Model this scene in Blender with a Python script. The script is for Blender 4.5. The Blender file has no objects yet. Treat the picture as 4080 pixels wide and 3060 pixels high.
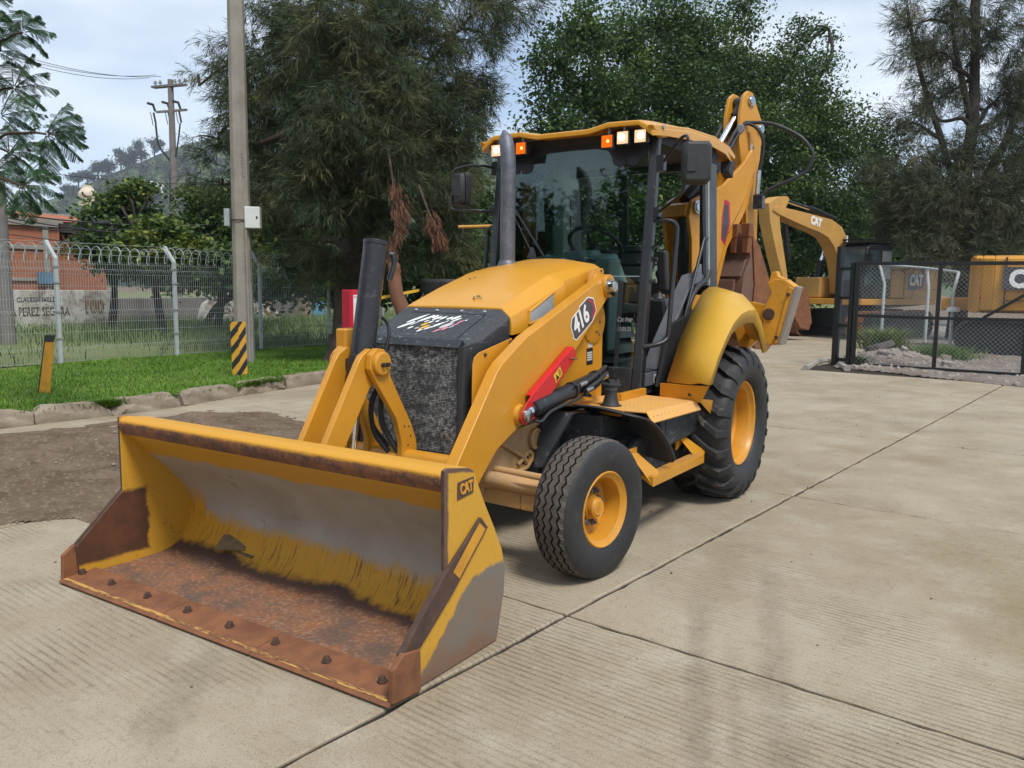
import bpy, bmesh, math, random
import numpy as np
from mathutils import Vector, Matrix, Euler

random.seed(7)
RNG = np.random.default_rng(11)
SC = bpy.context.scene
COL = SC.collection
PI = math.pi

# ------------------------------------------------------------------ camera
CAM_LOC = np.array([3.1096, -4.511, 1.5693])
YAW, PITCH, ROLL = -0.5821, -0.1172, 0.0109
FPX = 3281.47
_f = np.array([math.sin(YAW)*math.cos(PITCH), math.cos(YAW)*math.cos(PITCH), math.sin(PITCH)])
_r = np.cross(_f, [0, 0, 1]); _r /= np.linalg.norm(_r)
_u = np.cross(_r, _f)
R_ = math.cos(ROLL)*_r + math.sin(ROLL)*_u
U_ = -math.sin(ROLL)*_r + math.cos(ROLL)*_u
cam_d = bpy.data.cameras.new('camera')
cam = bpy.data.objects.new('camera', cam_d)
COL.objects.link(cam)
cam.matrix_world = Matrix(((R_[0], U_[0], -_f[0], CAM_LOC[0]), (R_[1], U_[1], -_f[1], CAM_LOC[1]),
                           (R_[2], U_[2], -_f[2], CAM_LOC[2]), (0, 0, 0, 1)))
cam_d.sensor_width = 36.0
cam_d.lens = FPX/4080*36.0
cam_d.clip_start = 0.05
cam_d.clip_end = 3000
SC.camera = cam


def at(px, py, depth):
    """World point seen at pixel (px, py) of a 2212-wide view, at a distance along the view axis (used to lay out the far background)."""
    s = 4080/2212
    d = _f + R_*(px*s-2040)/FPX - U_*(py*s-1530)/FPX
    return CAM_LOC + d*depth


def at_ground(px, py, z=0.0):
    s = 4080/2212
    d = _f + R_*(px*s-2040)/FPX - U_*(py*s-1530)/FPX
    return CAM_LOC + d*((z-CAM_LOC[2])/d[2])


# ------------------------------------------------------------------ sky and sun
SUN_EL, SUN_AZ = math.radians(58), math.radians(118)     # azimuth clockwise from +Y
wd = bpy.data.worlds.new('World')
SC.world = wd
wd.use_nodes = True
nt = wd.node_tree
nt.nodes.clear()
w_out = nt.nodes.new('ShaderNodeOutputWorld')
w_bg = nt.nodes.new('ShaderNodeBackground')
w_sky = nt.nodes.new('ShaderNodeTexSky')
w_sky.sky_type = 'NISHITA'
w_sky.sun_disc = False
w_sky.sun_elevation = SUN_EL
w_sky.sun_rotation = SUN_AZ
w_sky.altitude = 1500
w_sky.air_density = 1.0
w_sky.dust_density = 0.6
w_tc = nt.nodes.new('ShaderNodeTexCoord')
w_map = nt.nodes.new('ShaderNodeMapping')
w_map.inputs['Scale'].default_value = (1.0, 1.0, 3.2)
w_map.inputs['Rotation'].default_value = (0.25, 0.1, 0.4)
w_n = nt.nodes.new('ShaderNodeTexNoise')
w_n.inputs['Scale'].default_value = 2.1
w_n.inputs['Detail'].default_value = 6
w_n.inputs['Roughness'].default_value = 0.5
w_r = nt.nodes.new('ShaderNodeValToRGB')
w_r.color_ramp.elements[0].position = 0.40
w_r.color_ramp.elements[0].color = (0.22, 0.22, 0.22, 1)
w_r.color_ramp.elements[1].position = 0.60
w_r.color_ramp.elements[1].color = (0.95, 0.95, 0.95, 1)
w_mix = nt.nodes.new('ShaderNodeMix')
w_mix.data_type = 'RGBA'
w_mix.inputs[7].default_value = (6.1, 6.7, 7.3, 1)        # cloud white, in the sky's own units
nt.links.new(w_tc.outputs['Generated'], w_map.inputs['Vector'])
nt.links.new(w_map.outputs['Vector'], w_n.inputs['Vector'])
nt.links.new(w_n.outputs['Fac'], w_r.inputs['Fac'])
nt.links.new(w_r.outputs['Color'], w_mix.inputs[0])
nt.links.new(w_sky.outputs['Color'], w_mix.inputs[6])
nt.links.new(w_mix.outputs[2], w_bg.inputs['Color'])
w_bg.inputs['Strength'].default_value = 0.090
nt.links.new(w_bg.outputs['Background'], w_out.inputs['Surface'])

sun_d = bpy.data.lights.new('sun', 'SUN')
sun_d.energy = 1.85
sun_d.angle = math.radians(15)
sun_d.color = (1.0, 0.95, 0.88)
sun = bpy.data.objects.new('sun', sun_d)
COL.objects.link(sun)
_sd = Vector((math.sin(SUN_AZ)*math.cos(SUN_EL), math.cos(SUN_AZ)*math.cos(SUN_EL), math.sin(SUN_EL)))
sun.rotation_euler = _sd.to_track_quat('Z', 'Y').to_euler()

SC.view_settings.view_transform = 'Standard'
SC.view_settings.look = 'None'
SC.view_settings.exposure = 0.88
SC.view_settings.gamma = 1.0
SC.view_settings.use_curve_mapping = False
SC.render.engine = 'CYCLES'
SC.cycles.use_denoising = True
SC.cycles.max_bounces = 10
SC.cycles.diffuse_bounces = 4
SC.cycles.glossy_bounces = 4
SC.cycles.transparent_max_bounces = 24
SC.cycles.transmission_bounces = 6
SC.cycles.caustics_reflective = False
SC.cycles.caustics_refractive = False


# ------------------------------------------------------------------ materials
def new_mat(name):
    m = bpy.data.materials.new(name)
    m.use_nodes = True
    t = m.node_tree
    t.nodes.clear()
    out = t.nodes.new('ShaderNodeOutputMaterial')
    return m, t, out


class NB:
    """Small node builder."""
    def __init__(self, name):
        self.m, self.t, self.out = new_mat(name)
        self.tc = None

    def n(self, kind, **kw):
        nd = self.t.nodes.new(kind)
        for k, v in kw.items():
            if k in nd.inputs:
                nd.inputs[k].default_value = v
            else:
                setattr(nd, k, v)
        return nd

    def l(self, a, b):
        self.t.links.new(a, b)

    def coord(self, kind='Object', scale=None, rot=None, loc=None):
        if self.tc is None:
            self.tc = self.t.nodes.new('ShaderNodeTexCoord')
        o = self.tc.outputs[kind]
        if scale or rot or loc:
            mp = self.t.nodes.new('ShaderNodeMapping')
            if scale:
                mp.inputs['Scale'].default_value = scale if hasattr(scale, '__len__') else (scale,)*3
            if rot:
                mp.inputs['Rotation'].default_value = rot
            if loc:
                mp.inputs['Location'].default_value = loc
            self.l(o, mp.inputs['Vector'])
            o = mp.outputs['Vector']
        return o

    def noise(self, vec, scale, detail=4, rough=0.55, dist=0.0):
        nd = self.t.nodes.new('ShaderNodeTexNoise')
        nd.inputs['Scale'].default_value = scale
        nd.inputs['Detail'].default_value = detail
        nd.inputs['Roughness'].default_value = rough
        nd.inputs['Distortion'].default_value = dist
        self.l(vec, nd.inputs['Vector'])
        return nd.outputs['Fac']

    def ramp(self, fac, stops):
        nd = self.t.nodes.new('ShaderNodeValToRGB')
        e = nd.color_ramp.elements
        while len(e) < len(stops):
            e.new(0.5)
        for i, (p, c) in enumerate(stops):
            e[i].position = p
            e[i].color = (c, c, c, 1) if not hasattr(c, '__len__') else tuple(c)+(1,)
        self.l(fac, nd.inputs['Fac'])
        return nd.outputs['Color']

    def mix(self, fac, a, b, mode='MIX'):
        nd = self.t.nodes.new('ShaderNodeMix')
        nd.data_type = 'RGBA'
        nd.blend_type = mode
        for i, v in ((0, fac), (6, a), (7, b)):
            if hasattr(v, 'is_output'):
                self.l(v, nd.inputs[i])
            elif i == 0:
                nd.inputs[0].default_value = v
            else:
                nd.inputs[i].default_value = tuple(v)+(1,) if len(v) == 3 else v
        return nd.outputs[2]

    def math(self, op, a, b=None, c=None, clamp=False):
        nd = self.t.nodes.new('ShaderNodeMath')
        nd.operation = op
        nd.use_clamp = clamp
        for i, v in enumerate((a, b, c)):
            if v is None:
                continue
            if hasattr(v, 'is_output'):
                self.l(v, nd.inputs[i])
            else:
                nd.inputs[i].default_value = v
        return nd.outputs[0]

    def sep(self, vec):
        nd = self.t.nodes.new('ShaderNodeSeparateXYZ')
        self.l(vec, nd.inputs[0])
        return nd.outputs

    def bump(self, h, strength=0.3, dist=0.01, normal=None):
        nd = self.t.nodes.new('ShaderNodeBump')
        nd.inputs['Strength'].default_value = strength
        nd.inputs['Distance'].default_value = dist
        self.l(h, nd.inputs['Height'])
        if normal is not None:
            self.l(normal, nd.inputs['Normal'])
        return nd.outputs['Normal']

    def principled(self, color, rough=0.5, metal=0.0, normal=None, spec=0.5, coat=0.0, **kw):
        nd = self.t.nodes.new('ShaderNodeBsdfPrincipled')
        for key, v in (('Base Color', color), ('Roughness', rough), ('Metallic', metal), ('Specular IOR Level', spec), ('Coat Weight', coat)):
            if hasattr(v, 'is_output'):
                self.l(v, nd.inputs[key])
            elif key == 'Base Color':
                nd.inputs[key].default_value = tuple(v)+(1,)
            else:
                nd.inputs[key].default_value = v
        for k, v in kw.items():
            nd.inputs[k].default_value = v
        if normal is not None:
            self.l(normal, nd.inputs['Normal'])
        self.l(nd.outputs[0], self.out.inputs['Surface'])
        return nd


MATS = {}


def simple(name, col, rough=0.5, metal=0.0, var=0.25, vscale=6.0, bump=0.0, bscale=60.0, col2=None, spots=0.0, spotcol=(0.5, 0.45, 0.38), spec=0.5, sscale=30.0, coat=0.0):
    """A painted or raw surface with broad tone variation, optional dust spots and fine bump."""
    b = NB(name)
    v = b.coord('Object')
    n1 = b.noise(v, vscale, 5, 0.6)
    c2 = col2 if col2 else tuple(c*(1-var) for c in col)
    c = b.mix(b.ramp(n1, [(0.35, 0.0), (0.68, 1.0)]), col, c2)
    if spots:
        n2 = b.noise(v, sscale, 6, 0.7)
        n3 = b.noise(v, vscale*0.6, 3, 0.5)
        s = b.math('MULTIPLY', b.ramp(n2, [(0.56, 0.0), (0.68, 1.0)]), b.ramp(n3, [(0.35, 0.1), (0.65, 1.0)]))
        c = b.mix(b.math('MULTIPLY', s, spots), c, spotcol)
    rg = b.math('ADD', b.math('MULTIPLY', n1, 0.25), rough-0.12, clamp=True)
    nm = None
    if bump:
        nm = b.bump(b.noise(v, bscale, 4, 0.6), bump, 0.004)
    b.principled(c, rg, metal, nm, spec, coat)
    MATS[name] = b.m
    return b.m


# ------------------------------------------------------------------ mesh helpers
class MB:
    """Collects simple solids; build() links them as ONE mesh object."""
    def __init__(self):
        self.v, self.f = [], []

    def add(self, vs, fs):
        o = len(self.v)
        self.v += [tuple(float(c) for c in p) for p in vs]
        self.f += [tuple(i+o for i in f) for f in fs]
        return self

    def box(self, x0, x1, y0, y1, z0, z1):
        return self.add([(x, y, z) for x in (x0, x1) for y in (y0, y1) for z in (z0, z1)],
                        [(0, 1, 3, 2), (4, 6, 7, 5), (0, 4, 5, 1), (2, 3, 7, 6), (0, 2, 6, 4), (1, 5, 7, 3)])

    def obox(self, c, size, M=None):
        """Box of given size, centred at c, rotated by the 3x3 M."""
        M = np.eye(3) if M is None else np.array(M)
        vs = [np.array(c)+M @ (np.array([x, y, z])*np.array(size)*0.5) for x in (-1, 1) for y in (-1, 1) for z in (-1, 1)]
        return self.add(vs, [(0, 1, 3, 2), (4, 6, 7, 5), (0, 4, 5, 1), (2, 3, 7, 6), (0, 2, 6, 4), (1, 5, 7, 3)])

    def prism(self, poly, axis, a0, a1, inner=None):
        """Polygon in the two other axes, pulled along axis from a0 to a1. x: (y,z); y: (x,z); z: (x,y)."""
        def p3(p, a):
            return {'x': (a, p[0], p[1]), 'y': (p[0], a, p[1]), 'z': (p[0], p[1], a)}[axis]
        n = len(poly)
        vs = [p3(p, a0) for p in poly]+[p3(p, a1) for p in poly]
        fs = [(i, (i+1) % n, (i+1) % n+n, i+n) for i in range(n)]
        fs += [tuple(range(n-1, -1, -1)), tuple(range(n, 2*n))]
        return self.add(vs, fs)

    def hull(self, a, b):
        """Two matching polygons (lists of 3D points) joined into a solid."""
        n = len(a)
        return self.add(list(a)+list(b), [(i, (i+1) % n, (i+1) % n+n, i+n) for i in range(n)]+[tuple(range(n-1, -1, -1)), tuple(range(n, 2*n))])

    def tube(self, path, r, n=10, cap=True):
        path = [np.array(p, float) for p in path]
        rs = r if hasattr(r, '__len__') else [r]*len(path)
        T = []
        for i in range(len(path)):
            a = path[max(i-1, 0)]; c = path[min(i+1, len(path)-1)]
            t = c-a
            T.append(t/(np.linalg.norm(t)+1e-12))
        up = np.array([0, 0, 1.0]) if abs(T[0][2]) < 0.9 else np.array([1.0, 0, 0])
        nn = np.cross(T[0], up); nn /= np.linalg.norm(nn)
        vs = []
        for i, p in enumerate(path):
            nn = nn-T[i]*np.dot(nn, T[i]); nn /= np.linalg.norm(nn)+1e-12
            bb = np.cross(T[i], nn)
            for k in range(n):
                a = 2*PI*k/n
                vs.append(p+rs[i]*(math.cos(a)*nn+math.sin(a)*bb))
        fs = []
        for i in range(len(path)-1):
            for k in range(n):
                fs.append((i*n+k, i*n+(k+1) % n, (i+1)*n+(k+1) % n, (i+1)*n+k))
        if cap:
            fs.append(tuple(range(n-1, -1, -1)))
            fs.append(tuple((len(path)-1)*n+k for k in range(n)))
        return self.add(vs, fs)

    def cyl(self, a, b, r, n=16, r2=None):
        return self.tube([a, b], [r, r if r2 is None else r2], n)

    def lathe(self, prof, c, axis='x', n=32, closed=False):
        """prof: (radius, offset along axis)."""
        vs = []
        m = len(prof)
        for k in range(n):
            a = 2*PI*k/n
            for (r, o) in prof:
                p = {'x': (o, r*math.cos(a), r*math.sin(a)), 'y': (r*math.cos(a), o, r*math.sin(a)), 'z': (r*math.cos(a), r*math.sin(a), o)}[axis]
                vs.append((c[0]+p[0], c[1]+p[1], c[2]+p[2]))
        fs = []
        for k in range(n):
            k2 = (k+1) % n
            for j in range(m-1 if not closed else m):
                j2 = (j+1) % m
                fs.append((k*m+j, k2*m+j, k2*m+j2, k*m+j2))
        return self.add(vs, fs)

    def build(self, name, mat, parent=None, bevel=0.0, seg=2, smooth=35, fix=True):
        me = bpy.data.meshes.new(name)
        me.from_pydata(self.v, [], self.f)
        if fix:
            bm = bmesh.new(); bm.from_mesh(me)
            bmesh.ops.recalc_face_normals(bm, faces=bm.faces)
            bm.to_mesh(me); bm.free()
        return link(name, me, mat, parent, bevel, seg, smooth)


def link(name, me, mat, parent=None, bevel=0.0, seg=2, smooth=35):
    if mat is not None:
        for mm in (mat if isinstance(mat, (list, tuple)) else [mat]):
            me.materials.append(MATS[mm] if isinstance(mm, str) else mm)
    if smooth:
        me.polygons.foreach_set('use_smooth', [True]*len(me.polygons))
        me.set_sharp_from_angle(angle=math.radians(smooth))
    o = bpy.data.objects.new(name, me)
    COL.objects.link(o)
    if parent is not None:
        o.parent = parent
        if parent.type == 'EMPTY':
            o.location = -parent.location if parent.get('_world', 1) else (0, 0, 0)
    if bevel:
        md = o.modifiers.new('bevel', 'BEVEL')
        md.width = bevel; md.segments = seg; md.limit_method = 'ANGLE'; md.angle_limit = math.radians(38)
        md.harden_normals = True
    return o


def np_mesh(name, verts, quads, mat, parent=None, smooth=False, tris=False, attr=None):
    """Mesh straight from numpy arrays (many small faces)."""
    verts = np.asarray(verts, dtype=np.float32).reshape(-1, 3)
    quads = np.asarray(quads, dtype=np.int32)
    k = quads.shape[1]
    me = bpy.data.meshes.new(name)
    me.vertices.add(len(verts)); me.vertices.foreach_set('co', verts.ravel())
    me.loops.add(quads.size); me.loops.foreach_set('vertex_index', quads.ravel())
    me.polygons.add(len(quads)); me.polygons.foreach_set('loop_start', np.arange(len(quads), dtype=np.int32)*k)
    if attr is not None:
        a = me.attributes.new('tone', 'FLOAT', 'FACE')
        a.data.foreach_set('value', np.asarray(attr, dtype=np.float32))
    me.update(calc_edges=True)
    if smooth:
        me.polygons.foreach_set('use_smooth', np.ones(len(quads), dtype=bool))
    me.materials.append(MATS[mat] if isinstance(mat, str) else mat)
    o = bpy.data.objects.new(name, me)
    COL.objects.link(o)
    if parent is not None:
        o.parent = parent
        if parent.type == 'EMPTY':
            o.location = -parent.location if parent.get('_world', 1) else (0, 0, 0)
    return o


def tag(o, label=None, cat=None, group=None, kind=None):
    if label: o['label'] = label
    if cat: o['category'] = cat
    if group: o['group'] = group
    if kind: o['kind'] = kind
    return o


def thing(name, loc, label, cat, group=None, local=False):
    """Empty at a thing's base; parts are given in world coordinates unless local."""
    o = bpy.data.objects.new(name, None)
    COL.objects.link(o)
    o.location = loc
    o.empty_display_size = 0.2
    if local:
        o['_world'] = 0
    return tag(o, label, cat, group)


def copy_tree(o, parent=None):
    c = o.copy()
    COL.objects.link(c)
    if parent is not None:
        c.parent = parent
    for ch in list(o.children):
        copy_tree(ch, c)
    return c


def text_obj(name, body, size, M, mat, parent=None, extrude=0.0015, bold=0.0, sx=1.0, shear=0.0, space=1.0, align='CENTER'):
    """Lettering turned into a mesh, laid in the plane of the 4x4 M (x right, y up, z out)."""
    cu = bpy.data.curves.new(name, 'FONT')
    cu.body = body; cu.size = size; cu.extrude = extrude; cu.offset = bold; cu.shear = shear
    cu.align_x = align; cu.align_y = 'CENTER'; cu.space_character = space; cu.resolution_u = 3
    tmp = bpy.data.objects.new(name+'_tmp', cu)
    COL.objects.link(tmp)
    dg = bpy.context.evaluated_depsgraph_get()
    me = bpy.data.meshes.new_from_object(tmp.evaluated_get(dg))
    bpy.data.objects.remove(tmp); bpy.data.curves.remove(cu)
    me.transform(Matrix.Diagonal((sx, 1, 1, 1)))
    me.transform(M)
    me.name = name
    me.materials.clear()
    return link(name, me, mat, parent, smooth=0)


def frame_m(o, x, y):
    """4x4 with origin o, x axis x, y axis near y."""
    x = Vector(x).normalized(); y = Vector(y); z = x.cross(y).normalized(); y = z.cross(x)
    return Matrix(((x[0], y[0], z[0], o[0]), (x[1], y[1], z[1], o[1]), (x[2], y[2], z[2], o[2]), (0, 0, 0, 1)))


def smoothpath(pts, n=6):
    """Catmull-Rom through points."""
    P = [np.array(p, float) for p in pts]
    P = [2*P[0]-P[1]]+P+[2*P[-1]-P[-2]]
    out = []
    for i in range(1, len(P)-2):
        for k in range(n):
            t = k/n
            out.append(0.5*((2*P[i])+(-P[i-1]+P[i+1])*t+(2*P[i-1]-5*P[i]+4*P[i+1]-P[i+2])*t*t+(-P[i-1]+3*P[i]-3*P[i+1]+P[i+2])*t**3))
    out.append(P[-2])
    return out

# ------------------------------------------------------------------ material library
simple('yellow', (0.60, 0.27, 0.020), 0.36, var=0.12, vscale=3, spots=0.35, spotcol=(0.55, 0.36, 0.14), sscale=14, bump=0.04, bscale=140, coat=0.1)
simple('hood_yellow', (0.64, 0.30, 0.022), 0.33, var=0.08, vscale=2.2, spots=0.2, spotcol=(0.5, 0.33, 0.12), sscale=24, coat=0.12)
simple('fender_yellow', (0.60, 0.345, 0.034), 0.42, var=0.10, vscale=2, spots=0.15, spotcol=(0.45, 0.33, 0.15), sscale=30)
simple('rim_yellow', (0.60, 0.27, 0.022), 0.42, var=0.16, vscale=7, spots=0.35, spotcol=(0.35, 0.24, 0.12), sscale=22)
simple('scuffed_yellow', (0.68, 0.32, 0.03), 0.5, var=0.25, vscale=5, spots=0.8, spotcol=(0.16, 0.06, 0.03), sscale=18, bump=0.1, bscale=80)
simple('dusty_yellow', (0.52, 0.29, 0.09), 0.75, var=0.3, vscale=5, col2=(0.40, 0.27, 0.15), spots=0.8, spotcol=(0.46, 0.36, 0.25), sscale=26, bump=0.35, bscale=70)
simple('plate_yellow', (0.70, 0.36, 0.07), 0.6, var=0.3, vscale=6, col2=(0.60, 0.34, 0.12), spots=0.9, spotcol=(0.55, 0.42, 0.28), sscale=20, bump=0.1)
simple('far_yellow', (0.60, 0.28, 0.035), 0.5, var=0.2, vscale=1.2, spots=0.4, spotcol=(0.42, 0.30, 0.15), sscale=5)
simple('far_tan', (0.56, 0.31, 0.08), 0.6, var=0.2, vscale=1.0, spots=0.5, spotcol=(0.45, 0.33, 0.18), sscale=5)
simple('black_paint', (0.022, 0.024, 0.028), 0.33, var=0.3, vscale=6, spots=0.5, spotcol=(0.16, 0.16, 0.16), sscale=30, bump=0.05)
simple('nose_black', (0.035, 0.039, 0.045), 0.5, var=0.25, vscale=5, spots=0.75, spotcol=(0.34, 0.35, 0.35), sscale=42, bump=0.06, bscale=120)
simple('black_plastic', (0.03, 0.032, 0.035), 0.55, var=0.3, vscale=7, spots=0.2, spotcol=(0.12, 0.12, 0.12), sscale=40, bump=0.08, bscale=200)
simple('grey_plastic', (0.12, 0.13, 0.145), 0.6, var=0.3, vscale=5, spots=0.4, spotcol=(0.25, 0.24, 0.22), sscale=20)
simple('dirty_black', (0.028, 0.032, 0.037), 0.62, var=0.3, vscale=6, spots=1.0, spotcol=(0.17, 0.17, 0.165), sscale=16, bump=0.15, bscale=60)
simple('cab_trim', (0.27, 0.36, 0.345), 0.6, var=0.15, vscale=4)
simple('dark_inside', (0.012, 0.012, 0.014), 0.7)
simple('rubber', (0.024, 0.0245, 0.026), 0.6, var=0.3, vscale=5, spots=0.45, spotcol=(0.10, 0.085, 0.07), sscale=9, bump=0.12, bscale=90)
simple('tread_rubber', (0.10, 0.086, 0.073), 0.85, var=0.45, vscale=26, spots=0.9, spotcol=(0.22, 0.185, 0.15), sscale=120, bump=0.5, bscale=240)
simple('lug_rubber', (0.026, 0.0265, 0.028), 0.66, var=0.4, vscale=5, spots=0.9, spotcol=(0.22, 0.18, 0.135), sscale=9, bump=0.3, bscale=70)
simple('groove_black', (0.008, 0.008, 0.008), 0.9)
simple('steel', (0.55, 0.56, 0.58), 0.28, 1.0, var=0.3, vscale=20)
simple('chrome', (0.8, 0.82, 0.85), 0.12, 1.0, var=0.05)
simple('galvanised', (0.42, 0.45, 0.46), 0.55, 0.4, var=0.2, vscale=9)
simple('post_paint', (0.46, 0.50, 0.51), 0.5, var=0.15, vscale=4, spots=0.3, spotcol=(0.3, 0.3, 0.28), sscale=20)
simple('exhaust_steel', (0.16, 0.17, 0.20), 0.55, 0.55, var=0.35, vscale=9, spots=0.6, spotcol=(0.32, 0.33, 0.36), sscale=40, bump=0.1)
simple('rust', (0.15, 0.058, 0.026), 0.78, var=0.4, vscale=9, col2=(0.25, 0.10, 0.04), spots=0.7, spotcol=(0.085, 0.05, 0.035), sscale=22, bump=0.4, bscale=70)
simple('rust_dark', (0.09, 0.05, 0.035), 0.75, var=0.4, vscale=12, spots=0.6, spotcol=(0.2, 0.09, 0.045), sscale=25, bump=0.3, bscale=60)
simple('bucket_rust', (0.17, 0.085, 0.055), 0.8, var=0.35, vscale=7, col2=(0.13, 0.085, 0.07), spots=0.8, spotcol=(0.30, 0.20, 0.15), sscale=12, bump=0.5, bscale=40)
simple('red_paint', (0.62, 0.012, 0.022), 0.38, var=0.2, vscale=5, spots=0.5, spotcol=(0.25, 0.05, 0.04), sscale=16, coat=0.2)
simple('cabinet_red', (0.50, 0.006, 0.03), 0.45, var=0.12, vscale=3)
simple('white_paint', (0.72, 0.73, 0.71), 0.5, var=0.1, vscale=4)
simple('decal_white', (0.82, 0.82, 0.80), 0.4, var=0.03)
simple('decal_black', (0.015, 0.015, 0.018), 0.4, var=0.1)
simple('decal_grey', (0.06, 0.06, 0.07), 0.4, var=0.1)
simple('decal_red', (0.45, 0.02, 0.06), 0.4, var=0.1)
simple('decal_yellow', (0.75, 0.45, 0.03), 0.4, var=0.1)
simple('decal_pink', (0.65, 0.22, 0.28), 0.4, var=0.1)
simple('scratch_white', (0.6, 0.62, 0.6), 0.5)
simple('pole_concrete', (0.33, 0.30, 0.25), 0.85, var=0.25, vscale=3, col2=(0.25, 0.225, 0.185), spots=0.5, spotcol=(0.2, 0.17, 0.14), sscale=9, bump=0.3, bscale=60)
simple('kerb_concrete', (0.30, 0.245, 0.18), 0.9, var=0.35, vscale=4, col2=(0.20, 0.155, 0.11), spots=0.7, spotcol=(0.34, 0.30, 0.25), sscale=14, bump=0.6, bscale=35)
simple('band_concrete', (0.33, 0.30, 0.26), 0.9, var=0.25, vscale=1.5)
simple('bark', (0.085, 0.058, 0.040), 0.9, var=0.5, vscale=7, col2=(0.035, 0.024, 0.017), bump=0.9, bscale=22)
simple('dark_bark', (0.045, 0.036, 0.030), 0.9, var=0.4, vscale=5, bump=0.6, bscale=16)
simple('rubble_grey', (0.23, 0.20, 0.18), 0.9, var=0.4, vscale=3, col2=(0.32, 0.27, 0.22), bump=0.5, bscale=20)
simple('rubble_dark', (0.12, 0.105, 0.10), 0.9, var=0.4, vscale=3, bump=0.5, bscale=20)
simple('gate_black', (0.010, 0.012, 0.013), 0.5, var=0.2)
simple('tank_cream', (0.66, 0.55, 0.42), 0.6, var=0.1, vscale=1)
simple('utility_pole_grey', (0.20, 0.18, 0.17), 0.85, var=0.25, vscale=2)
simple('wire_black', (0.02, 0.02, 0.022), 0.6)
simple('far_glass', (0.035, 0.055, 0.06), 0.15, spec=0.6)
simple('blue_sheet', (0.12, 0.22, 0.34), 0.6, var=0.3, vscale=2)
simple('light_blue', (0.16, 0.45, 0.68), 0.6, var=0.3, vscale=2)
simple('dry_needles', (0.17, 0.075, 0.04), 0.85, var=0.3, vscale=3)
simple('wood', (0.24, 0.165, 0.085), 0.85, var=0.4, vscale=20, bump=0.3)


def leaf_mat(name, a, b, c, rough=0.55, trans=0.25):
    """Foliage: three tones picked per leaf face, a little light through the blade."""
    n = NB(name)
    at_ = n.t.nodes.new('ShaderNodeAttribute'); at_.attribute_name = 'tone'
    col = n.ramp(at_.outputs['Fac'], [(0.0, a), (0.55, b), (1.0, c)])
    p = n.t.nodes.new('ShaderNodeBsdfPrincipled')
    n.l(col, p.inputs['Base Color']); p.inputs['Roughness'].default_value = rough
    p.inputs['Specular IOR Level'].default_value = 0.35
    tr = n.t.nodes.new('ShaderNodeBsdfTranslucent')
    n.l(col, tr.inputs['Color'])
    mx = n.t.nodes.new('ShaderNodeMixShader'); mx.inputs[0].default_value = trans
    n.l(p.outputs[0], mx.inputs[1]); n.l(tr.outputs[0], mx.inputs[2])
    n.l(mx.outputs[0], n.out.inputs['Surface'])
    MATS[name] = n.m


leaf_mat('needle_leaf', (0.034, 0.052, 0.022), (0.070, 0.092, 0.038), (0.19, 0.175, 0.075), 0.7, 0.25)
leaf_mat('broad_leaf', (0.028, 0.064, 0.018), (0.058, 0.115, 0.030), (0.17, 0.25, 0.045), 0.5, 0.3)
leaf_mat('olive_leaf', (0.035, 0.075, 0.016), (0.075, 0.13, 0.024), (0.21, 0.24, 0.04))
leaf_mat('fern_leaf', (0.024, 0.072, 0.026), (0.046, 0.115, 0.036), (0.10, 0.17, 0.045), 0.6, 0.2)
leaf_mat('pine_leaf', (0.046, 0.060, 0.032), (0.088, 0.098, 0.055), (0.18, 0.16, 0.09), 0.75, 0.2)
leaf_mat('lawn_leaf', (0.075, 0.165, 0.014), (0.13, 0.26, 0.022), (0.25, 0.36, 0.06), 0.6, 0.3)
leaf_mat('weed_leaf', (0.075, 0.14, 0.03), (0.13, 0.20, 0.045), (0.27, 0.29, 0.12), 0.7, 0.3)
leaf_mat('hill_leaf', (0.020, 0.035, 0.022), (0.035, 0.058, 0.03), (0.07, 0.10, 0.045), 0.8, 0.1)


SMEARS = [((0.69, -0.496, 0.085, -2.2, 0.9, 0), 0.50, (0.145, 0.125, 0.105)), ((1.032, -0.422, 0.10, -2.2, 1.6, 0), 0.45, (0.155, 0.13, 0.11)), ((0.84, -0.47, 0.05, -1.8, 0.3, 0), 0.30, (0.15, 0.13, 0.11)),
          ((2.45, -0.434, 0.62, -1.2, 3.2, 0), 0.55, (0.20, 0.165, 0.085)), ((0.78, -0.434, 0.20, 0.6, 1.7, 0), 0.40, (0.24, 0.185, 0.115)), ((-1.9, -0.75, 0.16, -1.9, -1.2, 0), 0.45, (0.17, 0.15, 0.125))]


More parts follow.
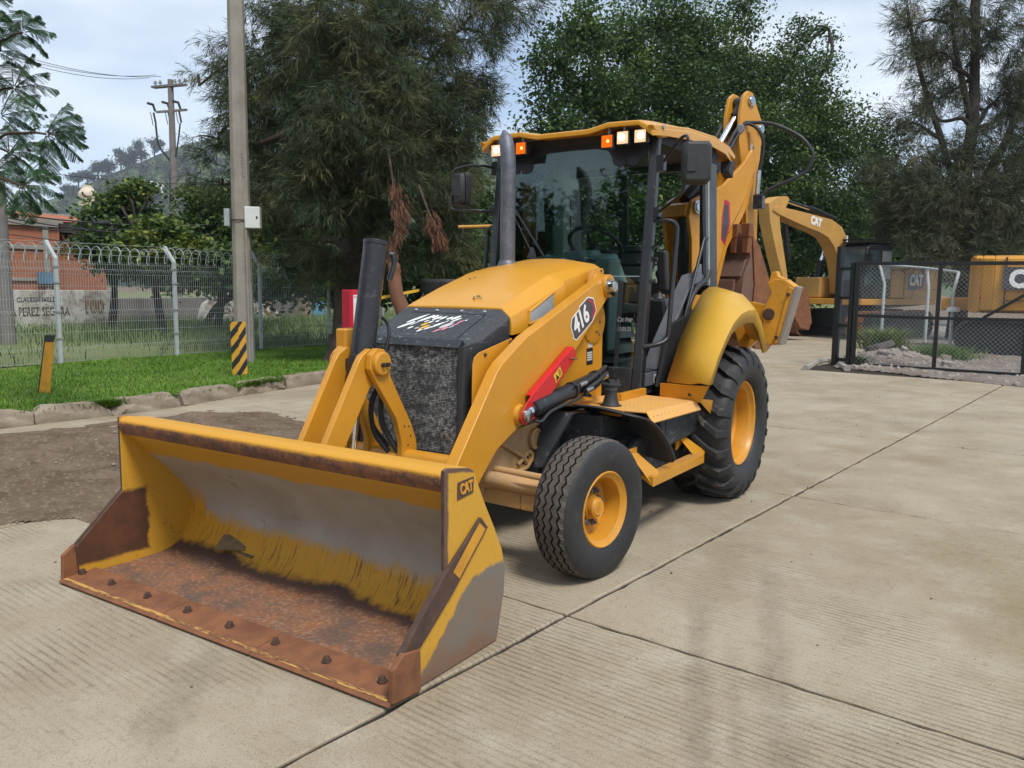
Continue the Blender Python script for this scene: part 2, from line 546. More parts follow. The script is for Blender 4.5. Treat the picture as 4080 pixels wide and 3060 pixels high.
def mat_concrete():
    b = NB('slab_concrete')
    g = b.coord('Object')
    x, y, z = b.sep(g)
    big = b.noise(g, 0.55, 4, 0.6)
    mid = b.noise(g, 2.4, 5, 0.62)
    fine = b.noise(g, 22, 5, 0.75)
    grit = b.noise(g, 120, 3, 0.7)
    c = b.mix(b.ramp(big, [(0.35, 0), (0.65, 1)]), (0.40, 0.365, 0.305), (0.315, 0.275, 0.215))
    c = b.mix(b.math('MULTIPLY', b.ramp(mid, [(0.5, 0), (0.72, 1)]), 0.65), c, (0.44, 0.43, 0.39))
    c = b.mix(b.math('MULTIPLY', b.ramp(mid, [(0.22, 1), (0.45, 0)]), 0.55), c, (0.21, 0.175, 0.13))
    c = b.mix(b.math('MULTIPLY', b.ramp(fine, [(0.30, 1), (0.46, 0)]), 0.5), c, (0.17, 0.145, 0.115))
    c = b.mix(b.math('MULTIPLY', b.ramp(grit, [(0.36, 1), (0.45, 0)]), 0.55), c, (0.12, 0.10, 0.085))
    c = b.mix(b.math('MULTIPLY', b.ramp(grit, [(0.58, 0), (0.70, 1)]), 0.35), c, (0.54, 0.52, 0.48))
    # tined grooves across the lane, wandering and worn away in places
    wob = b.noise(b.coord('Object', scale=(0.35, 3.0, 1)), 3.0, 3, 0.6)
    wob2 = b.noise(b.coord('Object', scale=(0.8, 9.0, 1)), 4.0, 2, 0.5)
    yy = b.math('ADD', b.math('ADD', y, b.math('MULTIPLY', wob, 0.035)), b.math('MULTIPLY', wob2, 0.010))
    s = b.math('FRACT', b.math('MULTIPLY', yy, 27.0))
    tri = b.math('ABSOLUTE', b.math('SUBTRACT', s, 0.5))
    groove = b.ramp(tri, [(0.03, 1), (0.26, 0)])
    dash = b.ramp(b.noise(b.coord('Object', scale=(7, 24, 1)), 1.2, 4, 0.75), [(0.36, 0), (0.54, 1)])
    wear = b.ramp(b.noise(g, 0.9, 4, 0.6), [(0.42, 0.06), (0.64, 1.0)])
    gv = b.math('MULTIPLY', b.math('MULTIPLY', groove, wear), dash)
    c = b.mix(b.math('MULTIPLY', gv, 0.72), c, (0.135, 0.115, 0.09))
    # brown and mossy stains
    st = b.noise(b.coord('Object', loc=(3.1, 1.7, 0)), 0.45, 5, 0.65)
    c = b.mix(b.math('MULTIPLY', b.ramp(st, [(0.58, 0), (0.74, 1)]), 0.6), c, (0.22, 0.175, 0.10))
    # dark tyre smears and olive-brown drift, each in its own place on the slabs
    def smear(x0, slope, w_, y0, y1, soft):
        dx = b.math('ABSOLUTE', b.math('SUBTRACT', b.math('SUBTRACT', x, x0), b.math('MULTIPLY', y, slope)))
        dx = b.math('ADD', dx, b.math('MULTIPLY', b.math('SUBTRACT', mid, 0.5), w_*1.2))
        a_ = b.ramp(b.math('DIVIDE', dx, w_), [(0.25, 1), (1.0, 0)])
        yy_ = b.ramp(b.math('DIVIDE', b.math('SUBTRACT', y, y0), y1-y0), [(0.0, 0), (0.15, 1), (0.8, 1), (1.0, 0)])
        return b.math('MULTIPLY', b.math('MULTIPLY', a_, yy_), b.ramp(fine, [(0.3, 1), (0.7, 0.35)]))
    for args, k_, col_ in (SMEARS):
        c = b.mix(b.math('MULTIPLY', smear(*args), k_), c, col_)
    c = b.mix(1.0, c, (0.955, 0.89, 0.78), 'MULTIPLY')
    h = b.math('SUBTRACT', b.math('MULTIPLY', grit, 0.35), gv)
    nm = b.bump(h, 0.6, 0.007)
    b.principled(c, 0.88, 0, nm, 0.25)
    MATS['slab_concrete'] = b.m


mat_concrete()


def mat_soil(name, c1, c2, c3, sc=2.0, bump=0.8):
    b = NB(name)
    g = b.coord('Object')
    n1 = b.noise(g, sc, 6, 0.65); n2 = b.noise(g, sc*9, 5, 0.7)
    c = b.mix(b.ramp(n1, [(0.38, 0), (0.62, 1)]), c1, c2)
    c = b.mix(b.ramp(n2, [(0.52, 0), (0.66, 1)]), c, c3)
    nm = b.bump(b.math('ADD', n1, b.math('MULTIPLY', n2, 0.5)), bump, 0.03)
    b.principled(c, 0.92, 0, nm, 0.2)
    MATS[name] = b.m


mat_soil('mud', (0.105, 0.073, 0.047), (0.165, 0.12, 0.083), (0.23, 0.18, 0.13), 3.0)
mat_soil('soil', (0.12, 0.085, 0.055), (0.19, 0.14, 0.095), (0.26, 0.21, 0.16), 1.2)
mat_soil('grass_soil', (0.085, 0.14, 0.03), (0.12, 0.17, 0.045), (0.15, 0.13, 0.07), 1.5)
mat_soil('field_soil', (0.12, 0.16, 0.045), (0.16, 0.18, 0.07), (0.24, 0.21, 0.13), 0.7)
mat_soil('gravel_soil', (0.16, 0.13, 0.11), (0.23, 0.20, 0.175), (0.11, 0.085, 0.065), 1.4)
mat_soil('hill_green', (0.05, 0.085, 0.03), (0.085, 0.12, 0.045), (0.035, 0.055, 0.025), 0.05, 0.3)
mat_soil('joint_dirt', (0.035, 0.028, 0.022), (0.06, 0.05, 0.04), (0.05, 0.045, 0.03), 8)


def mat_brick():
    b = NB('red_brick')
    v = b.coord('Object', rot=(0, 0, 0))
    x, y, z = b.sep(v)
    cv = b.t.nodes.new('ShaderNodeCombineXYZ')
    b.l(b.math('ADD', x, y), cv.inputs[0]); b.l(z, cv.inputs[1])
    br = b.t.nodes.new('ShaderNodeTexBrick')
    br.inputs['Scale'].default_value = 1.0
    br.inputs['Brick Width'].default_value = 0.28
    br.inputs['Row Height'].default_value = 0.085
    br.inputs['Mortar Size'].default_value = 0.012
    br.inputs['Color1'].default_value = (0.48, 0.13, 0.055, 1)
    br.inputs['Color2'].default_value = (0.38, 0.10, 0.045, 1)
    br.inputs['Mortar'].default_value = (0.22, 0.16, 0.12, 1)
    b.l(cv.outputs[0], br.inputs['Vector'])
    n1 = b.noise(v, 1.2, 5, 0.65)
    c = b.mix(b.math('MULTIPLY', b.ramp(n1, [(0.4, 0), (0.7, 1)]), 0.45), br.outputs['Color'], (0.36, 0.2, 0.13))
    b.principled(c, 0.9, 0, b.bump(br.outputs['Fac'], -0.5, 0.02), 0.2)
    MATS['red_brick'] = b.m


mat_brick()


def mat_glass(name, tint, refl=0.12, rough=0.02):
    b = NB(name)
    tr = b.t.nodes.new('ShaderNodeBsdfTransparent'); tr.inputs[0].default_value = tuple(tint)+(1,)
    gl = b.t.nodes.new('ShaderNodeBsdfGlossy'); gl.inputs['Roughness'].default_value = rough
    gl.inputs['Color'].default_value = (0.85, 0.95, 0.95, 1)
    fr = b.t.nodes.new('ShaderNodeFresnel'); fr.inputs['IOR'].default_value = 1.5
    f = b.math('ADD', b.math('MULTIPLY', fr.outputs[0], 1.0), refl, clamp=True)
    mx = b.t.nodes.new('ShaderNodeMixShader')
    b.l(f, mx.inputs[0]); b.l(tr.outputs[0], mx.inputs[1]); b.l(gl.outputs[0], mx.inputs[2])
    b.l(mx.outputs[0], b.out.inputs['Surface'])
    MATS[name] = b.m


mat_glass('cab_glass', (0.76, 0.86, 0.83), 0.01)
mat_glass('side_glass', (0.6, 0.72, 0.69), 0.02)


def mat_emit(name, col, strength):
    b = NB(name)
    v = b.coord('Object')
    n = b.noise(v, 40, 2, 0.5)
    e = b.t.nodes.new('ShaderNodeEmission')
    b.l(b.mix(n, col, tuple(c*0.8 for c in col)), e.inputs[0]); e.inputs[1].default_value = strength
    b.l(e.outputs[0], b.out.inputs['Surface'])
    MATS[name] = b.m


mat_emit('lamp_white', (1.0, 0.62, 0.36), 0.75)
mat_emit('lamp_core', (1.0, 0.86, 0.66), 3.0)
mat_emit('lamp_amber', (1.0, 0.17, 0.01), 0.62)
mat_emit('lamp_amber_core', (1.0, 0.55, 0.15), 2.0)


def mat_grille():
    """Perforated steel sheet: dark holes on a hexagonal grid, caked with pale dust in patches."""
    b = NB('perforated_sheet')
    v = b.coord('Object')
    x, y, z = b.sep(v)
    p = 0.0105
    def dots(ox, oz):
        a = b.math('SUBTRACT', b.math('FRACT', b.math('ADD', b.math('DIVIDE', x, p), ox)), 0.5)
        c = b.math('SUBTRACT', b.math('FRACT', b.math('ADD', b.math('DIVIDE', z, p*1.732), oz)), 0.5)
        c = b.math('MULTIPLY', c, 1.732)
        return b.math('SQRT', b.math('ADD', b.math('MULTIPLY', a, a), b.math('MULTIPLY', c, c)))
    d = b.math('MINIMUM', dots(0, 0), dots(0.5, 0.5))
    hole = b.ramp(d, [(0.30, 1), (0.38, 0)])
    n1 = b.noise(v, 9, 5, 0.7); n2 = b.noise(v, 45, 4, 0.7)
    band = b.noise(b.coord('Object', scale=(1, 1, 7)), 2.2, 3, 0.6)
    dust = b.math('MULTIPLY', b.ramp(n2, [(0.42, 0), (0.6, 1)]), b.ramp(b.math('ADD', b.math('MULTIPLY', n1, 0.6), b.math('MULTIPLY', band, 0.4)), [(0.40, 0.05), (0.60, 1)]))
    c = b.mix(b.math('MULTIPLY', dust, 0.95), (0.075, 0.078, 0.078), (0.52, 0.52, 0.50))
    c = b.mix(b.math('MULTIPLY', hole, b.ramp(n2, [(0.5, 1), (0.75, 0.45)])), c, (0.008, 0.008, 0.008))
    b.principled(c, 0.7, 0, b.bump(hole, -0.4, 0.003), 0.3)
    MATS['perforated_sheet'] = b.m


mat_grille()


def mat_hazard(name, slope, period):
    b = NB(name)
    v = b.coord('Object')
    x, y, z = b.sep(v)
    s = b.math('FRACT', b.math('DIVIDE', b.math('ADD', z, b.math('MULTIPLY', x, slope)), period))
    k = b.ramp(s, [(0.485, 0), (0.515, 1)])
    n = b.noise(v, 25, 5, 0.7)
    c = b.mix(k, (0.66, 0.34, 0.03), (0.022, 0.022, 0.026))
    c = b.mix(b.ramp(n, [(0.66, 0), (0.74, 1)]), c, (0.16, 0.08, 0.05))
    b.principled(c, 0.55)
    MATS[name] = b.m


mat_hazard('hazard_up', -1.1, 0.25)


def mat_bucket_shell():
    """Inside of the loader bucket, worn in bands along the curve (attribute s: 0 at the lip, 1 at the cutting edge)."""
    b = NB('bucket_inside')
    a = b.t.nodes.new('ShaderNodeAttribute'); a.attribute_name = 's'
    s = a.outputs['Fac']
    v = b.coord('Object')
    x, y, z = b.sep(v)
    streak = b.noise(b.coord('Object', scale=(34, 2.2, 2.2)), 1.0, 5, 0.7)
    rag = b.noise(v, 4.5, 6, 0.7)
    rag2 = b.noise(v, 1.3, 3, 0.5)
    w = b.math('ADD', s, b.math('ADD', b.math('MULTIPLY', b.math('SUBTRACT', rag, 0.5), 0.13), b.math('MULTIPLY', b.math('SUBTRACT', streak, 0.5), 0.025)))
    w = b.math('ADD', w, b.math('MULTIPLY', b.math('SUBTRACT', rag2, 0.5), 0.04))
    # towards its left end (-x) the paint survives higher up the back; towards the other end lower
    w2 = b.math('SUBTRACT', w, b.math('MULTIPLY', x, 0.018))
    n1_ = b.noise(v, 16, 6, 0.75)
    yel = (0.56, 0.28, 0.022); grey = (0.40, 0.365, 0.32); brown = (0.075, 0.040, 0.030)
    n1 = b.noise(v, 7, 6, 0.7); n2 = b.noise(v, 42, 5, 0.75); n3 = b.noise(v, 2.6, 4, 0.6)
    greyc = b.mix(b.ramp(n3, [(0.35, 0), (0.65, 1)]), grey, (0.32, 0.28, 0.23))
    greyc = b.mix(b.math('MULTIPLY', b.ramp(n1, [(0.60, 0), (0.68, 1)]), 0.6), greyc, (0.17, 0.155, 0.115))
    diag = b.noise(b.coord('Object', scale=(3, 14, 14), rot=(0, 0.9, 0)), 1.2, 5, 0.7)
    greyc = b.mix(b.math('MULTIPLY', b.ramp(diag, [(0.55, 0), (0.75, 1)]), 0.35), greyc, (0.33, 0.25, 0.12))
    scr = b.noise(b.coord('Object', scale=(60, 7, 5), rot=(0, 0.25, 0.15)), 1.0, 4, 0.75)
    scm = b.noise(v, 3.4, 4, 0.6)
    yelc = b.mix(b.math('MULTIPLY', b.math('MULTIPLY', b.ramp(scr, [(0.54, 0), (0.60, 1)]), b.ramp(scm, [(0.40, 0), (0.6, 1)])), 0.85), yel, (0.16, 0.07, 0.02))
    yelc = b.mix(b.math('MULTIPLY', b.ramp(n1_, [(0.58, 0), (0.66, 1)]), 0.55), yelc, (0.26, 0.145, 0.03))
    floor = b.mix(b.ramp(n1, [(0.38, 0), (0.62, 1)]), (0.25, 0.105, 0.050), (0.15, 0.085, 0.060))
    floor = b.mix(b.math('MULTIPLY', b.ramp(n2, [(0.5, 0), (0.62, 1)]), 0.7), floor, (0.38, 0.235, 0.14))
    floor = b.mix(b.math('MULTIPLY', b.ramp(n3, [(0.52, 0), (0.62, 1)]), 0.65), floor, (0.085, 0.07, 0.06))
    lipy = b.mix(0.2, yel, (0.5, 0.32, 0.08))
    c = b.mix(b.ramp(w, [(0.150, 0), (0.172, 1)]), lipy, greyc)
    c = b.mix(b.ramp(w2, [(0.485, 0), (0.525, 1)]), c, yelc)
    # bare left corner keeps its paint
    lft = b.ramp(b.math('ADD', b.math('MULTIPLY', x, -1.0), b.math('MULTIPLY', b.math('SUBTRACT', rag, 0.5), 0.10)), [(0.955, 0), (0.985, 1)])
    c = b.mix(b.math('MULTIPLY', lft, b.ramp(s, [(0.36, 0), (0.46, 1)])), c, yelc)
    c = b.mix(b.ramp(w2, [(0.612, 0), (0.645, 1)]), c, brown)
    c = b.mix(b.ramp(b.math('ADD', w, b.math('MULTIPLY', n2, 0.05)), [(0.695, 0), (0.745, 1)]), c, floor)
    nm = b.bump(b.math('ADD', n2, b.math('MULTIPLY', n1, 0.6)), 0.35, 0.004)
    rg = b.ramp(s, [(0.4, 0.42), (0.7, 0.8)])
    b.principled(c, rg, 0, nm, 0.4)
    MATS['bucket_inside'] = b.m


mat_bucket_shell()


def mat_bucket_side(name, inner):
    b = NB(name)
    v = b.coord('Object')
    x, y, z = b.sep(v)
    rag = b.noise(v, 9, 6, 0.7); n1 = b.noise(v, 5, 5, 0.65); n2 = b.noise(v, 45, 4, 0.7); rag3 = b.noise(v, 30, 5, 0.7)
    yel = (0.56, 0.30, 0.032)
    yelc = b.mix(b.math('MULTIPLY', b.ramp(rag3, [(0.62, 0), (0.68, 1)]), 0.75), yel, (0.22, 0.10, 0.03))
    ragm = b.math('MULTIPLY', b.math('SUBTRACT', rag, 0.5), 0.10)
    if not inner:
        grey = b.mix(b.ramp(n1, [(0.4, 0), (0.65, 1)]), (0.17, 0.15, 0.125), (0.20, 0.14, 0.095))
        dz = b.math('MAXIMUM', b.math('SUBTRACT', -1.78, y), 0.0)
        lim = b.math('SUBTRACT', 0.36, b.math('MULTIPLY', dz, 0.865))
        t = b.math('ADD', b.math('SUBTRACT', lim, z), ragm)
        c = b.mix(b.ramp(b.math('ADD', b.math('MULTIPLY', t, 4.0), 0.5), [(0.46, 0), (0.54, 1)]), yelc, grey)
        rz = b.math('ADD', b.math('SUBTRACT', 0.10, z), b.math('ADD', b.math('MULTIPLY', b.math('SUBTRACT', n1, 0.5), 0.3), ragm))
        c = b.mix(b.math('MULTIPLY', b.ramp(b.math('ADD', rz, 0.5), [(0.47, 0), (0.6, 1)]), 0.6), c, (0.20, 0.085, 0.04))
        # bare front and top rim
        fr = b.math('ADD', b.math('SUBTRACT', -1.955, y), b.math('MULTIPLY', ragm, 0.35))
        fr = b.math('MULTIPLY', b.ramp(b.math('ADD', fr, 0.5), [(0.5, 0), (0.512, 1)]), b.ramp(z, [(0.40, 0), (0.44, 1)]))
        tp = b.math('ADD', b.math('ADD', b.math('SUBTRACT', z, 0.80), b.math('MULTIPLY', b.math('SUBTRACT', -1.80, y), -0.16)), b.math('MULTIPLY', ragm, 0.25))
        tp = b.ramp(b.math('ADD', tp, 0.5), [(0.5, 0), (0.508, 1)])
        c = b.mix(b.math('MAXIMUM', fr, tp), c, (0.13, 0.075, 0.055))
    else:
        rust = b.mix(b.ramp(n1, [(0.4, 0), (0.6, 1)]), (0.085, 0.040, 0.024), (0.135, 0.055, 0.03))
        t = b.math('ADD', b.math('SUBTRACT', -1.84, y), b.math('MULTIPLY', ragm, 1.0))
        t = b.math('MINIMUM', t, b.math('ADD', b.math('SUBTRACT', 0.43, z), b.math('MULTIPLY', ragm, 0.6)))
        t = b.math('MINIMUM', t, b.math('ADD', b.math('SUBTRACT', z, 0.075), b.math('MULTIPLY', ragm, 0.4)))
        c = b.mix(b.ramp(b.math('ADD', b.math('MULTIPLY', t, 4), 0.5), [(0.46, 0), (0.54, 1)]), yelc, rust)
    b.principled(c, 0.55, 0, b.bump(n2, 0.25, 0.003), 0.4)
    MATS[name] = b.m


mat_bucket_side('bucket_side_outer', False)
mat_bucket_side('bucket_side_inner', True)


def mat_edge_line():
    b = NB('worn_line')
    v = b.coord('Object')
    n = b.noise(b.coord('Object', scale=(6, 40, 40)), 1.3, 5, 0.75)
    c = b.mix(b.ramp(n, [(0.46, 0), (0.54, 1)]), (0.52, 0.29, 0.07), (0.16, 0.07, 0.035))
    b.principled(c, 0.7)
    MATS['worn_line'] = b.m


mat_edge_line()


def mat_rim():
    b = NB('bucket_rim')
    v = b.coord('Object')
    x, y, z = b.sep(v)
    rag = b.noise(b.coord('Object', scale=(9, 30, 30)), 1.0, 5, 0.7); n1 = b.noise(v, 11, 6, 0.7); n2 = b.noise(v, 50, 4, 0.7)
    rust = b.mix(b.ramp(n1, [(0.42, 0), (0.58, 1)]), (0.20, 0.075, 0.035), (0.085, 0.045, 0.035))
    rust = b.mix(b.math('MULTIPLY', b.ramp(n2, [(0.52, 0), (0.6, 1)]), 0.6), rust, (0.30, 0.12, 0.045))
    f = b.math('ADD', b.math('SUBTRACT', 0.818, z), b.math('MULTIPLY', b.math('SUBTRACT', rag, 0.5), 0.030)); f = b.math('MINIMUM', f, b.math('SUBTRACT', -1.90, y))
    c = b.mix(b.ramp(b.math('ADD', f, 0.5), [(0.495, 0), (0.508, 1)]), (0.60, 0.295, 0.028), rust)
    b.principled(c, 0.6, 0, b.bump(b.math('ADD', n1, n2), 0.5, 0.004), 0.4)
    MATS['bucket_rim'] = b.m


mat_rim()

# ------------------------------------------------------------------ terrain
def lawn_z(x, y):
    """Height of the verge: level with the kerb top, falling towards the mesh fence."""
    t = np.clip((-6.4-np.asarray(x))/6.2, 0, 1)
    return 0.15-0.13*t+0.012*np.sin(np.asarray(y)*1.7)+0.010*np.sin(np.asarray(x)*2.3+np.asarray(y)*0.9)


def sheet(name, xs, ys, zf, mat, kind='structure'):
    X, Y = np.meshgrid(xs, ys, indexing='ij')
    Z = zf(X, Y)
    v = np.stack([X, Y, Z], -1).reshape(-1, 3)
    nx, ny = len(xs), len(ys)
    i = np.arange(nx-1)[:, None]*ny+np.arange(ny-1)[None, :]
    q = np.stack([i, i+ny, i+ny+1, i+1], -1).reshape(-1, 4)
    o = np_mesh(name, v, q, mat, smooth=True)
    return tag(o, kind=kind)


g_ = sheet('ground', np.linspace(-1480, 1480, 15), np.linspace(-880, 1680, 17), lambda X, Y: X*0-0.35, 'soil')
tag(g_, 'bare earth reaching to the horizon')
KX = [(-30, -6.2), (-3, -6.22), (-0.25, -6.24), (1.0, -6.16), (1.9, -6.16), (3.06, -6.42), (5.0, -6.68), (9, -7.1), (14, -7.6), (60, -12)]


def kerb_x(y):
    return np.interp(y, [k[0] for k in KX], [k[1] for k in KX])


def lawn_sheet(X, Y):
    return lawn_z(X, Y)


# verge strip follows the kerb line
ys = np.linspace(-12, 40, 105)
cols = np.linspace(0, 1, 26)
V = []
for y in ys:
    xk = kerb_x(y)-0.16
    for c in cols:
        x = xk+(-12.9-xk)*c
        V.append((x, y, float(lawn_z(x, y))))
nC = len(cols)
ii = (np.arange(len(ys)-1)[:, None]*nC+np.arange(nC-1)[None, :])
Q = np.stack([ii, ii+1, ii+nC+1, ii+nC], -1).reshape(-1, 4)
tag(np_mesh('verge_ground', V, Q, 'grass_soil', smooth=True), kind='structure')
field = sheet('field_ground', np.linspace(-12.85, -130, 90), np.linspace(-30, 150, 120),
              lambda X, Y: 0.02-0.06*np.clip((-12.9-X)/20, 0, 1)+0.05*np.sin(X*0.9+0.4*Y)*np.clip((-12.9-X)/3, 0, 1)+0.0*Y, 'field_soil')
tag(field)

# ------------------------------------------------------------------ concrete pavement of separate slabs
TH = math.atan(0.0925)
pav = bpy.data.objects.new('pavement', None)
COL.objects.link(pav)
pav.location = (1.241, -1.166, 0.0)
pav.rotation_euler = (0, 0, -TH)
pav['_world'] = 0
tag(pav, 'pale grooved concrete pavement of large slabs', kind='structure')
UC = [-14.6, -10.9, -7.25, -3.6, 0.0, 3.65, 7.3, 10.9, 14.6]
VC = [-12.2, -9.15, -6.1, -3.05, 0.0, 3.03, 6.1, 9.45, 13.2, 16.4, 19.6, 22.8, 26.0, 29.2, 32.4, 35.6]


def slab(u0, u1, v0, v1, rnd):
    g = 0.0085
    u0 += g; u1 -= g; v0 += g; v1 -= g
    def edge(a, b):
        n = max(4, int(np.hypot(b[0]-a[0], b[1]-a[1])/0.07))
        t = np.arange(n)/n
        return np.array(a)[None]+(np.array(b)-np.array(a))[None]*t[:, None]
    P = np.concatenate([edge((u0, v0), (u1, v0)), edge((u1, v0), (u1, v1)), edge((u1, v1), (u0, v1)), edge((u0, v1), (u0, v0))])
    c = np.array([(u0+u1)/2, (v0+v1)/2])
    jit = rnd.random(len(P))**3*0.011
    d = c-P; d /= np.linalg.norm(d, axis=1)[:, None]
    d = np.where(np.abs(P-np.array([u0, v0])) < 1e-6, 1.0, np.where(np.abs(P-np.array([u1, v1])) < 1e-6, -1.0, 0.0))
    out = P+d*jit[:, None]
    inn = P+d*(jit+0.006+0.006*rnd.random(len(P)))[:, None]
    n = len(P)
    dz = (rnd.random()-0.5)*0.003
    vs = np.concatenate([np.c_[inn, np.full(n, dz)], np.c_[out, np.full(n, dz-0.007)], np.c_[out, np.full(n, -0.11)]])
    m = MB(); fs = []
    for i in range(n):
        j = (i+1) % n
        fs += [(i, n+i, n+j, j), (n+i, 2*n+i, 2*n+j, n+j)]
    fs.append(tuple(range(n)))
    m.add(vs, fs)
    m.build('concrete_slab', 'slab_concrete', pav, smooth=0)


rs = np.random.default_rng(3)
for i in range(len(UC)-1):
    for j in range(len(VC)-1):
        u0, u1, v0, v1 = UC[i], UC[i+1], VC[j], VC[j+1]
        if v0 >= 13.1 and (u0 >= -3.7 or u1 < -11):        # beyond the gate only the drive on the left goes on
            continue
        if i == 0 and v0 > 0:
            continue
        slab(u0, u1, v0, v1, rs)
m = MB(); m.box(-15.5, 16, -13, 40, -0.2, -0.014)
m.build('joint_filling', 'joint_dirt', pav, smooth=0)
# far concrete strip behind the gate, in front of the parked machines
far = MB(); far.box(-16, 30, 24.6, 45, -0.06, 0.012)
tag(far.build('far_concrete_yard', 'band_concrete', None, smooth=0), 'pale concrete yard beneath the parked excavators', kind='structure')

# ------------------------------------------------------------------ kerb of separate worn stones
kerb = bpy.data.objects.new('kerb', None)
COL.objects.link(kerb)
tag(kerb, 'worn concrete kerb along the grass verge', kind='structure')
joints = [-9.0, -7.4, -5.8, -4.2, -2.6, -1.1, 0.10, 0.96, 1.92, 2.95, 3.95, 5.1, 6.3, 7.5, 8.7, 9.9, 11.1, 12.3, 13.5, 15, 16.5, 18, 20, 22]


def kerb_stone(y0, y1, rnd, worn):
    nx, ny, nz = 7, max(10, int((y1-y0)/0.05)), 7
    vs = {}; V = []; F = []
    h, w = 0.185, 0.20
    g = 0.008
    def P(a, b, c):
        y = y0+g+(y1-y0-2*g)*b
        xk = float(kerb_x(y))
        x = xk-w*a
        z = -0.06+(h+0.06)*c
        if c > 0.5 and a < 0.4:                       # rounded front arris
            k = (0.4-a)/0.4*(c-0.5)/0.5
            z -= 0.018*k*(1+worn); x -= 0.02*k*(1+worn)
        n = math.sin(y*9.1+a*5+c*7)*0.5+math.sin(y*23.0+c*17+a*3)*0.3+math.sin(y*41+a*29)*0.2
        x += n*0.008*(1+2*worn); z += (n*0.006*(1+2.0*worn) if c > 0.3 else 0)
        if worn and c > 0.4:
            e = min(b, 1-b)
            z -= 0.07*worn*max(0, 0.16-e)/0.16*(0.5+rnd_e[0 if b < 0.5 else 1])
        return (x, y, z)
    rnd_e = rnd.random(2)
    def vid(i, j, k):
        key = (i, j, k)
        if key not in vs:
            vs[key] = len(V); V.append(P(i/nx, j/ny, k/nz))
        return vs[key]
    for j in range(ny):
        for k in range(nz):
            F.append((vid(0, j, k), vid(0, j+1, k), vid(0, j+1, k+1), vid(0, j, k+1)))
        for i in range(nx):
            F.append((vid(i, j, nz), vid(i, j+1, nz), vid(i+1, j+1, nz), vid(i+1, j, nz)))
    for i in range(nx):
        for k in range(nz):
            F.append((vid(i, 0, k), vid(i+1, 0, k), vid(i+1, 0, k+1), vid(i, 0, k+1)))
            F.append((vid(i, ny, k), vid(i+1, ny, k), vid(i+1, ny, k+1), vid(i, ny, k+1)))
    m = MB(); m.add(V, F)
    m.build('kerb_stone', 'kerb_concrete', kerb, smooth=50)


rk = np.random.default_rng(5)
for a, b in zip(joints[:-1], joints[1:]):
    w = {0.10: 0.9, -1.1: 0.8, 0.96: 1.2, 2.95: 1.7, 1.92: 0.6}.get(a, 0.08)
    kerb_stone(a, b, rk, w)
# low white kerb at the gate corner
m = MB()
pth = [at_ground(1740, 800), at_ground(1757, 790), at_ground(1775, 783), at_ground(1800, 784), at_ground(1830, 800)]
pth = smoothpath([(p[0], p[1], 0.03) for p in pth], 5)
m.tube(pth, 0.07, 8)
m.build('kerb_stone', 'band_concrete', kerb)

# ------------------------------------------------------------------ mud drift over the slabs
MUDP = np.array([(-3.9, -4.5), (-3.0, -3.0), (-2.42, -2.05), (-2.0, -1.45), (-1.9, -0.7), (-2.4, 0.4), (-3.2, 1.4), (-4.2, 2.2), (-5.0, 2.35), (-5.6, 1.9),
                 (-5.72, 1.0), (-5.55, 0.2), (-5.75, -0.4), (-6.1, -1.2), (-6.1, -4.5)])


def poly_dist(P, poly):
    """Signed distance (inside positive) of points to a polygon."""
    x, y = P[:, 0], P[:, 1]
    ins = np.zeros(len(P), bool); dm = np.full(len(P), 1e9)
    n = len(poly)
    for i in range(n):
        a, b = poly[i], poly[(i+1) % n]
        ab = b-a
        t = np.clip(((P-a)@ab)/(ab@ab), 0, 1)
        dm = np.minimum(dm, np.linalg.norm(P-(a+t[:, None]*ab), axis=1))
        c = ((a[1] > y) != (b[1] > y)) & (x < (b[0]-a[0])*(y-a[1])/(b[1]-a[1]+1e-12)+a[0])
        ins ^= c
    return np.where(ins, dm, -dm)


def vnoise(P, seed=0, octs=4, lac=2.1):
    """Cheap value noise on 2D points, 0..1."""
    out = np.zeros(len(P)); amp = 1; tot = 0
    p = np.array(P, float)
    for o in range(octs):
        i = np.floor(p).astype(np.int64); f = p-i; f = f*f*(3-2*f)
        def h(a, b):
            n = (a*374761393+b*668265263+seed*9781+o*1013) & 0x7fffffff
            n = (n ^ (n >> 13))*1274126177 & 0x7fffffff
            return ((n ^ (n >> 16)) & 0xffff)/65535.0
        v = (h(i[:, 0], i[:, 1])*(1-f[:, 0])+h(i[:, 0]+1, i[:, 1])*f[:, 0])*(1-f[:, 1])+(h(i[:, 0], i[:, 1]+1)*(1-f[:, 0])+h(i[:, 0]+1, i[:, 1]+1)*f[:, 0])*f[:, 1]
        out += v*amp; tot += amp; amp *= 0.55; p = p*lac+17.3
    return out/tot


gx = np.arange(-6.15, -1.8, 0.026); gy = np.arange(-4.5, 2.5, 0.026)
GX, GY = np.meshgrid(gx, gy, indexing='ij')
P = np.stack([GX.ravel(), GY.ravel()], -1)
d = poly_dist(P, MUDP)+(vnoise(P*1.7, 3)-0.5)*0.9
along = P@np.array([0.80, 0.60]); across = P@np.array([-0.60, 0.80])
rut = vnoise(np.stack([along*0.7, across*5.5], -1), 8, 4)
lump = vnoise(P*9, 12, 4)
Z = np.clip(d*0.10, -0.02, 0.02)+np.clip(d, 0, 0.5)*2*((rut-0.5)*0.15+(lump-0.5)*0.07)
keep = d > -0.03
Z = np.where(d > 0, np.maximum(Z, -0.004)+0.006, 0.002)
nx, ny = len(gx), len(gy)
ii = np.arange(nx-1)[:, None]*ny+np.arange(ny-1)[None, :]
q = np.stack([ii, ii+ny, ii+ny+1, ii+1], -1).reshape(-1, 4)
q = q[keep[q].all(axis=1)]
mud = np_mesh('mud', np.c_[P, Z], q, 'mud', smooth=True)
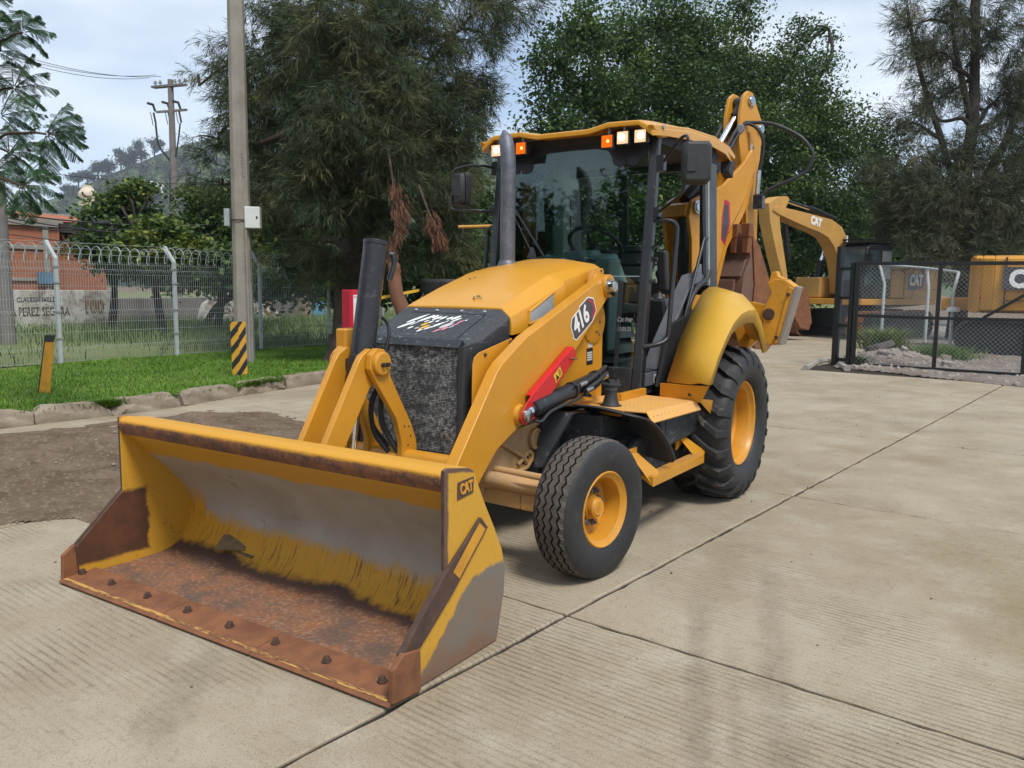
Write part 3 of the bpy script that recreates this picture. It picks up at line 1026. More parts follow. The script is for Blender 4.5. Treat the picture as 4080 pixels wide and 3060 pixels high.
tag(mud, 'rutted brown mud spread over the concrete beside the kerb', 'mud', kind='stuff')


def stone_mesh(n, rnd, size, flat=0.7):
    """n little stones as one vertex and face list."""
    base = np.array([(1, 0, 0), (-1, 0, 0), (0, 1, 0), (0, -1, 0), (0, 0, 1), (0, 0, -1)], float)
    fs = np.array([(0, 2, 4), (2, 1, 4), (1, 3, 4), (3, 0, 4), (2, 0, 5), (1, 2, 5), (3, 1, 5), (0, 3, 5)])
    V = base[None]*(size[:, None, None]*(0.6+0.8*rnd.random((n, 6, 1))))
    a = rnd.random(n)*2*PI
    c, s = np.cos(a), np.sin(a)
    V = np.stack([V[..., 0]*c[:, None]-V[..., 1]*s[:, None], V[..., 0]*s[:, None]+V[..., 1]*c[:, None], V[..., 2]*flat], -1)
    F = fs[None]+(np.arange(n)*6)[:, None, None]
    return V, F.reshape(-1, 3)


rp = np.random.default_rng(21)
n = 900
pp = np.c_[rp.uniform(-6.0, -1.9, n), rp.uniform(-4.3, 2.3, n)]
dd = poly_dist(pp, MUDP)
pp = pp[dd > 0.1]
sz = 0.006+0.022*rp.random(len(pp))**4
V, F = stone_mesh(len(pp), rp, sz)
V = V+np.c_[pp, np.full(len(pp), 0.012)][:, None, :]
tag(np_mesh('pebbles', V.reshape(-1, 3), F, 'rubble_grey'), 'pale pebbles and clods lying on the mud', 'pebbles', kind='stuff')
# crumbs of dirt on the slabs
n = 700
pp = np.c_[rp.uniform(-3.5, 7, n), rp.uniform(-4, 13, n)]
sz = 0.003+0.009*rp.random(n)**4
V, F = stone_mesh(n, rp, sz)
V = V+np.c_[pp, np.full(n, 0.003)][:, None, :]
tag(np_mesh('dirt_crumbs', V.reshape(-1, 3), F, 'rubble_dark'), 'dark crumbs of dirt scattered over the slabs', 'dirt', kind='stuff')


# ------------------------------------------------------------------ grass
def blades(n, px, py, pz, hmin, hmax, w, bend, rnd, segs=1):
    """Grass blades: one bent strip each (two quads), returned as verts, quads, tone."""
    a = rnd.random(n)*2*PI
    h = hmin+(hmax-hmin)*rnd.random(n)
    bx, by = np.cos(a), np.sin(a)
    sx, sy = -by*w/2*(0.6+0.8*rnd.random(n)), bx*w/2
    b = bend*(0.3+rnd.random(n))*h
    lv = []
    for t, ww in ((0, 1), (0.55, 0.8), (1, 0.08)):
        cx = px+bx*b*t*t; cy = py+by*b*t*t; cz = pz+h*t*(1-0.25*bend*t)
        lv.append(np.stack([cx-sx*ww, cy-sy*ww, cz], -1)); lv.append(np.stack([cx+sx*ww, cy+sy*ww, cz], -1))
    V = np.stack(lv, 1).reshape(-1, 3)
    k = (np.arange(n)*6)[:, None]
    Q = np.concatenate([k+np.array([[0, 1, 3, 2]]), k+np.array([[2, 3, 5, 4]])], 1).reshape(-1, 4)
    return V, Q, h


rg = np.random.default_rng(31)
n = 95000
y = rg.uniform(-1.5, 14, n); t = rg.random(n)**1.25
xk = kerb_x(y)-0.14
x = xk+(-12.7-xk)*t
z = lawn_z(x, y)-0.01
V, Q, h = blades(n, x, y, z, 0.035, 0.085, 0.011, 0.7, rg)
patch = vnoise(np.c_[x, y]*1.1, 5, 3)
tone = np.repeat(np.clip(rg.random(n)*0.5+patch*0.9-0.2, 0, 1), 2)
tag(np_mesh('grass', V, Q, 'lawn_leaf', attr=tone), 'bright green mown grass on the verge behind the kerb', 'grass', kind='stuff')
# grass tumbling over the broken kerb
n = 2600
ky = np.concatenate([rg.normal(0.93, 0.10, 900), rg.normal(3.45, 0.22, 1200), rg.uniform(-1, 5, 500)])
kx = kerb_x(ky)-0.03-0.14*rg.random(n)
V, Q, h = blades(n, kx, ky, np.full(n, 0.10)+0.04*rg.random(n), 0.05, 0.12, 0.011, 1.3, rg)
tag(np_mesh('overhanging_grass', V, Q, 'lawn_leaf', attr=np.repeat(rg.random(n)*0.7, 2)), 'grass tufts hanging over the broken kerb stones', 'grass', kind='stuff')
n = 60000
y = rg.uniform(-3, 45, n); x = -12.75-rg.random(n)**1.3*15
dens = vnoise(np.c_[x, y]*0.35, 9, 3)
keep = rg.random(n) < np.clip((dens-0.30)*3.2, 0.05, 1)
x, y = x[keep], y[keep]; n = len(x)
V, Q, h = blades(n, x, y, np.full(n, -0.03), 0.14, 0.62, 0.022, 0.9, rg)
pt = vnoise(np.c_[x, y]*0.5, 15, 3)
tag(np_mesh('weeds', V, Q, 'weed_leaf', attr=np.repeat(np.clip(rg.random(n)*0.5+pt*1.1-0.3, 0, 1), 2)), 'tall wild grass growing in the lot beyond the fence', 'weeds', kind='stuff')

# ------------------------------------------------------------------ mesh fence with razor wire
FX = -12.65
FPOSTS = [-1.1, 1.35, 3.78, 6.27, 8.52, 10.72, 12.75, 14.75, 17.2, 19.7, 22.2]
fence = thing('mesh_fence', (FX, 6, 0), 'galvanised welded mesh fence with angled posts behind the grass verge', 'fence')


def fence_panel(y0, y1):
    H = 1.98
    V = []; Qs = []
    def bar(a, b, r):
        a = np.array(a, float); b = np.array(b, float)
        d = b-a; L = np.linalg.norm(d); d /= L
        s = np.cross(d, [1.0, 0, 0]); s /= np.linalg.norm(s)
        t = np.cross(d, s)
        o = len(V)
        for p in (a, b):
            for k in range(3):
                ang = 2*PI*k/3
                V.append(p+r*(math.cos(ang)*s+math.sin(ang)*t))
        for k in range(3):
            Qs.append((o+k, o+(k+1) % 3, o+3+(k+1) % 3, o+3+k))
    folds = [0.28, 0.98, 1.78]
    zs = [0.04]
    for f in folds:
        zs += [f-0.05, f, f+0.05]
    zs.append(H)
    offs = [0]+[0, 0.045, 0]*3+[0]
    n = int((y1-y0)/0.05)
    for k in range(n+1):
        y = y0+(y1-y0)*k/n
        for a in range(len(zs)-1):
            bar((FX+offs[a], y, zs[a]), (FX+offs[a+1], y, zs[a+1]), 0.0042)
    for z in (0.06, 0.23, 0.33, 0.62, 0.80, 0.93, 1.03, 1.25, 1.50, 1.73, 1.83, 1.93):
        bar((FX, y0, z), (FX, y1, z), 0.0046)
    np_mesh('wire_panel', V, Qs, 'post_paint', fence)


for a, b in zip(FPOSTS[:-1], FPOSTS[1:]):
    fence_panel(a+0.03, b-0.03)


def fence_post(y):
    m = MB()
    m.box(FX+0.01, FX+0.075, y-0.033, y+0.033, -0.1, 2.02)
    # the angled arm carrying the wire
    a = np.array([FX+0.04, y, 2.0]); b = a+np.array([-0.30, 0, 0.33])
    w = 0.032
    m.hull([(a[0]-w, y-w, a[2]), (a[0]+w, y-w, a[2]+0.02), (a[0]+w, y+w, a[2]+0.02), (a[0]-w, y+w, a[2])],
           [(b[0]-w, y-w, b[2]-w), (b[0]+w*0.6, y-w, b[2]+w), (b[0]+w*0.6, y+w, b[2]+w), (b[0]-w, y+w, b[2]-w)])
    p = m.build('post', 'post_paint', fence, bevel=0.004, seg=1)
    for z in (0.5, 1.0, 1.55, 1.85):
        c = MB(); c.box(FX-0.005, FX+0.09, y-0.045, y+0.045, z, z+0.03); c.build('clamp', 'galvanised', p)


for y in FPOSTS:
    fence_post(y)
pts = []
n_t = 0
yy = -1.3
k = 0
while yy < 22:
    ang = k*2*PI/14
    wob = 0.03*math.sin(yy*2.1)+0.02*math.sin(yy*5.3)
    pts.append((FX-0.10+0.10*math.sin(ang), yy+0.02*math.sin(ang+1), 2.12+wob*0.6+0.165*math.cos(ang)))
    yy += 0.205/14; k += 1
m = MB(); m.tube(pts, 0.0085, 4)
m.build('razor_wire_coil', 'galvanised', fence, smooth=60)
m = MB()
for q in range(3):
    t = (q+0.7)/3
    m.tube([(FX+0.04-0.30*t, -1.1, 2.03+0.33*t), (FX+0.04-0.30*t, 22, 2.03+0.33*t)], 0.0035, 4)
m.build('barbed_strand', 'galvanised', fence)

# ------------------------------------------------------------------ concrete pole with meter box
B = at_ground(531, 783, 0.08)
px_, py_ = B[0]-0.02, B[1]
pole = thing('concrete_pole', (px_, py_, 0.05), 'tall tapered concrete utility pole with white meter box standing in the grass', 'utility pole')
m = MB()
ang = math.atan2(CAM_LOC[1]-py_, CAM_LOC[0]-px_)-0.30


def octo(r, z):
    return [(px_+r*math.cos(ang+PI/8+k*PI/4), py_+r*math.sin(ang+PI/8+k*PI/4), z) for k in range(8)]


m.hull(octo(0.190, 0.0), octo(0.146, 7.6))
m.hull(octo(0.146, 7.603), octo(0.115, 12.0))
m.build('shaft', 'pole_concrete', pole, bevel=0.012, smooth=20)
cx = math.cos(ang+0.42); cy = math.sin(ang+0.42)          # towards the viewer's right
# square-edged cabinet
def polepoint(off_ang, r, z):
    return np.array([px_+r*math.cos(ang+off_ang), py_+r*math.sin(ang+off_ang), z])
def pole_frame(off):
    e = np.array([math.cos(ang+off), math.sin(ang+off), 0]); t = np.array([-e[1], e[0], 0])
    return np.stack([t, e, [0, 0, 1]], 1)
camang = math.atan2(CAM_LOC[1]-py_, CAM_LOC[0]-px_)
fE = np.array([math.cos(camang-0.2), math.sin(camang-0.2), 0.0]); fT = np.array([-fE[1], fE[0], 0.0])      # towards the viewer; viewer's right
FB = np.stack([fT, fE, [0, 0, 1]], 1)
pc = np.array([px_, py_, 0.0])
c = pc+fT*0.235+fE*0.10+np.array([0, 0, 2.80])
m = MB(); m.obox(c, (0.28, 0.18, 0.40), FB)
box = m.build('meter_box', 'white_paint', pole, bevel=0.012)
m = MB(); m.obox(c+fT*0.085+fE*0.096, (0.028, 0.012, 0.05), FB); m.build('lock', 'decal_black', box)
m = MB(); m.obox(c+fE*0.0925, (0.255, 0.006, 0.375), FB); m.build('door', 'white_paint', box, bevel=0.003)
m = MB(); m.obox(pc-fT*0.24+fE*0.02+np.array([0, 0, 2.80]), (0.10, 0.20, 0.32), FB); m.build('junction_box', 'galvanised', pole, bevel=0.01)
m = MB(); m.lathe([(0.184, 2.74), (0.190, 2.74), (0.190, 2.765), (0.184, 2.765)], (px_, py_, 0), 'z', 24, True); m.build('strap', 'rust_dark', pole)
m = MB(); m.tube([pc+fT*0.12+fE*0.165+[0, 0, 0.05], pc+fT*0.11+fE*0.155+[0, 0, 2.60]], 0.024, 8); m.build('conduit', 'pole_concrete', pole)
m = MB(); m.tube([pc+fT*0.165+fE*0.10+[0, 0, 0.05], pc+fT*0.16+fE*0.10+[0, 0, 1.6]], 0.016, 8); m.build('conduit', 'galvanised', pole)
for body, z in (('JX-00429', 3.75), ('CFE RGP', 1.95)):
    e = fE*math.cos(0.42)+fT*math.sin(0.42); t = np.array([-e[1], e[0], 0])
    r = (0.190-0.044*z/7.6)*0.93+0.003
    text_obj('lettering', body, 0.085, frame_m(pc+np.array([0, 0, z])+e*r, (0, 0, 1), -t), 'utility_pole_grey', pole, extrude=0.004, sx=1.15, space=1.2)

# ------------------------------------------------------------------ striped steel marker and leaning post
B = at_ground(520, 806, 0.17)
mk = thing('hazard_marker', (B[0], B[1], 0.12), 'upright angle-iron marker with yellow and black stripes in front of the concrete pole', 'marker post')
def marker_face(sgn, th_):
    m = MB()
    e = np.array([math.cos(th_), math.sin(th_), 0.0])
    nrm = np.array([-e[1], e[0], 0.0])*0.010
    zb, zt = 0.05, 0.98
    a = np.array([B[0], B[1], 0.0])
    ln = np.array([-0.03, -0.00, 0.0])      # leans a little
    p = [a+e*0.0+[0, 0, zb], a+e*0.145+[0, 0, zb], a+ln+e*0.145+[0, 0, zt], a+ln+e*0.0+[0, 0, zt]]
    m.hull([q for q in p], [q+nrm*sgn for q in p])
    o = m.build('flange', None, mk)
    # own frame so that the stripes follow the face
    e = e*sgn
    M = Matrix(((e[0], -e[1], 0, B[0]), (e[1], e[0], 0, B[1]), (0, 0, 1, 0), (0, 0, 0, 1)))
    o.data.transform(M.inverted())
    o.matrix_parent_inverse = Matrix.Identity(4)
    o.matrix_basis = Matrix.Translation(-mk.location) @ M
    o.data.materials.append(MATS['hazard_up'])
camdir = math.atan2(CAM_LOC[1]-B[1], CAM_LOC[0]-B[0])
marker_face(1, camdir+PI-0.85)
marker_face(-1, camdir+PI+1.0)

Bp = at_ground(88, 848, 0.155)
lp = thing('leaning_post', (Bp[0], Bp[1], 0.14), 'short yellow and black steel post leaning over in the grass', 'post')
rt = np.array([R_[0], R_[1], 0]); rt /= np.linalg.norm(rt); dp = np.array([-rt[1], rt[0], 0])
top = np.array([Bp[0], Bp[1], 0.15])+rt*0.125+dp*0.05+np.array([0, 0, 0.74])
bot = np.array([Bp[0], Bp[1], 0.05])
def pl(c, w0, w1, d0, d1):
    return [c+rt*w0+dp*d0, c+rt*w1+dp*d0, c+rt*w1+dp*d1, c+rt*w0+dp*d1]
m = MB(); m.hull(pl(bot, -0.045, 0.105, 0, 0.012), pl(top, -0.045, 0.060, 0, 0.012)); m.build('front_flange', 'scuffed_yellow', lp)
m = MB(); m.hull(pl(bot, -0.062, -0.047, 0, 0.14), pl(top, -0.062, -0.047, 0, 0.14)); m.build('side_flange', 'black_paint', lp)
tt = bot+(top-bot)*0.90
m = MB(); m.hull(pl(tt, -0.0465, 0.064, -0.003, 0.015), pl(top+(top-bot)*0.004, -0.0465, 0.0615, -0.003, 0.015)); m.build('painted_tip', 'black_paint', lp)

# =================================================================== the backhoe loader
XC = -0.035
BL = thing('backhoe_loader', (XC, 0.4, 0.0), 'yellow wheeled backhoe loader with a rusty front bucket parked on the concrete', 'backhoe loader')


def mx(x):
    return 2*XC-x


def both(fn):
    """Run fn once as built and once mirrored across the machine's middle."""
    fn(lambda x: x); fn(mx)


def P_prism(S, poly, x0, x1):
    m = MB(); m.prism(poly, 'x', S(x0), S(x1)); return m


simple('nut_metal', (0.22, 0.21, 0.20), 0.55, 0.6, var=0.4, vscale=40, spots=0.5, spotcol=(0.25, 0.10, 0.05), sscale=60)
# ---------------------------------------------------------------- front bucket
BW = 1.125
prof = [(-1.972, 0.792), (-1.966, 0.755), (-1.916, 0.717), (-1.857, 0.660), (-1.797, 0.600), (-1.737, 0.547), (-1.678, 0.488), (-1.628, 0.430), (-1.590, 0.370), (-1.566, 0.320),
        (-1.558, 0.270), (-1.560, 0.222), (-1.575, 0.171), (-1.597, 0.128), (-1.624, 0.092), (-1.660, 0.060), (-1.705, 0.040), (-1.77, 0.029), (-1.86, 0.026), (-2.0, 0.026), (-2.20, 0.026)]
pr = np.array(prof)
seg = np.r_[0, np.cumsum(np.linalg.norm(np.diff(pr, axis=0), axis=1))]; seg /= seg[-1]
# outer (back) offset
tan = np.gradient(pr, axis=0); tan /= np.linalg.norm(tan, axis=1)[:, None]
nor = np.stack([-tan[:, 1], tan[:, 0]], -1)
if nor[10, 0] < 0:
    nor = -nor
back = pr+nor*0.018
back[:, 1] = np.maximum(back[:, 1], 0.008)
nx_ = 60
xs = np.linspace(-BW+0.012, BW-0.012, nx_)
V = []; S_ = []
for sset in (pr, back):
    for i in range(len(pr)):
        for x in xs:
            dent = 0.004*math.sin(x*5.1+i*0.8)+0.003*math.sin(x*11+i*1.7)
            V.append((x, sset[i, 0]+dent*0.5, sset[i, 1]+(dent*0.5 if 3 < i < 16 else 0))); S_.append(seg[i])
F = []
n = len(pr)
for k in (0, 1):
    o = k*n*nx_
    for i in range(n-1):
        for j in range(nx_-1):
            a = o+i*nx_+j
            F.append((a, a+1, a+nx_+1, a+nx_) if k == 0 else (a, a+nx_, a+nx_+1, a+1))
m = MB(); m.add(V, F)
bucket = m.build('loader_bucket', 'bucket_inside', BL, smooth=60, fix=False)
a_ = bucket.data.attributes.new('s', 'FLOAT', 'POINT'); a_.data.foreach_set('value', np.array(S_, dtype=np.float32))
# rolled top rim
m = MB()
rim = [(-1.985, 0.775), (-1.993, 0.80), (-1.990, 0.826), (-1.972, 0.840), (-1.940, 0.842), (-1.845, 0.832), (-1.80, 0.822), (-1.785, 0.805), (-1.80, 0.792), (-1.93, 0.768), (-1.965, 0.745)]
m.prism(rim, 'x', -BW+0.013, BW-0.013)
m.build('rim', 'bucket_rim', bucket, bevel=0.006)
side = [(-1.985, 0.842), (-1.96, 0.848), (-1.815, 0.824), (-1.785, 0.806), (-1.755, 0.745), (-1.699, 0.641), (-1.633, 0.530), (-1.572, 0.417), (-1.545, 0.320), (-1.552, 0.211), (-1.606, 0.006), (-2.20, 0.006), (-2.24, 0.020), (-2.255, 0.185), (-1.985, 0.430)]
for sgn in (1, -1):
    m = MB(); m.prism(side, 'x', sgn*(BW-0.012), sgn*(BW+0.006))
    o = m.build('side_plate', None, bucket, bevel=0.003)
    o.data.materials.append(MATS['bucket_side_outer']); o.data.materials.append(MATS['bucket_side_inner']); o.data.materials.append(MATS['rust_dark'])
    idx = []
    for p in o.data.polygons:
        idx.append(1 if p.normal.x*sgn < -0.5 else 2 if p.normal.y < -0.3 else 0)
    o.data.polygons.foreach_set('material_index', idx)
    # raised strip along the slanting front edge
    strip = [(-1.752, 0.603), (-1.700, 0.548), (-1.945, 0.330), (-2.150, 0.176), (-2.262, 0.186), (-1.983, 0.437)]
    m = MB(); m.prism(strip, 'x', sgn*(BW+0.006), sgn*(BW+0.021))
    o = m.build('edge_strip', 'strip_grey' if 'strip_grey' in MATS else 'rust_dark', bucket, bevel=0.003)
    inset = [(-1.765, 0.583), (-1.722, 0.545), (-1.905, 0.382), (-1.945, 0.420)]
    m = MB(); m.prism(inset, 'x', sgn*(BW+0.0215), sgn*(BW+0.0225)); m.build('paint_patch', 'scuffed_yellow', bucket, smooth=0)
    cut = [(-2.325, 0.018), (-2.318, 0.150), (-2.255, 0.194), (-2.160, 0.176), (-2.157, 0.004)]
    m = MB(); m.prism(cut, 'x', sgn*(BW+0.004), sgn*(BW+0.030)); m.build('side_cutter', 'rust', bucket, bevel=0.006)
# bolted cutting edge in three pieces
for a, b in ((-BW-0.02, -0.30), (-0.295, 0.36), (0.365, BW+0.02)):
    m = MB(); m.prism([(-2.342, 0.014), (-2.330, 0.024), (-2.155, 0.046), (-2.150, 0.028), (-2.20, 0.006), (-2.335, 0.006)], 'x', a, b)
    m.build('cutting_edge', 'rust', bucket, bevel=0.003)
m = MB(); m.prism([(-2.326, 0.0262), (-2.317, 0.0286), (-2.307, 0.0298), (-2.316, 0.0272)], 'x', -BW, BW)
m.build('paint_line', 'worn_line', bucket, smooth=0)
bolt_m = MB(); bolt_m.lathe([(0, 0.024), (0.013, 0.024), (0.0145, 0.021), (0.0145, 0.008), (0.022, 0.008), (0.022, 0.0), (0, 0)], (0, 0, 0), 'z', 6)
bolt0 = None
for i, x in enumerate((-1.10, -0.83, -0.521, -0.204, 0.102, 0.408, 0.716, 1.022)):
    if bolt0 is None:
        bolt0 = bolt_m.build('bolt', 'rust_dark', bucket, smooth=30); o = bolt0
    else:
        o = bolt0.copy(); COL.objects.link(o)
    o.location = (x, -2.234, 0.036); o.rotation_euler = (0.1, 0, i*0.7)
# raised badge on the side plate
m = MB()
yo, zo = -1.845, 0.745
m.prism([(yo-0.058, zo-0.040), (yo+0.052, zo-0.028), (yo+0.055, zo+0.040), (yo-0.055, zo+0.034)], 'x', BW+0.004, BW+0.010)
bd = m.build('badge', 'rust_dark', bucket, bevel=0.002)
text_obj('lettering', 'CAT', 0.062, frame_m((BW+0.0105, yo, zo+0.002), (0, 1, 0.08), (0, 0, 1)), 'scuffed_yellow', bucket, extrude=0.003, bold=0.0022, sx=0.72, space=0.92)

# ---------------------------------------------------------------- loader arms
arm_poly = [(0.620, 1.585), (0.608, 1.628), (0.575, 1.650), (0.515, 1.656), (-0.473, 1.282), (-0.715, 1.150), (-0.770, 1.105), (-1.149, 0.629), (-1.50, 0.24), (-1.56, 0.12),
            (-1.50, 0.09), (-1.38, 0.15), (-1.10, 0.37), (-0.945, 0.497), (-0.86, 0.580), (-0.765, 0.663), (-0.607, 0.735), (-0.42, 0.80), (0.149, 1.195), (0.549, 1.503), (0.600, 1.535)]


def loader_arm(S):
    a = P_prism(S, arm_poly, 0.475, 0.552).build('loader_arm', 'yellow', BL, bevel=0.007)
    m = MB(); m.lathe([(0, 0.0), (0.078, 0.0), (0.078, 0.10), (0.0, 0.10)], (S(0.47), 0.545, 1.583), 'x', 28) if S(1) > 0 else m.lathe([(0, 0.0), (0.078, 0.0), (0.078, -0.10), (0.0, -0.10)], (S(0.47), 0.545, 1.583), 'x', 28)
    m.build('pivot_boss', 'yellow', a, bevel=0.005)
    sg = 1 if S(1) > 0 else -1
    m = MB(); m.lathe([(0, 0.0), (0.052, 0.0), (0.052, sg*0.018), (0.040, sg*0.018), (0.040, sg*0.045), (0.034, sg*0.050), (0, sg*0.050)], (S(0.571), 0.525, 1.578), 'x', 24)
    pin = m.build('pivot_pin', 'steel', a, smooth=30)
    m = MB()
    for dy, dz in ((-0.035, 0.01), (0.012, -0.048)):
        m.lathe([(0, 0), (0.014, 0), (0.014, sg*0.028), (0, sg*0.028)], (S(0.589), 0.525+dy, 1.578+dz), 'x', 6)
    m.build('bolt', 'black_paint', a, smooth=30)
    # cylinder pin and its boss
    m = MB(); m.lathe([(0, 0), (0.064, 0), (0.056, sg*0.026), (0, sg*0.026)], (S(0.55), -0.545, 0.834), 'x', 24); m.build('cylinder_boss', 'yellow', a, smooth=30)
    return a


arm_l = loader_arm(lambda x: x)
arm_r = loader_arm(mx)
# bent-over top edge is lit separately by its own bevel; number decal on the left arm
Mdec = frame_m((0.5535, 0.215, 1.385), (0, 0.88, 0.475), (0, -0.475, 0.88))
def flat_poly(name, pts, M, mat, parent, z=0.0):
    m = MB()
    m.add([M @ Vector((p[0], p[1], z)) for p in pts]+[M @ Vector((p[0], p[1], z+0.0008)) for p in pts],
          [tuple(range(len(pts)))[::-1], tuple(range(len(pts), 2*len(pts)))]+[(i, (i+1) % len(pts), (i+1) % len(pts)+len(pts), i+len(pts)) for i in range(len(pts))])
    return m.build(name, mat, parent, smooth=0)
hexo = [(-0.185, -0.085), (0.10, -0.085), (0.165, -0.045), (0.165, 0.050), (0.115, 0.095), (-0.16, 0.090), (-0.185, 0.06)]
dec = flat_poly('number_decal', [(-0.185, -0.060), (-0.16, -0.088), (0.085, -0.088), (0.165, -0.048), (0.165, 0.046), (0.10, 0.092), (-0.03, 0.092), (-0.04, 0.078), (-0.15, 0.072), (-0.185, 0.03)], Mdec, 'decal_white', arm_l)
flat_poly('decal_ground', [(-0.176, -0.058), (-0.156, -0.080), (0.080, -0.080), (0.157, -0.044), (0.157, 0.042), (0.097, 0.084), (-0.026, 0.084), (-0.036, 0.070), (-0.146, 0.064), (-0.176, 0.027)], Mdec, 'decal_grey', arm_l, 0.0009)
flat_poly('decal_band', [(0.084, -0.066), (0.144, -0.036), (0.144, 0.036), (0.100, 0.074), (0.086, 0.066), (0.124, 0.030), (0.124, -0.026), (0.080, -0.052)], Mdec, 'decal_red', arm_l, 0.0018)
text_obj('lettering', '416', 0.165, Mdec @ Matrix.Translation((-0.045, 0.0, 0.0022)), 'decal_white', arm_l, extrude=0.0006, bold=0.0055, sx=0.86, space=0.98)

# red lock strut laid over the left lift cylinder, and both lift cylinders
def lift_cylinder(S):
    sg = 1 if S(1) > 0 else -1
    m = MB(); m.cyl((S(0.596), -0.47, 0.862), (S(0.590), 0.33, 0.975), 0.049, 20)
    c = m.build('lift_cylinder', 'black_paint', BL, smooth=40)
    m = MB(); m.cyl((S(0.590), -0.552, 0.84), (S(0.596), -0.45, 0.864), 0.030, 14); m.build('rod', 'chrome', c, smooth=40)
    m = MB(); m.cyl((S(0.593), -0.02, 0.925), (S(0.593), 0.005, 0.929), 0.055, 20); m.cyl((S(0.59), 0.30, 0.971), (S(0.59), 0.335, 0.976), 0.055, 20); m.build('collar', 'black_paint', c, smooth=40)
    m = MB()
    for k, (dx, dz, r) in enumerate(((0.05, 0.030, 0.014), (0.062, -0.012, 0.014), (0.045, -0.045, 0.012))):
        m.tube(smoothpath([(S(0.595+dx), -0.04+0.10*k, 0.925+dz), (S(0.60+dx), 0.08, 0.945+dz), (S(0.605+dx), 0.22, 0.985+dz*1.1), (S(0.58+dx), 0.38, 1.02+dz), (S(0.51+dx), 0.50, 0.99+dz)], 6), r, 8)
    m.tube(smoothpath([(S(0.61), -0.47, 0.795), (S(0.63), -0.42, 0.79), (S(0.64), -0.32, 0.84), (S(0.635), 0.0, 0.875), (S(0.63), 0.15, 0.91)], 6), 0.010, 7)
    m.build('hoses', 'black_plastic', c, smooth=50)
    m = MB()
    for dy, dx, dz in ((0.035, 0.052, 0.027), (0.10, 0.064, -0.014), (0.33, 0.05, 0.045)):
        m.cyl((S(0.60+dx), dy-0.05, 0.937+dz), (S(0.604+dx), dy+0.03, 0.948+dz), 0.0165, 10)
    tag(m.build('hose_fitting', 'steel', c, smooth=40), kind='stuff')
    m = MB(); m.lathe([(0, 0), (0.040, 0), (0.040, sg*0.016), (0.028, sg*0.022), (0, sg*0.022)], (S(0.6065), -0.552, 0.836), 'x', 24); m.build('cylinder_pin', 'steel', c, smooth=30)
    return c


both(lift_cylinder)
lock_dir = np.array([0.0, 0.843, 0.538]); lock_dir /= np.linalg.norm(lock_dir); lock_n = np.array([0, -lock_dir[2], lock_dir[1]])
lo = np.array([0, -0.552, 0.834])
def LK(s, t):
    p = lo+lock_dir*s+lock_n*t
    return (p[1], p[2])
m = MB()
m.prism([LK(-0.052, -0.008), LK(-0.036, -0.040), LK(0.0, -0.052), LK(0.12, -0.088), LK(0.20, -0.090), LK(0.24, -0.066), LK(0.645, -0.060), LK(0.66, -0.02), LK(0.655, 0.022), LK(0.10, 0.064), LK(0.02, 0.052), LK(-0.03, 0.044), LK(-0.052, 0.018)], 'x', 0.596, 0.6055)
m.prism([LK(0.12, 0.052), LK(0.652, 0.012), LK(0.655, 0.022), LK(0.11, 0.062)], 'x', 0.560, 0.5965)
m.prism([LK(0.12, -0.05), LK(0.64, -0.045), LK(0.655, 0.020), LK(0.14, 0.060)], 'x', 0.556, 0.561)
lk = m.build('lock_strut', 'red_paint', BL, bevel=0.004)
m = MB(); m.tube(smoothpath([(0.605, *LK(0.615, -0.045)), (0.63, *LK(0.615, -0.04)), (0.63, *LK(0.585, -0.02)), (0.605, *LK(0.58, -0.015))], 5), 0.007, 7); m.build('pull_pin', 'rust', lk)
Mw = frame_m((0.606, *LK(0.40, -0.015)), (0, lock_dir[1], lock_dir[2]), (0, lock_n[1], lock_n[2]))
flat_poly('warning_label', [(-0.035, -0.028), (0.055, -0.028), (0.055, 0.03), (-0.035, 0.03)], Mw, 'decal_yellow', lk)
flat_poly('warning_sign', [(-0.028, -0.022), (0.014, -0.022), (-0.007, 0.018)], Mw, 'decal_black', lk, 0.0009)
flat_poly('warning_text', [(0.022, -0.02), (0.028, -0.02), (0.028, 0.022), (0.022, 0.022)], Mw, 'decal_black', lk, 0.0009)
flat_poly('warning_text', [(0.036, -0.02), (0.042, -0.02), (0.042, 0.022), (0.036, 0.022)], Mw, 'decal_black', lk, 0.0009)

# ---------------------------------------------------------------- bucket tilt linkage
lever = [(-1.305, 1.205), (-1.262, 1.238), (-1.205, 1.230), (-1.168, 1.184), (-1.158, 1.085), (-1.075, 0.945), (-0.985, 0.800), (-0.942, 0.700), (-0.935, 0.62), (-0.972, 0.565), (-1.035, 0.558), (-1.072, 0.60), (-1.066, 0.70), (-1.110, 0.84), (-1.262, 1.045), (-1.318, 1.13)]
link_ = [(-1.335, 1.200), (-1.270, 1.235), (-1.200, 1.205), (-1.172, 1.135), (-1.20, 1.07), (-1.275, 1.02), (-1.478, 0.705), (-1.54, 0.60), (-1.66, 0.55), (-1.68, 0.64), (-1.611, 0.752), (-1.36, 1.165)]


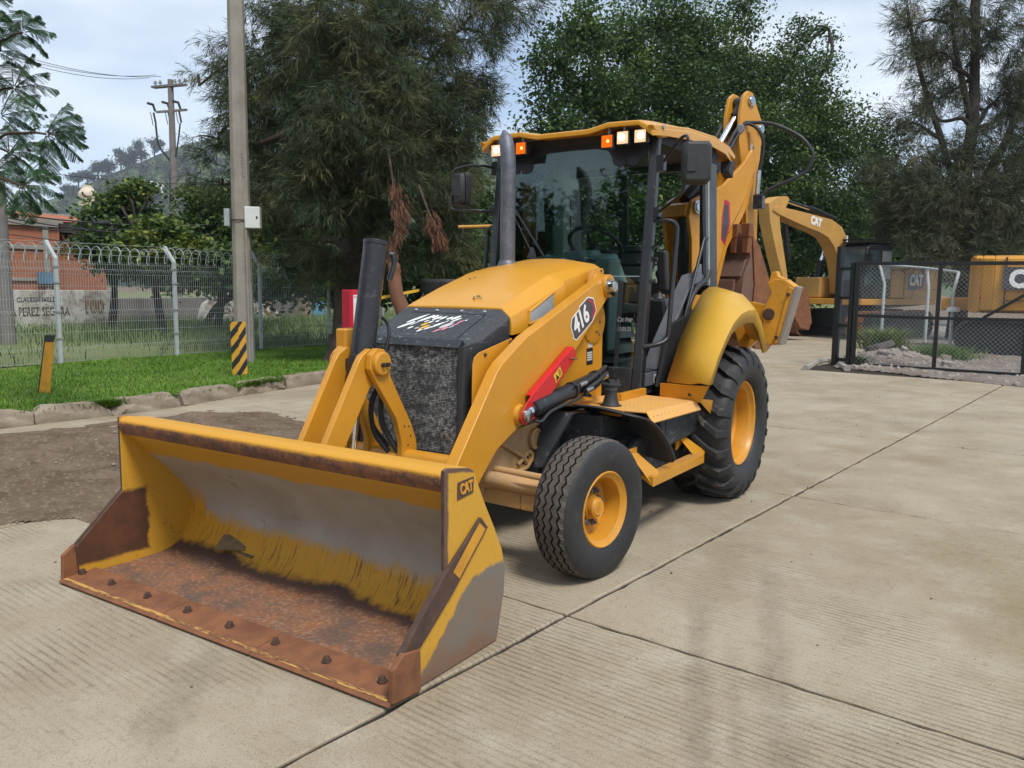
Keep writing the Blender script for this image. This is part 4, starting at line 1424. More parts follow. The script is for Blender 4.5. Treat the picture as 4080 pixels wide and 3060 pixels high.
def linkage(S):
    sg = 1 if S(1) > 0 else -1
    a = P_prism(S, lever, 0.075, 0.112).build('tilt_lever', 'yellow', BL, bevel=0.005)
    m = MB(); m.lathe([(0, 0), (0.064, 0), (0.064, sg*0.020), (0.056, sg*0.026), (0, sg*0.026)], (S(0.112), -1.238, 1.155), 'x', 32); m.build('pivot_cap', 'yellow', a, smooth=30)
    m = MB()
    for dy in (-0.004, 0.030):
        m.lathe([(0, 0), (0.013, 0), (0.013, sg*0.018), (0, sg*0.018)], (S(0.138), -1.245+dy, 1.150), 'x', 6)
    m.build('bolt', 'black_paint', a, smooth=30)
    m = MB(); m.lathe([(0, 0), (0.040, 0), (0.040, sg*0.014), (0.022, sg*0.018), (0, sg*0.018)], (S(0.112), -1.008, 0.606), 'x', 24); m.build('pivot_pin', 'steel', a, smooth=30)
    m = MB()
    for dy, dz in ((0.0, 0.0), (0.035, -0.005), (0.05, -0.06), (0.03, -0.11)):
        m.lathe([(0, 0), (0.0055, 0), (0.0055, sg*0.002), (0, sg*0.002)], (S(0.1125), -1.045+dy, 0.79+dz), 'x', 8)
    m.build('bolt_hole', 'rust_dark', a, smooth=0)
    b = P_prism(S, link_, 0.030, 0.070).build('tilt_link', 'yellow', BL, bevel=0.006)
    return a


both(linkage)
# bracket on the far lever
m = MB(); m.box(-0.245, -0.165, -1.215, -1.085, 1.215, 1.330); br_ = m.build('lever_bracket', 'yellow', BL, bevel=0.012)
m = MB(); m.lathe([(0, 0), (0.009, 0), (0.009, 0.012), (0, 0.012)], (-0.164, -1.155, 1.25), 'x', 6); m.build('bolt', 'black_paint', br_)
# tilt cylinder standing in the linkage
m = MB(); m.cyl((XC, -1.228, 1.155), (XC, -1.105, 1.805), 0.066, 28)
tc_ = m.build('tilt_cylinder', 'black_paint', BL, smooth=40)
m = MB(); m.cyl((XC, -1.108, 1.787), (XC, -1.1035, 1.812), 0.0695, 28); m.build('end_cap', 'black_paint', tc_, bevel=0.004)
m = MB(); m.cyl((XC, -1.248, 1.065), (XC, -1.222, 1.185), 0.073, 28); m.box(XC-0.105, XC+0.105, -1.285, -1.205, 1.105, 1.175); m.build('trunnion', 'black_paint', tc_, bevel=0.006)
m = MB(); m.cyl((XC, -1.275, 1.02), (XC, -1.36, 0.42), 0.036, 20); m.build('rod', 'chrome', tc_, smooth=40)
m = MB(); m.tube(smoothpath([(XC+0.045, -1.05, 1.74), (XC+0.062, -1.035, 1.735), (XC+0.066, -1.035, 1.68), (XC+0.055, -1.06, 1.60)], 5), 0.016, 8)
m.tube(smoothpath([(XC+0.05, -1.12, 1.40), (XC+0.068, -1.09, 1.36), (XC+0.085, -1.10, 1.30), (XC+0.082, -1.13, 1.20)], 6), 0.010, 8)
m.build('port_pipes', 'black_paint', tc_, smooth=50)['kind'] = 'stuff'
m = MB()
m.tube(smoothpath([(0.05, -1.10, 1.06), (0.02, -1.13, 0.95), (0.0, -1.10, 0.80), (0.05, -1.05, 0.66), (0.10, -1.02, 0.55), (0.10, -0.98, 0.48)], 6), 0.015, 8)
m.tube(smoothpath([(0.00, -1.12, 1.04), (-0.05, -1.14, 0.90), (-0.06, -1.10, 0.74), (0.0, -1.04, 0.62), (0.05, -1.0, 0.52)], 6), 0.015, 8)
m.tube(smoothpath([(-0.06, -1.12, 0.95), (-0.08, -1.10, 0.80), (-0.06, -1.02, 0.68), (0.0, -0.98, 0.56)], 6), 0.012, 8)
m.build('hoses', 'black_plastic', tc_, smooth=50)
m = MB(); m.cyl((0.475, -1.01, 0.60), (mx(0.475), -1.01, 0.60), 0.055, 20); m.box(-0.11, 0.04, -1.06, -0.96, 0.545, 0.60)
m.build('cross_tube', 'yellow', BL, bevel=0.004)

# ---------------------------------------------------------------- nose, grille, hood
HW = 0.365
m = MB(); m.prism([(-0.805, 1.222), (-0.822, 0.55), (-0.80, 0.50), (-0.70, 0.50), (-0.70, 1.222)], 'x', mx(0.315), 0.315)
m.build('radiator_core', 'black_paint', BL)
for k, (z0, z1) in enumerate(((0.615, 0.760), (0.762, 0.915), (0.917, 1.065), (1.067, 1.228))):
    m = MB()
    f = lambda z: -0.813-0.018*(1.22-z)/0.65
    m.hull([(mx(0.318), f(z0), z0), (0.318, f(z0), z0), (0.318, f(z0)+0.012, z0), (mx(0.318), f(z0)+0.012, z0)],
           [(mx(0.318), f(z1)-0.002, z1), (0.318, f(z1)-0.002, z1), (0.318, f(z1)+0.012, z1), (mx(0.318), f(z1)+0.012, z1)])
    g_ = m.build('grille_panel', 'perforated_sheet', BL, bevel=0.002)
    if k in (3, 2, 1):
        mm = MB()
        for x in (-0.22, -0.02, 0.20):
            mm.lathe([(0, -0.004), (0.007, -0.003), (0.008, 0.002), (0, 0.002)], (x, f(z1-0.03)-0.001, z1-0.03), 'y', 10)
        mm.build('screw', 'nut_metal', g_, smooth=30)
m = MB(); m.box(mx(0.33), 0.33, -0.845, -0.79, 0.46, 0.612); m.build('lower_panel', 'dirty_black', BL, bevel=0.006)
# sloping nose cover: top sheet, front lip, chamfered flanks
def nose_sec(y, ztop, hw_top, hw, zch, zb):
    return [(mx(hw), y, zb), (mx(hw), y, zch), (mx(hw_top), y, ztop), (hw_top, y, ztop), (hw, y, zch), (hw, y, zb)]
m = MB()
m.hull(nose_sec(-0.405, 1.437, 0.335, 0.392, 1.385, 1.262), nose_sec(-0.790, 1.268, 0.315, 0.385, 1.222, 1.10))
nose = m.build('nose_cover', 'nose_black', BL, bevel=0.008)
m = MB(); m.hull([(mx(0.33), -0.785, 1.272), (0.33, -0.785, 1.272), (0.33, -0.80, 1.272), (mx(0.33), -0.80, 1.272)], [(mx(0.322), -0.785, 1.225), (0.322, -0.785, 1.225), (0.322, -0.835, 1.225), (mx(0.322), -0.835, 1.225)])
m.build('front_lip', 'nose_black', nose, bevel=0.004)
for S in (lambda x: x, mx):
    # rounded post beside the grille
    m = MB()
    m.hull([(S(0.315), -0.83, 1.225), (S(0.36), -0.82, 1.250), (S(0.392), -0.75, 1.265), (S(0.392), -0.60, 1.262), (S(0.315), -0.70, 1.22)],
           [(S(0.318), -0.855, 0.55), (S(0.355), -0.855, 0.55), (S(0.392), -0.80, 0.55), (S(0.392), -0.60, 0.55), (S(0.318), -0.70, 0.55)])
    m.build('nose_post', 'black_plastic', nose, bevel=0.014, seg=3)
    m = MB(); m.hull([(S(0.386), -0.41, 1.264), (S(0.386), -0.60, 1.18), (S(0.386), -0.60, 0.80), (S(0.386), -0.41, 0.80)], [(S(0.3965), -0.41, 1.264), (S(0.3965), -0.60, 1.18), (S(0.3965), -0.60, 0.80), (S(0.3965), -0.41, 0.80)])
    m.build('nose_flank', 'nose_black', nose)
    # yellow splash plate behind the post
    pl_ = [(-0.47, 1.272), (-0.80, 1.205), (-0.845, 1.178), (-0.858, 1.14), (-0.862, 0.86), (-0.70, 0.75), (-0.40, 0.95)]
    m = P_prism(S, pl_, 0.440, 0.447); pp_ = m.build('splash_plate', 'yellow', BL, bevel=0.002)
    mm = MB()
    sg = 1 if S(1) > 0 else -1
    for y, z in ((-0.49, 1.25), (-0.745, 1.19)):
        mm.lathe([(0, 0), (0.012, 0), (0.010, sg*0.008), (0, sg*0.008)], (S(0.447), y, z), 'x', 10)
    mm.build('bolt', 'rust_dark', pp_)
m = MB()
for x in (-0.30, -0.13, 0.06, 0.235):
    m.lathe([(0, 0.010), (0.009, 0.008), (0.012, 0.0), (0, 0)], (x, -0.450, 1.418), 'z', 12)
m.build('bolt', 'galvanised', nose, smooth=40)
ns = Vector((0, 0.385, 0.169)).normalized()
Mn = frame_m((0, -0.60, 1.3527), (1, 0, 0), ns)
rsx = np.random.default_rng(9)
m = MB(); m.add([Mn @ Vector((x, y, 0.0006)) for x, y in ((-0.315, 0.128), (0.265, 0.128), (0.265, 0.133), (-0.315, 0.133))], [(0, 1, 2, 3)])
m.add([Mn @ Vector((x, y, 0.0006)) for x, y in ((0.262, 0.13), (0.268, 0.13), (0.275, -0.19), (0.269, -0.19))], [(0, 1, 2, 3)])
m.build('seam', 'groove_black', nose, smooth=0)
# remains of a torn white sticker: slanting flakes
sticker = {'decal_white': [], 'decal_yellow': [], 'decal_pink': [], 'scratch_white': []}
def flake(x, y, L, W, mt, a=0.95, n=9):
    pts = []
    for k in range(n):
        t = 2*PI*k/n
        rr = 1+0.3*(rsx.random()-0.5)
        u, v = L/2*math.cos(t)*rr, W/2*math.sin(t)*rr
        pts.append((x+u*math.cos(a)-v*math.sin(a), y+u*math.sin(a)+v*math.cos(a)))
    sticker[mt].append(pts)
for x, y, L, W, mt in [(-0.165, 0.045, 0.15, 0.028, 'decal_white'), (-0.185, -0.045, 0.12, 0.032, 'decal_white'), (-0.10, 0.05, 0.12, 0.03, 'decal_white'), (-0.14, -0.03, 0.06, 0.012, 'decal_white'),
                       (-0.055, 0.075, 0.05, 0.03, 'decal_white'), (-0.03, 0.055, 0.07, 0.028, 'decal_white'), (0.01, 0.06, 0.06, 0.025, 'decal_white'), (0.06, 0.06, 0.05, 0.028, 'decal_white'), (0.10, 0.07, 0.07, 0.03, 'decal_white'),
                       (0.12, 0.04, 0.08, 0.02, 'decal_white'), (-0.04, 0.0, 0.05, 0.02, 'decal_white'), (0.0, 0.015, 0.03, 0.02, 'decal_white'), (-0.075, 0.012, 0.04, 0.014, 'decal_white'), (0.03, -0.04, 0.12, 0.026, 'decal_white'),
                       (0.0, -0.075, 0.08, 0.02, 'decal_white'), (0.07, 0.02, 0.03, 0.012, 'decal_white'), (-0.06, -0.03, 0.06, 0.03, 'decal_yellow'), (-0.035, -0.07, 0.08, 0.028, 'decal_yellow'), (0.10, -0.035, 0.09, 0.045, 'scratch_white'),
                       (0.115, -0.075, 0.05, 0.03, 'decal_pink'), (0.08, -0.105, 0.06, 0.02, 'decal_pink'), (0.155, -0.02, 0.05, 0.018, 'decal_pink'), (0.165, 0.02, 0.05, 0.02, 'decal_pink'), (-0.13, -0.085, 0.04, 0.02, 'decal_white'),
                       (-0.08, -0.085, 0.035, 0.016, 'scratch_white'), (-0.04, -0.115, 0.04, 0.02, 'decal_white'), (0.19, 0.04, 0.02, 0.012, 'decal_white'), (0.145, -0.05, 0.04, 0.012, 'scratch_white')]:
    flake(x*1.05-0.02, y, L, W, mt)
for mt, polys in sticker.items():
    m = MB()
    for i, pts in enumerate(polys):
        m.add([Mn @ Vector((p[0], p[1], 0.0008)) for p in pts], [tuple(range(len(pts)))])
    tag(m.build('torn_sticker', mt, nose, smooth=0), kind='stuff')

# hood: front edge at y -0.40, rising to the windscreen; the rear stretch is wider
def hood_sec(y, zt, ht, hs, zc, zb, crown):
    return [(mx(hs), y, zb), (mx(hs), y, zc-0.055), (mx(hs-0.012), y, zc), (mx(ht), y, zt), (XC-ht*0.45, y, zt+crown), (XC, y, zt+crown*1.15), (XC+ht*0.45, y, zt+crown), (ht, y, zt), (hs-0.012, y, zc), (hs, y, zc-0.055), (hs, y, zb)]
secs = [hood_sec(-0.412, 1.443, 0.330, 0.408, 1.392, 1.285, 0.004), hood_sec(-0.36, 1.466, 0.325, 0.412, 1.408, 1.290, 0.010), hood_sec(-0.10, 1.562, 0.315, 0.414, 1.490, 1.330, 0.020), hood_sec(0.14, 1.640, 0.305, 0.414, 1.565, 1.38, 0.026),
        hood_sec(0.215, 1.662, 0.310, 0.414, 1.592, 1.42, 0.028), hood_sec(0.245, 1.668, 0.315, 0.392, 1.610, 1.43, 0.030), hood_sec(0.50, 1.712, 0.33, 0.395, 1.672, 1.45, 0.034), hood_sec(0.70, 1.738, 0.335, 0.395, 1.712, 1.50, 0.036), hood_sec(0.755, 1.738, 0.335, 0.392, 1.712, 1.50, 0.034)]
V = [p for s in secs for p in s]
ns_ = len(secs[0]); F = []
for i in range(len(secs)-1):
    for j in range(ns_-1):
        a = i*ns_+j
        F.append((a, a+1, a+ns_+1, a+ns_))
F.append(tuple(range(ns_))); F.append(tuple(range((len(secs)-1)*ns_, len(secs)*ns_)))
m = MB(); m.add(V, F)
hood = m.build('hood', 'hood_yellow', BL, bevel=0.006, smooth=24)
# side vent with mesh
for S in (lambda x: x, mx):
    fr = [(0.060, 1.545), (0.060, 1.410), (-0.235, 1.345), (-0.235, 1.420)]
    m = MB()
    for a, b in zip(fr, fr[1:]+fr[:1]):
        m.tube([(S(0.416), *a), (S(0.416), *b)], 0.009, 6)
    m.build('vent_frame', 'hood_yellow', hood)
    m = P_prism(S, fr, 0.405, 0.4165); m.build('vent_mesh', 'perforated_sheet', hood)
    m = MB()
    for t in np.linspace(0.04, 0.96, 22):
        a = np.array(fr[0])*(1-t)+np.array(fr[1])*t; b_ = np.array(fr[3])*(1-t)+np.array(fr[2])*t
        m.tube([(S(0.418), *a), (S(0.418), *b_)], 0.0016, 4)
    m.build('vent_wires', 'galvanised', hood)
m = MB()
lf = [(0, 0), (0.012, 0.006), (0.026, 0), (0.012, -0.006)]
for x, y, z, k in ((-0.195, 0.02, 1.618, 4), (0.08, -0.31, 1.500, 6), (0.095, -0.33, 1.493, 3)):
    for q in range(k):
        a = q*1.3; s_ = 0.7+0.5*((q*7) % 3)/2
        ox, oy = 0.018*math.cos(q*2.1), 0.018*math.sin(q*2.1)
        m.add([(x+ox+(p[0]*math.cos(a)-p[1]*math.sin(a))*s_, y+oy+(p[0]*math.sin(a)+p[1]*math.cos(a))*s_, z+oy*0.32+(p[0]*math.sin(a)+p[1]*math.cos(a))*s_*0.32+0.004+0.002*q) for p in lf], [(0, 1, 2, 3)])
fl_ = m.build('fallen_leaves', None, None, smooth=0)
fl_.data.materials.append(MATS['broad_leaf'])
tag(fl_, 'small green leaves fallen on the yellow hood', 'leaves', kind='stuff')

# exhaust stack
m = MB()
ex = XC-0.185; ey = 0.47
path = [(ex, ey, 1.70), (ex, ey, 2.10), (ex, ey, 2.40), (ex-0.004, ey, 2.49), (ex-0.018, ey+0.01, 2.56), (ex-0.045, ey+0.03, 2.625), (ex-0.075, ey+0.05, 2.68)]
m.tube(path, [0.056, 0.054, 0.054, 0.054, 0.053, 0.046, 0.012], 24, cap=False)
exh = m.build('exhaust_stack', 'exhaust_steel', BL, smooth=50)
m = MB(); m.lathe([(0.075, 1.700), (0.074, 1.722), (0.060, 1.752), (0.0545, 1.76)], (ex, ey, 0), 'z', 28); m.build('flared_base', 'exhaust_steel', exh, smooth=40)
m = MB(); m.lathe([(0.105, 1.690), (0.105, 1.712), (0.07, 1.714)], (ex, ey, 0), 'z', 24); m.build('opening', 'groove_black', exh)

# ---------------------------------------------------------------- main frame and front axle
for S in (lambda x: x, mx):
    sg = 1 if S(1) > 0 else -1
    fr_ = [(-0.60, 0.70), (-0.20, 0.735), (0.62, 0.80), (0.62, 0.54), (0.20, 0.485), (-0.26, 0.480), (-0.30, 0.46), (-0.36, 0.440), (-0.56, 0.44), (-0.60, 0.36), (-0.655, 0.325), (-0.72, 0.34), (-0.745, 0.40), (-0.745, 0.60)]
    fo = P_prism(S, fr_, 0.385, 0.445).build('frame_rail', 'dusty_yellow', BL, bevel=0.008)
    m = P_prism(S, [(-0.62, 0.712), (-0.20, 0.742), (0.5, 0.795), (0.5, 0.772), (-0.20, 0.718), (-0.62, 0.690)], 0.446, 0.468); m.build('flange', 'dusty_yellow', fo, bevel=0.004)
    m = MB(); m.lathe([(0.040, 0), (0.066, 0), (0.066, sg*0.028), (0.054, sg*0.032), (0.044, sg*0.020), (0.0, sg*0.016)], (S(0.445), -0.215, 0.635), 'x', 28); m.build('boss', 'dusty_yellow', fo, smooth=30)
    m = MB()
    m.tube([(S(0.452), y, z) for y, z in ((-0.58, 0.66), (-0.36, 0.55), (-0.30, 0.50))], 0.016, 8)
    m.tube([(S(0.452), y, z) for y, z in ((-0.14, 0.73), (-0.16, 0.52), (-0.16, 0.485))], 0.013, 8)
    m.tube(smoothpath([(S(0.452), y, z) for y, z in ((-0.60, 0.45), (-0.52, 0.47), (-0.40, 0.46), (-0.30, 0.47), (-0.24, 0.52), (-0.28, 0.56), (-0.40, 0.50))], 5), 0.014, 8)
    m.build('casting_rib', 'dusty_yellow', fo, smooth=50)
    m = P_prism(S, [(-0.36, 0.515), (-0.30, 0.545), (-0.265, 0.53), (-0.28, 0.50), (-0.34, 0.492)], 0.4455, 0.447); m.build('casting_hole', 'dark_inside', fo)
    m = MB(); m.lathe([(0, 0), (0.020, 0), (0.018, sg*0.012), (0, sg*0.012)], (S(0.445), -0.665, 0.385), 'x', 12); m.build('bolt', 'black_paint', fo)
    # steel tower that carries the arm
    tw = [(0.50, 1.685), (0.645, 1.706), (0.660, 1.69), (0.665, 0.80), (0.05, 0.80), (-0.05, 0.98), (0.33, 1.30)]
    to = P_prism(S, tw, 0.430, 0.462).build('arm_tower', 'yellow', BL, bevel=0.006)
    m = MB(); m.lathe([(0, 0), (0.155, 0), (0.155, sg*0.010), (0.148, sg*0.014), (0, sg*0.014)], (S(0.462), 0.515, 1.345), 'x', 40); m.build('reinforcing_disc', 'yellow', to, smooth=30)
    m = MB(); m.lathe([(0, 0), (0.105, 0), (0.105, sg*0.010), (0.085, sg*0.012), (0.080, sg*0.02), (0, sg*0.02)], (S(0.462), 0.545, 1.585), 'x', 36); m.build('pivot_disc', 'yellow', to, smooth=30)
    m = MB()
    for y, z in ((0.585, 1.335), (0.53, 1.27), (0.555, 1.268), (0.58, 1.25)):
        m.lathe([(0, 0), (0.009, 0), (0.009, sg*0.0015), (0, sg*0.0015)], (S(0.4765), y, z), 'x', 8)
    m.lathe([(0, 0), (0.012, 0), (0.012, sg*0.0015), (0, sg*0.0015)], (S(0.4625), 0.615, 1.685), 'x', 8)
    m.build('bolt_hole', 'rust_dark', to, smooth=0)
    m = P_prism(S, [(0.60, 0.80), (0.60, 0.92), (0.57, 0.955), (0.30, 0.90), (0.27, 0.86), (0.27, 0.80)], 0.4625, 0.474); m.build('embossed_panel', 'yellow', to, bevel=0.008)
    if sg > 0:
        flat_poly('serial_plate', [(0.0, 0.0), (0.090, 0.0), (0.090, 0.115), (0.0, 0.115)], frame_m((0.4622, 0.43, 1.045), (0, 1, 0.03), (0, 0, 1)), 'decal_black', to)
        for k in range(4):
            flat_poly('plate_print', [(0.008, 0.030+0.016*k), (0.080, 0.030+0.016*k), (0.080, 0.041+0.016*k), (0.008, 0.041+0.016*k)], frame_m((0.4632, 0.43, 1.045), (0, 1, 0.03), (0, 0, 1)), 'scratch_white', to)
        flat_poly('serial_plate', [(0.022, 0.120), (0.085, 0.120), (0.085, 0.150), (0.022, 0.150)], frame_m((0.4622, 0.43, 1.045), (0, 1, 0.03), (0, 0, 1)), 'scratch_white', to)
m = MB(); m.box(mx(0.38), 0.38, -0.70, 0.75, 0.50, 1.25); m.box(mx(0.37), 0.37, 0.0, 0.80, 1.2, 1.48); m.build('engine_bay', 'dark_inside', BL)
# front axle: oscillating beam with steering ends
ax = []
for x, zt, zb in ((-1.0, 0.47, 0.33), (-0.75, 0.47, 0.33), (-0.40, 0.49, 0.34), (XC, 0.50, 0.35), (0.33, 0.49, 0.34), (0.68, 0.47, 0.33), (0.93, 0.47, 0.33)):
    ax.append([(x, -0.73, zb), (x, -0.57, zb), (x, -0.58, zt), (x, -0.72, zt)])
m = MB()
for a, b in zip(ax[:-1], ax[1:]):
    m.hull(a, b)
axle = m.build('front_axle', 'dusty_yellow', BL, bevel=0.012)
m = MB(); m.tube(smoothpath([(0.40, -0.71, 0.445), (0.50, -0.735, 0.482), (0.62, -0.735, 0.480), (0.74, -0.72, 0.470), (0.90, -0.71, 0.465)], 5), [0.042, 0.043, 0.044, 0.045, 0.046, 0.046, 0.046, 0.046, 0.046, 0.046, 0.046, 0.046, 0.046, 0.046, 0.046, 0.045, 0.045, 0.045, 0.044, 0.043, 0.042], 12)
for k in range(12):
    m.obox((0.64+k*0.016, -0.766, 0.492), (0.008, 0.014, 0.014), Matrix.Rotation(0.8, 3, 'Y'))
m.build('steering_cylinder', 'dusty_yellow', axle, smooth=40)
m = MB(); m.cyl((0.40, -0.64, 0.52), (0.90, -0.64, 0.505), 0.022, 10); m.build('tie_rod', 'dusty_yellow', axle, smooth=40)
# dark structure behind the wheel
m = MB(); m.box(0.45, 0.80, 0.02, 0.36, 0.32, 0.78); m.box(0.46, 0.50, -0.18, 0.06, 0.40, 0.78)
m.hull([(0.47, -0.14, 0.80), (0.66, -0.10, 0.80), (0.66, -0.06, 0.80), (0.47, -0.10, 0.80)], [(0.47, -0.26, 0.46), (0.52, -0.24, 0.46), (0.52, -0.20, 0.46), (0.47, -0.22, 0.46)])
m.build('battery_carrier', 'dirty_black', BL, bevel=0.008)
m = MB(); m.box(mx(0.55), 0.55, 0.05, 2.5, 0.40, 0.78); m.box(mx(0.50), 0.50, 1.2, 1.75, 0.42, 0.85); m.build('chassis', 'dark_inside', BL)
m = MB(); m.cyl((mx(0.80), 1.525, 0.588), (0.80, 1.58, 0.568), 0.12, 20); m.build('rear_axle', 'dirty_black', BL)

# ---------------------------------------------------------------- wheels
def arc(prof_pts, n=5):
    return prof_pts


def wheel_root(name, loc, rot):
    o = bpy.data.objects.new(name, None)
    COL.objects.link(o)
    o.empty_display_size = 0.3
    o.parent = BL
    o.location = Vector(loc)-BL.location
    o.rotation_euler = rot
    o['_world'] = 0
    return o


def zigzag_tread(R, W, grooves, zz, teeth, depth, gw):
    """Tread ring: ribs with zigzag grooves cut between them, built as one height-stepped lathe along x."""
    na = teeth*2*2
    half = W/2
    rows = [(-half-0.012, R-0.050, 0), (-half, R-0.012, 0)]
    for gx_ in grooves:
        rows += [(gx_-gw/2, R, 1), (gx_-gw/2+0.002, R-depth, 1), (gx_+gw/2-0.002, R-depth, 1), (gx_+gw/2, R, 1)]
    rows += [(half, R-0.012, 0), (half+0.012, R-0.050, 0)]
    V = []; m = len(rows)
    for k in range(na):
        a = 2*PI*k/na
        ph = (k/2.0) % 2
        tri = (ph if ph < 1 else 2-ph)*2-1
        for (x, r, z_) in rows:
            crown = -0.010*(x/half)**2
            rr = r+crown
            xx = x+(zz*tri if z_ else 0)
            if not z_ and abs(x) > half-0.001:
                rr += -0.010 if (k % 4) < 2 and abs(x) > half else 0
            V.append((xx, rr*math.cos(a), rr*math.sin(a)))
    F = []; mi = []
    for k in range(na):
        k2 = (k+1) % na
        for j in range(m-1):
            F.append((k*m+j, k2*m+j, k2*m+j+1, k*m+j+1))
            mi.append(1 if (rows[j][2] and rows[j+1][2] and (j-2) % 4 != 3) else 0)
    mb = MB(); mb.add(V, F)
    return mb, mi


def front_wheel(loc, rz, side):
    w = wheel_root('front_wheel', loc, (0, 0, rz))
    R, W = 0.385, 0.205
    # sidewalls and bead, local x outwards
    s = side
    tyre = MB()
    pf = [(0.204, 0.086), (0.207, 0.100), (0.232, 0.112), (0.270, 0.121), (0.308, 0.123), (0.340, 0.118), (0.361, 0.110), (0.370, 0.100)]
    pfb = [(r, -o) for r, o in pf[::-1]]
    full = pf+[(0.358, 0.09), (0.358, -0.09)]+pfb
    tyre.lathe([(r, o*s) for r, o in full], (0, 0, 0), 'x', 72)
    t = tyre.build('tyre', 'rubber', w, smooth=40)
    if True:
        tm, mi = zigzag_tread(R, W, (-0.066, -0.023, 0.023, 0.066), 0.0085, 40, 0.014, 0.012)
        to = tm.build('tread', 'tread_rubber', w, smooth=0)
        to.data.materials.append(MATS['groove_black'])
        if len(mi) == len(to.data.polygons):
            to.data.polygons.foreach_set('material_index', mi)
    r = MB()
    rp_ = [(0.180, 0.026), (0.182, 0.062), (0.186, 0.082), (0.198, 0.090), (0.208, 0.094), (0.211, 0.101), (0.204, 0.107), (0.197, 0.101), (0.188, 0.092), (0.172, 0.082), (0.166, 0.036), (0.160, -0.018), (0.138, -0.028), (0.108, -0.022), (0.085, -0.016), (0.0, -0.016)]
    r.lathe([(a, o*s) for a, o in rp_], (0, 0, 0), 'x', 56)
    ri = r.build('rim', 'rim_yellow', w, smooth=28)
    h = MB(); h.lathe([(a, o*s) for a, o in [(0.0, 0.060), (0.040, 0.060), (0.046, 0.054), (0.050, 0.052), (0.054, 0.056), (0.058, 0.050), (0.058, 0.02), (0.064, 0.018), (0.066, 0.006), (0.070, 0.004), (0.074, -0.016)]], (0, 0, 0), 'x', 36)
    hb = h.build('hub', 'rim_yellow', w, smooth=28)
    text_obj('casting_mark', 'E5', 0.04, frame_m((0.0605*s, 0.0, 0.0), (0, s, 0.25), (0, -0.25*s, 1)), 'rim_yellow', w, extrude=0.0015, bold=0.001)
    nut = None
    for k in range(8):
        a = 2*PI*k/8+0.25
        if nut is None:
            nm = MB(); nm.lathe([(q, o*s) for q, o in [(0, 0.040), (0.009, 0.040), (0.009, 0.028), (0.0155, 0.026), (0.017, 0.010), (0.022, 0.008), (0.023, 0.0), (0, 0)]], (0, 0, 0), 'x', 8)
            nut = nm.build('wheel_nut', 'nut_metal', w, smooth=30)
            o = nut
        else:
            o = nut.copy(); COL.objects.link(o)
        o.location = (-0.012*s, 0.094*math.cos(a), 0.094*math.sin(a))
    return w


fw = front_wheel((1.050, -0.590, 0.380), math.radians(-7), 1)
fw2 = front_wheel((-0.735, -0.590, 0.380), math.radians(-7), -1)


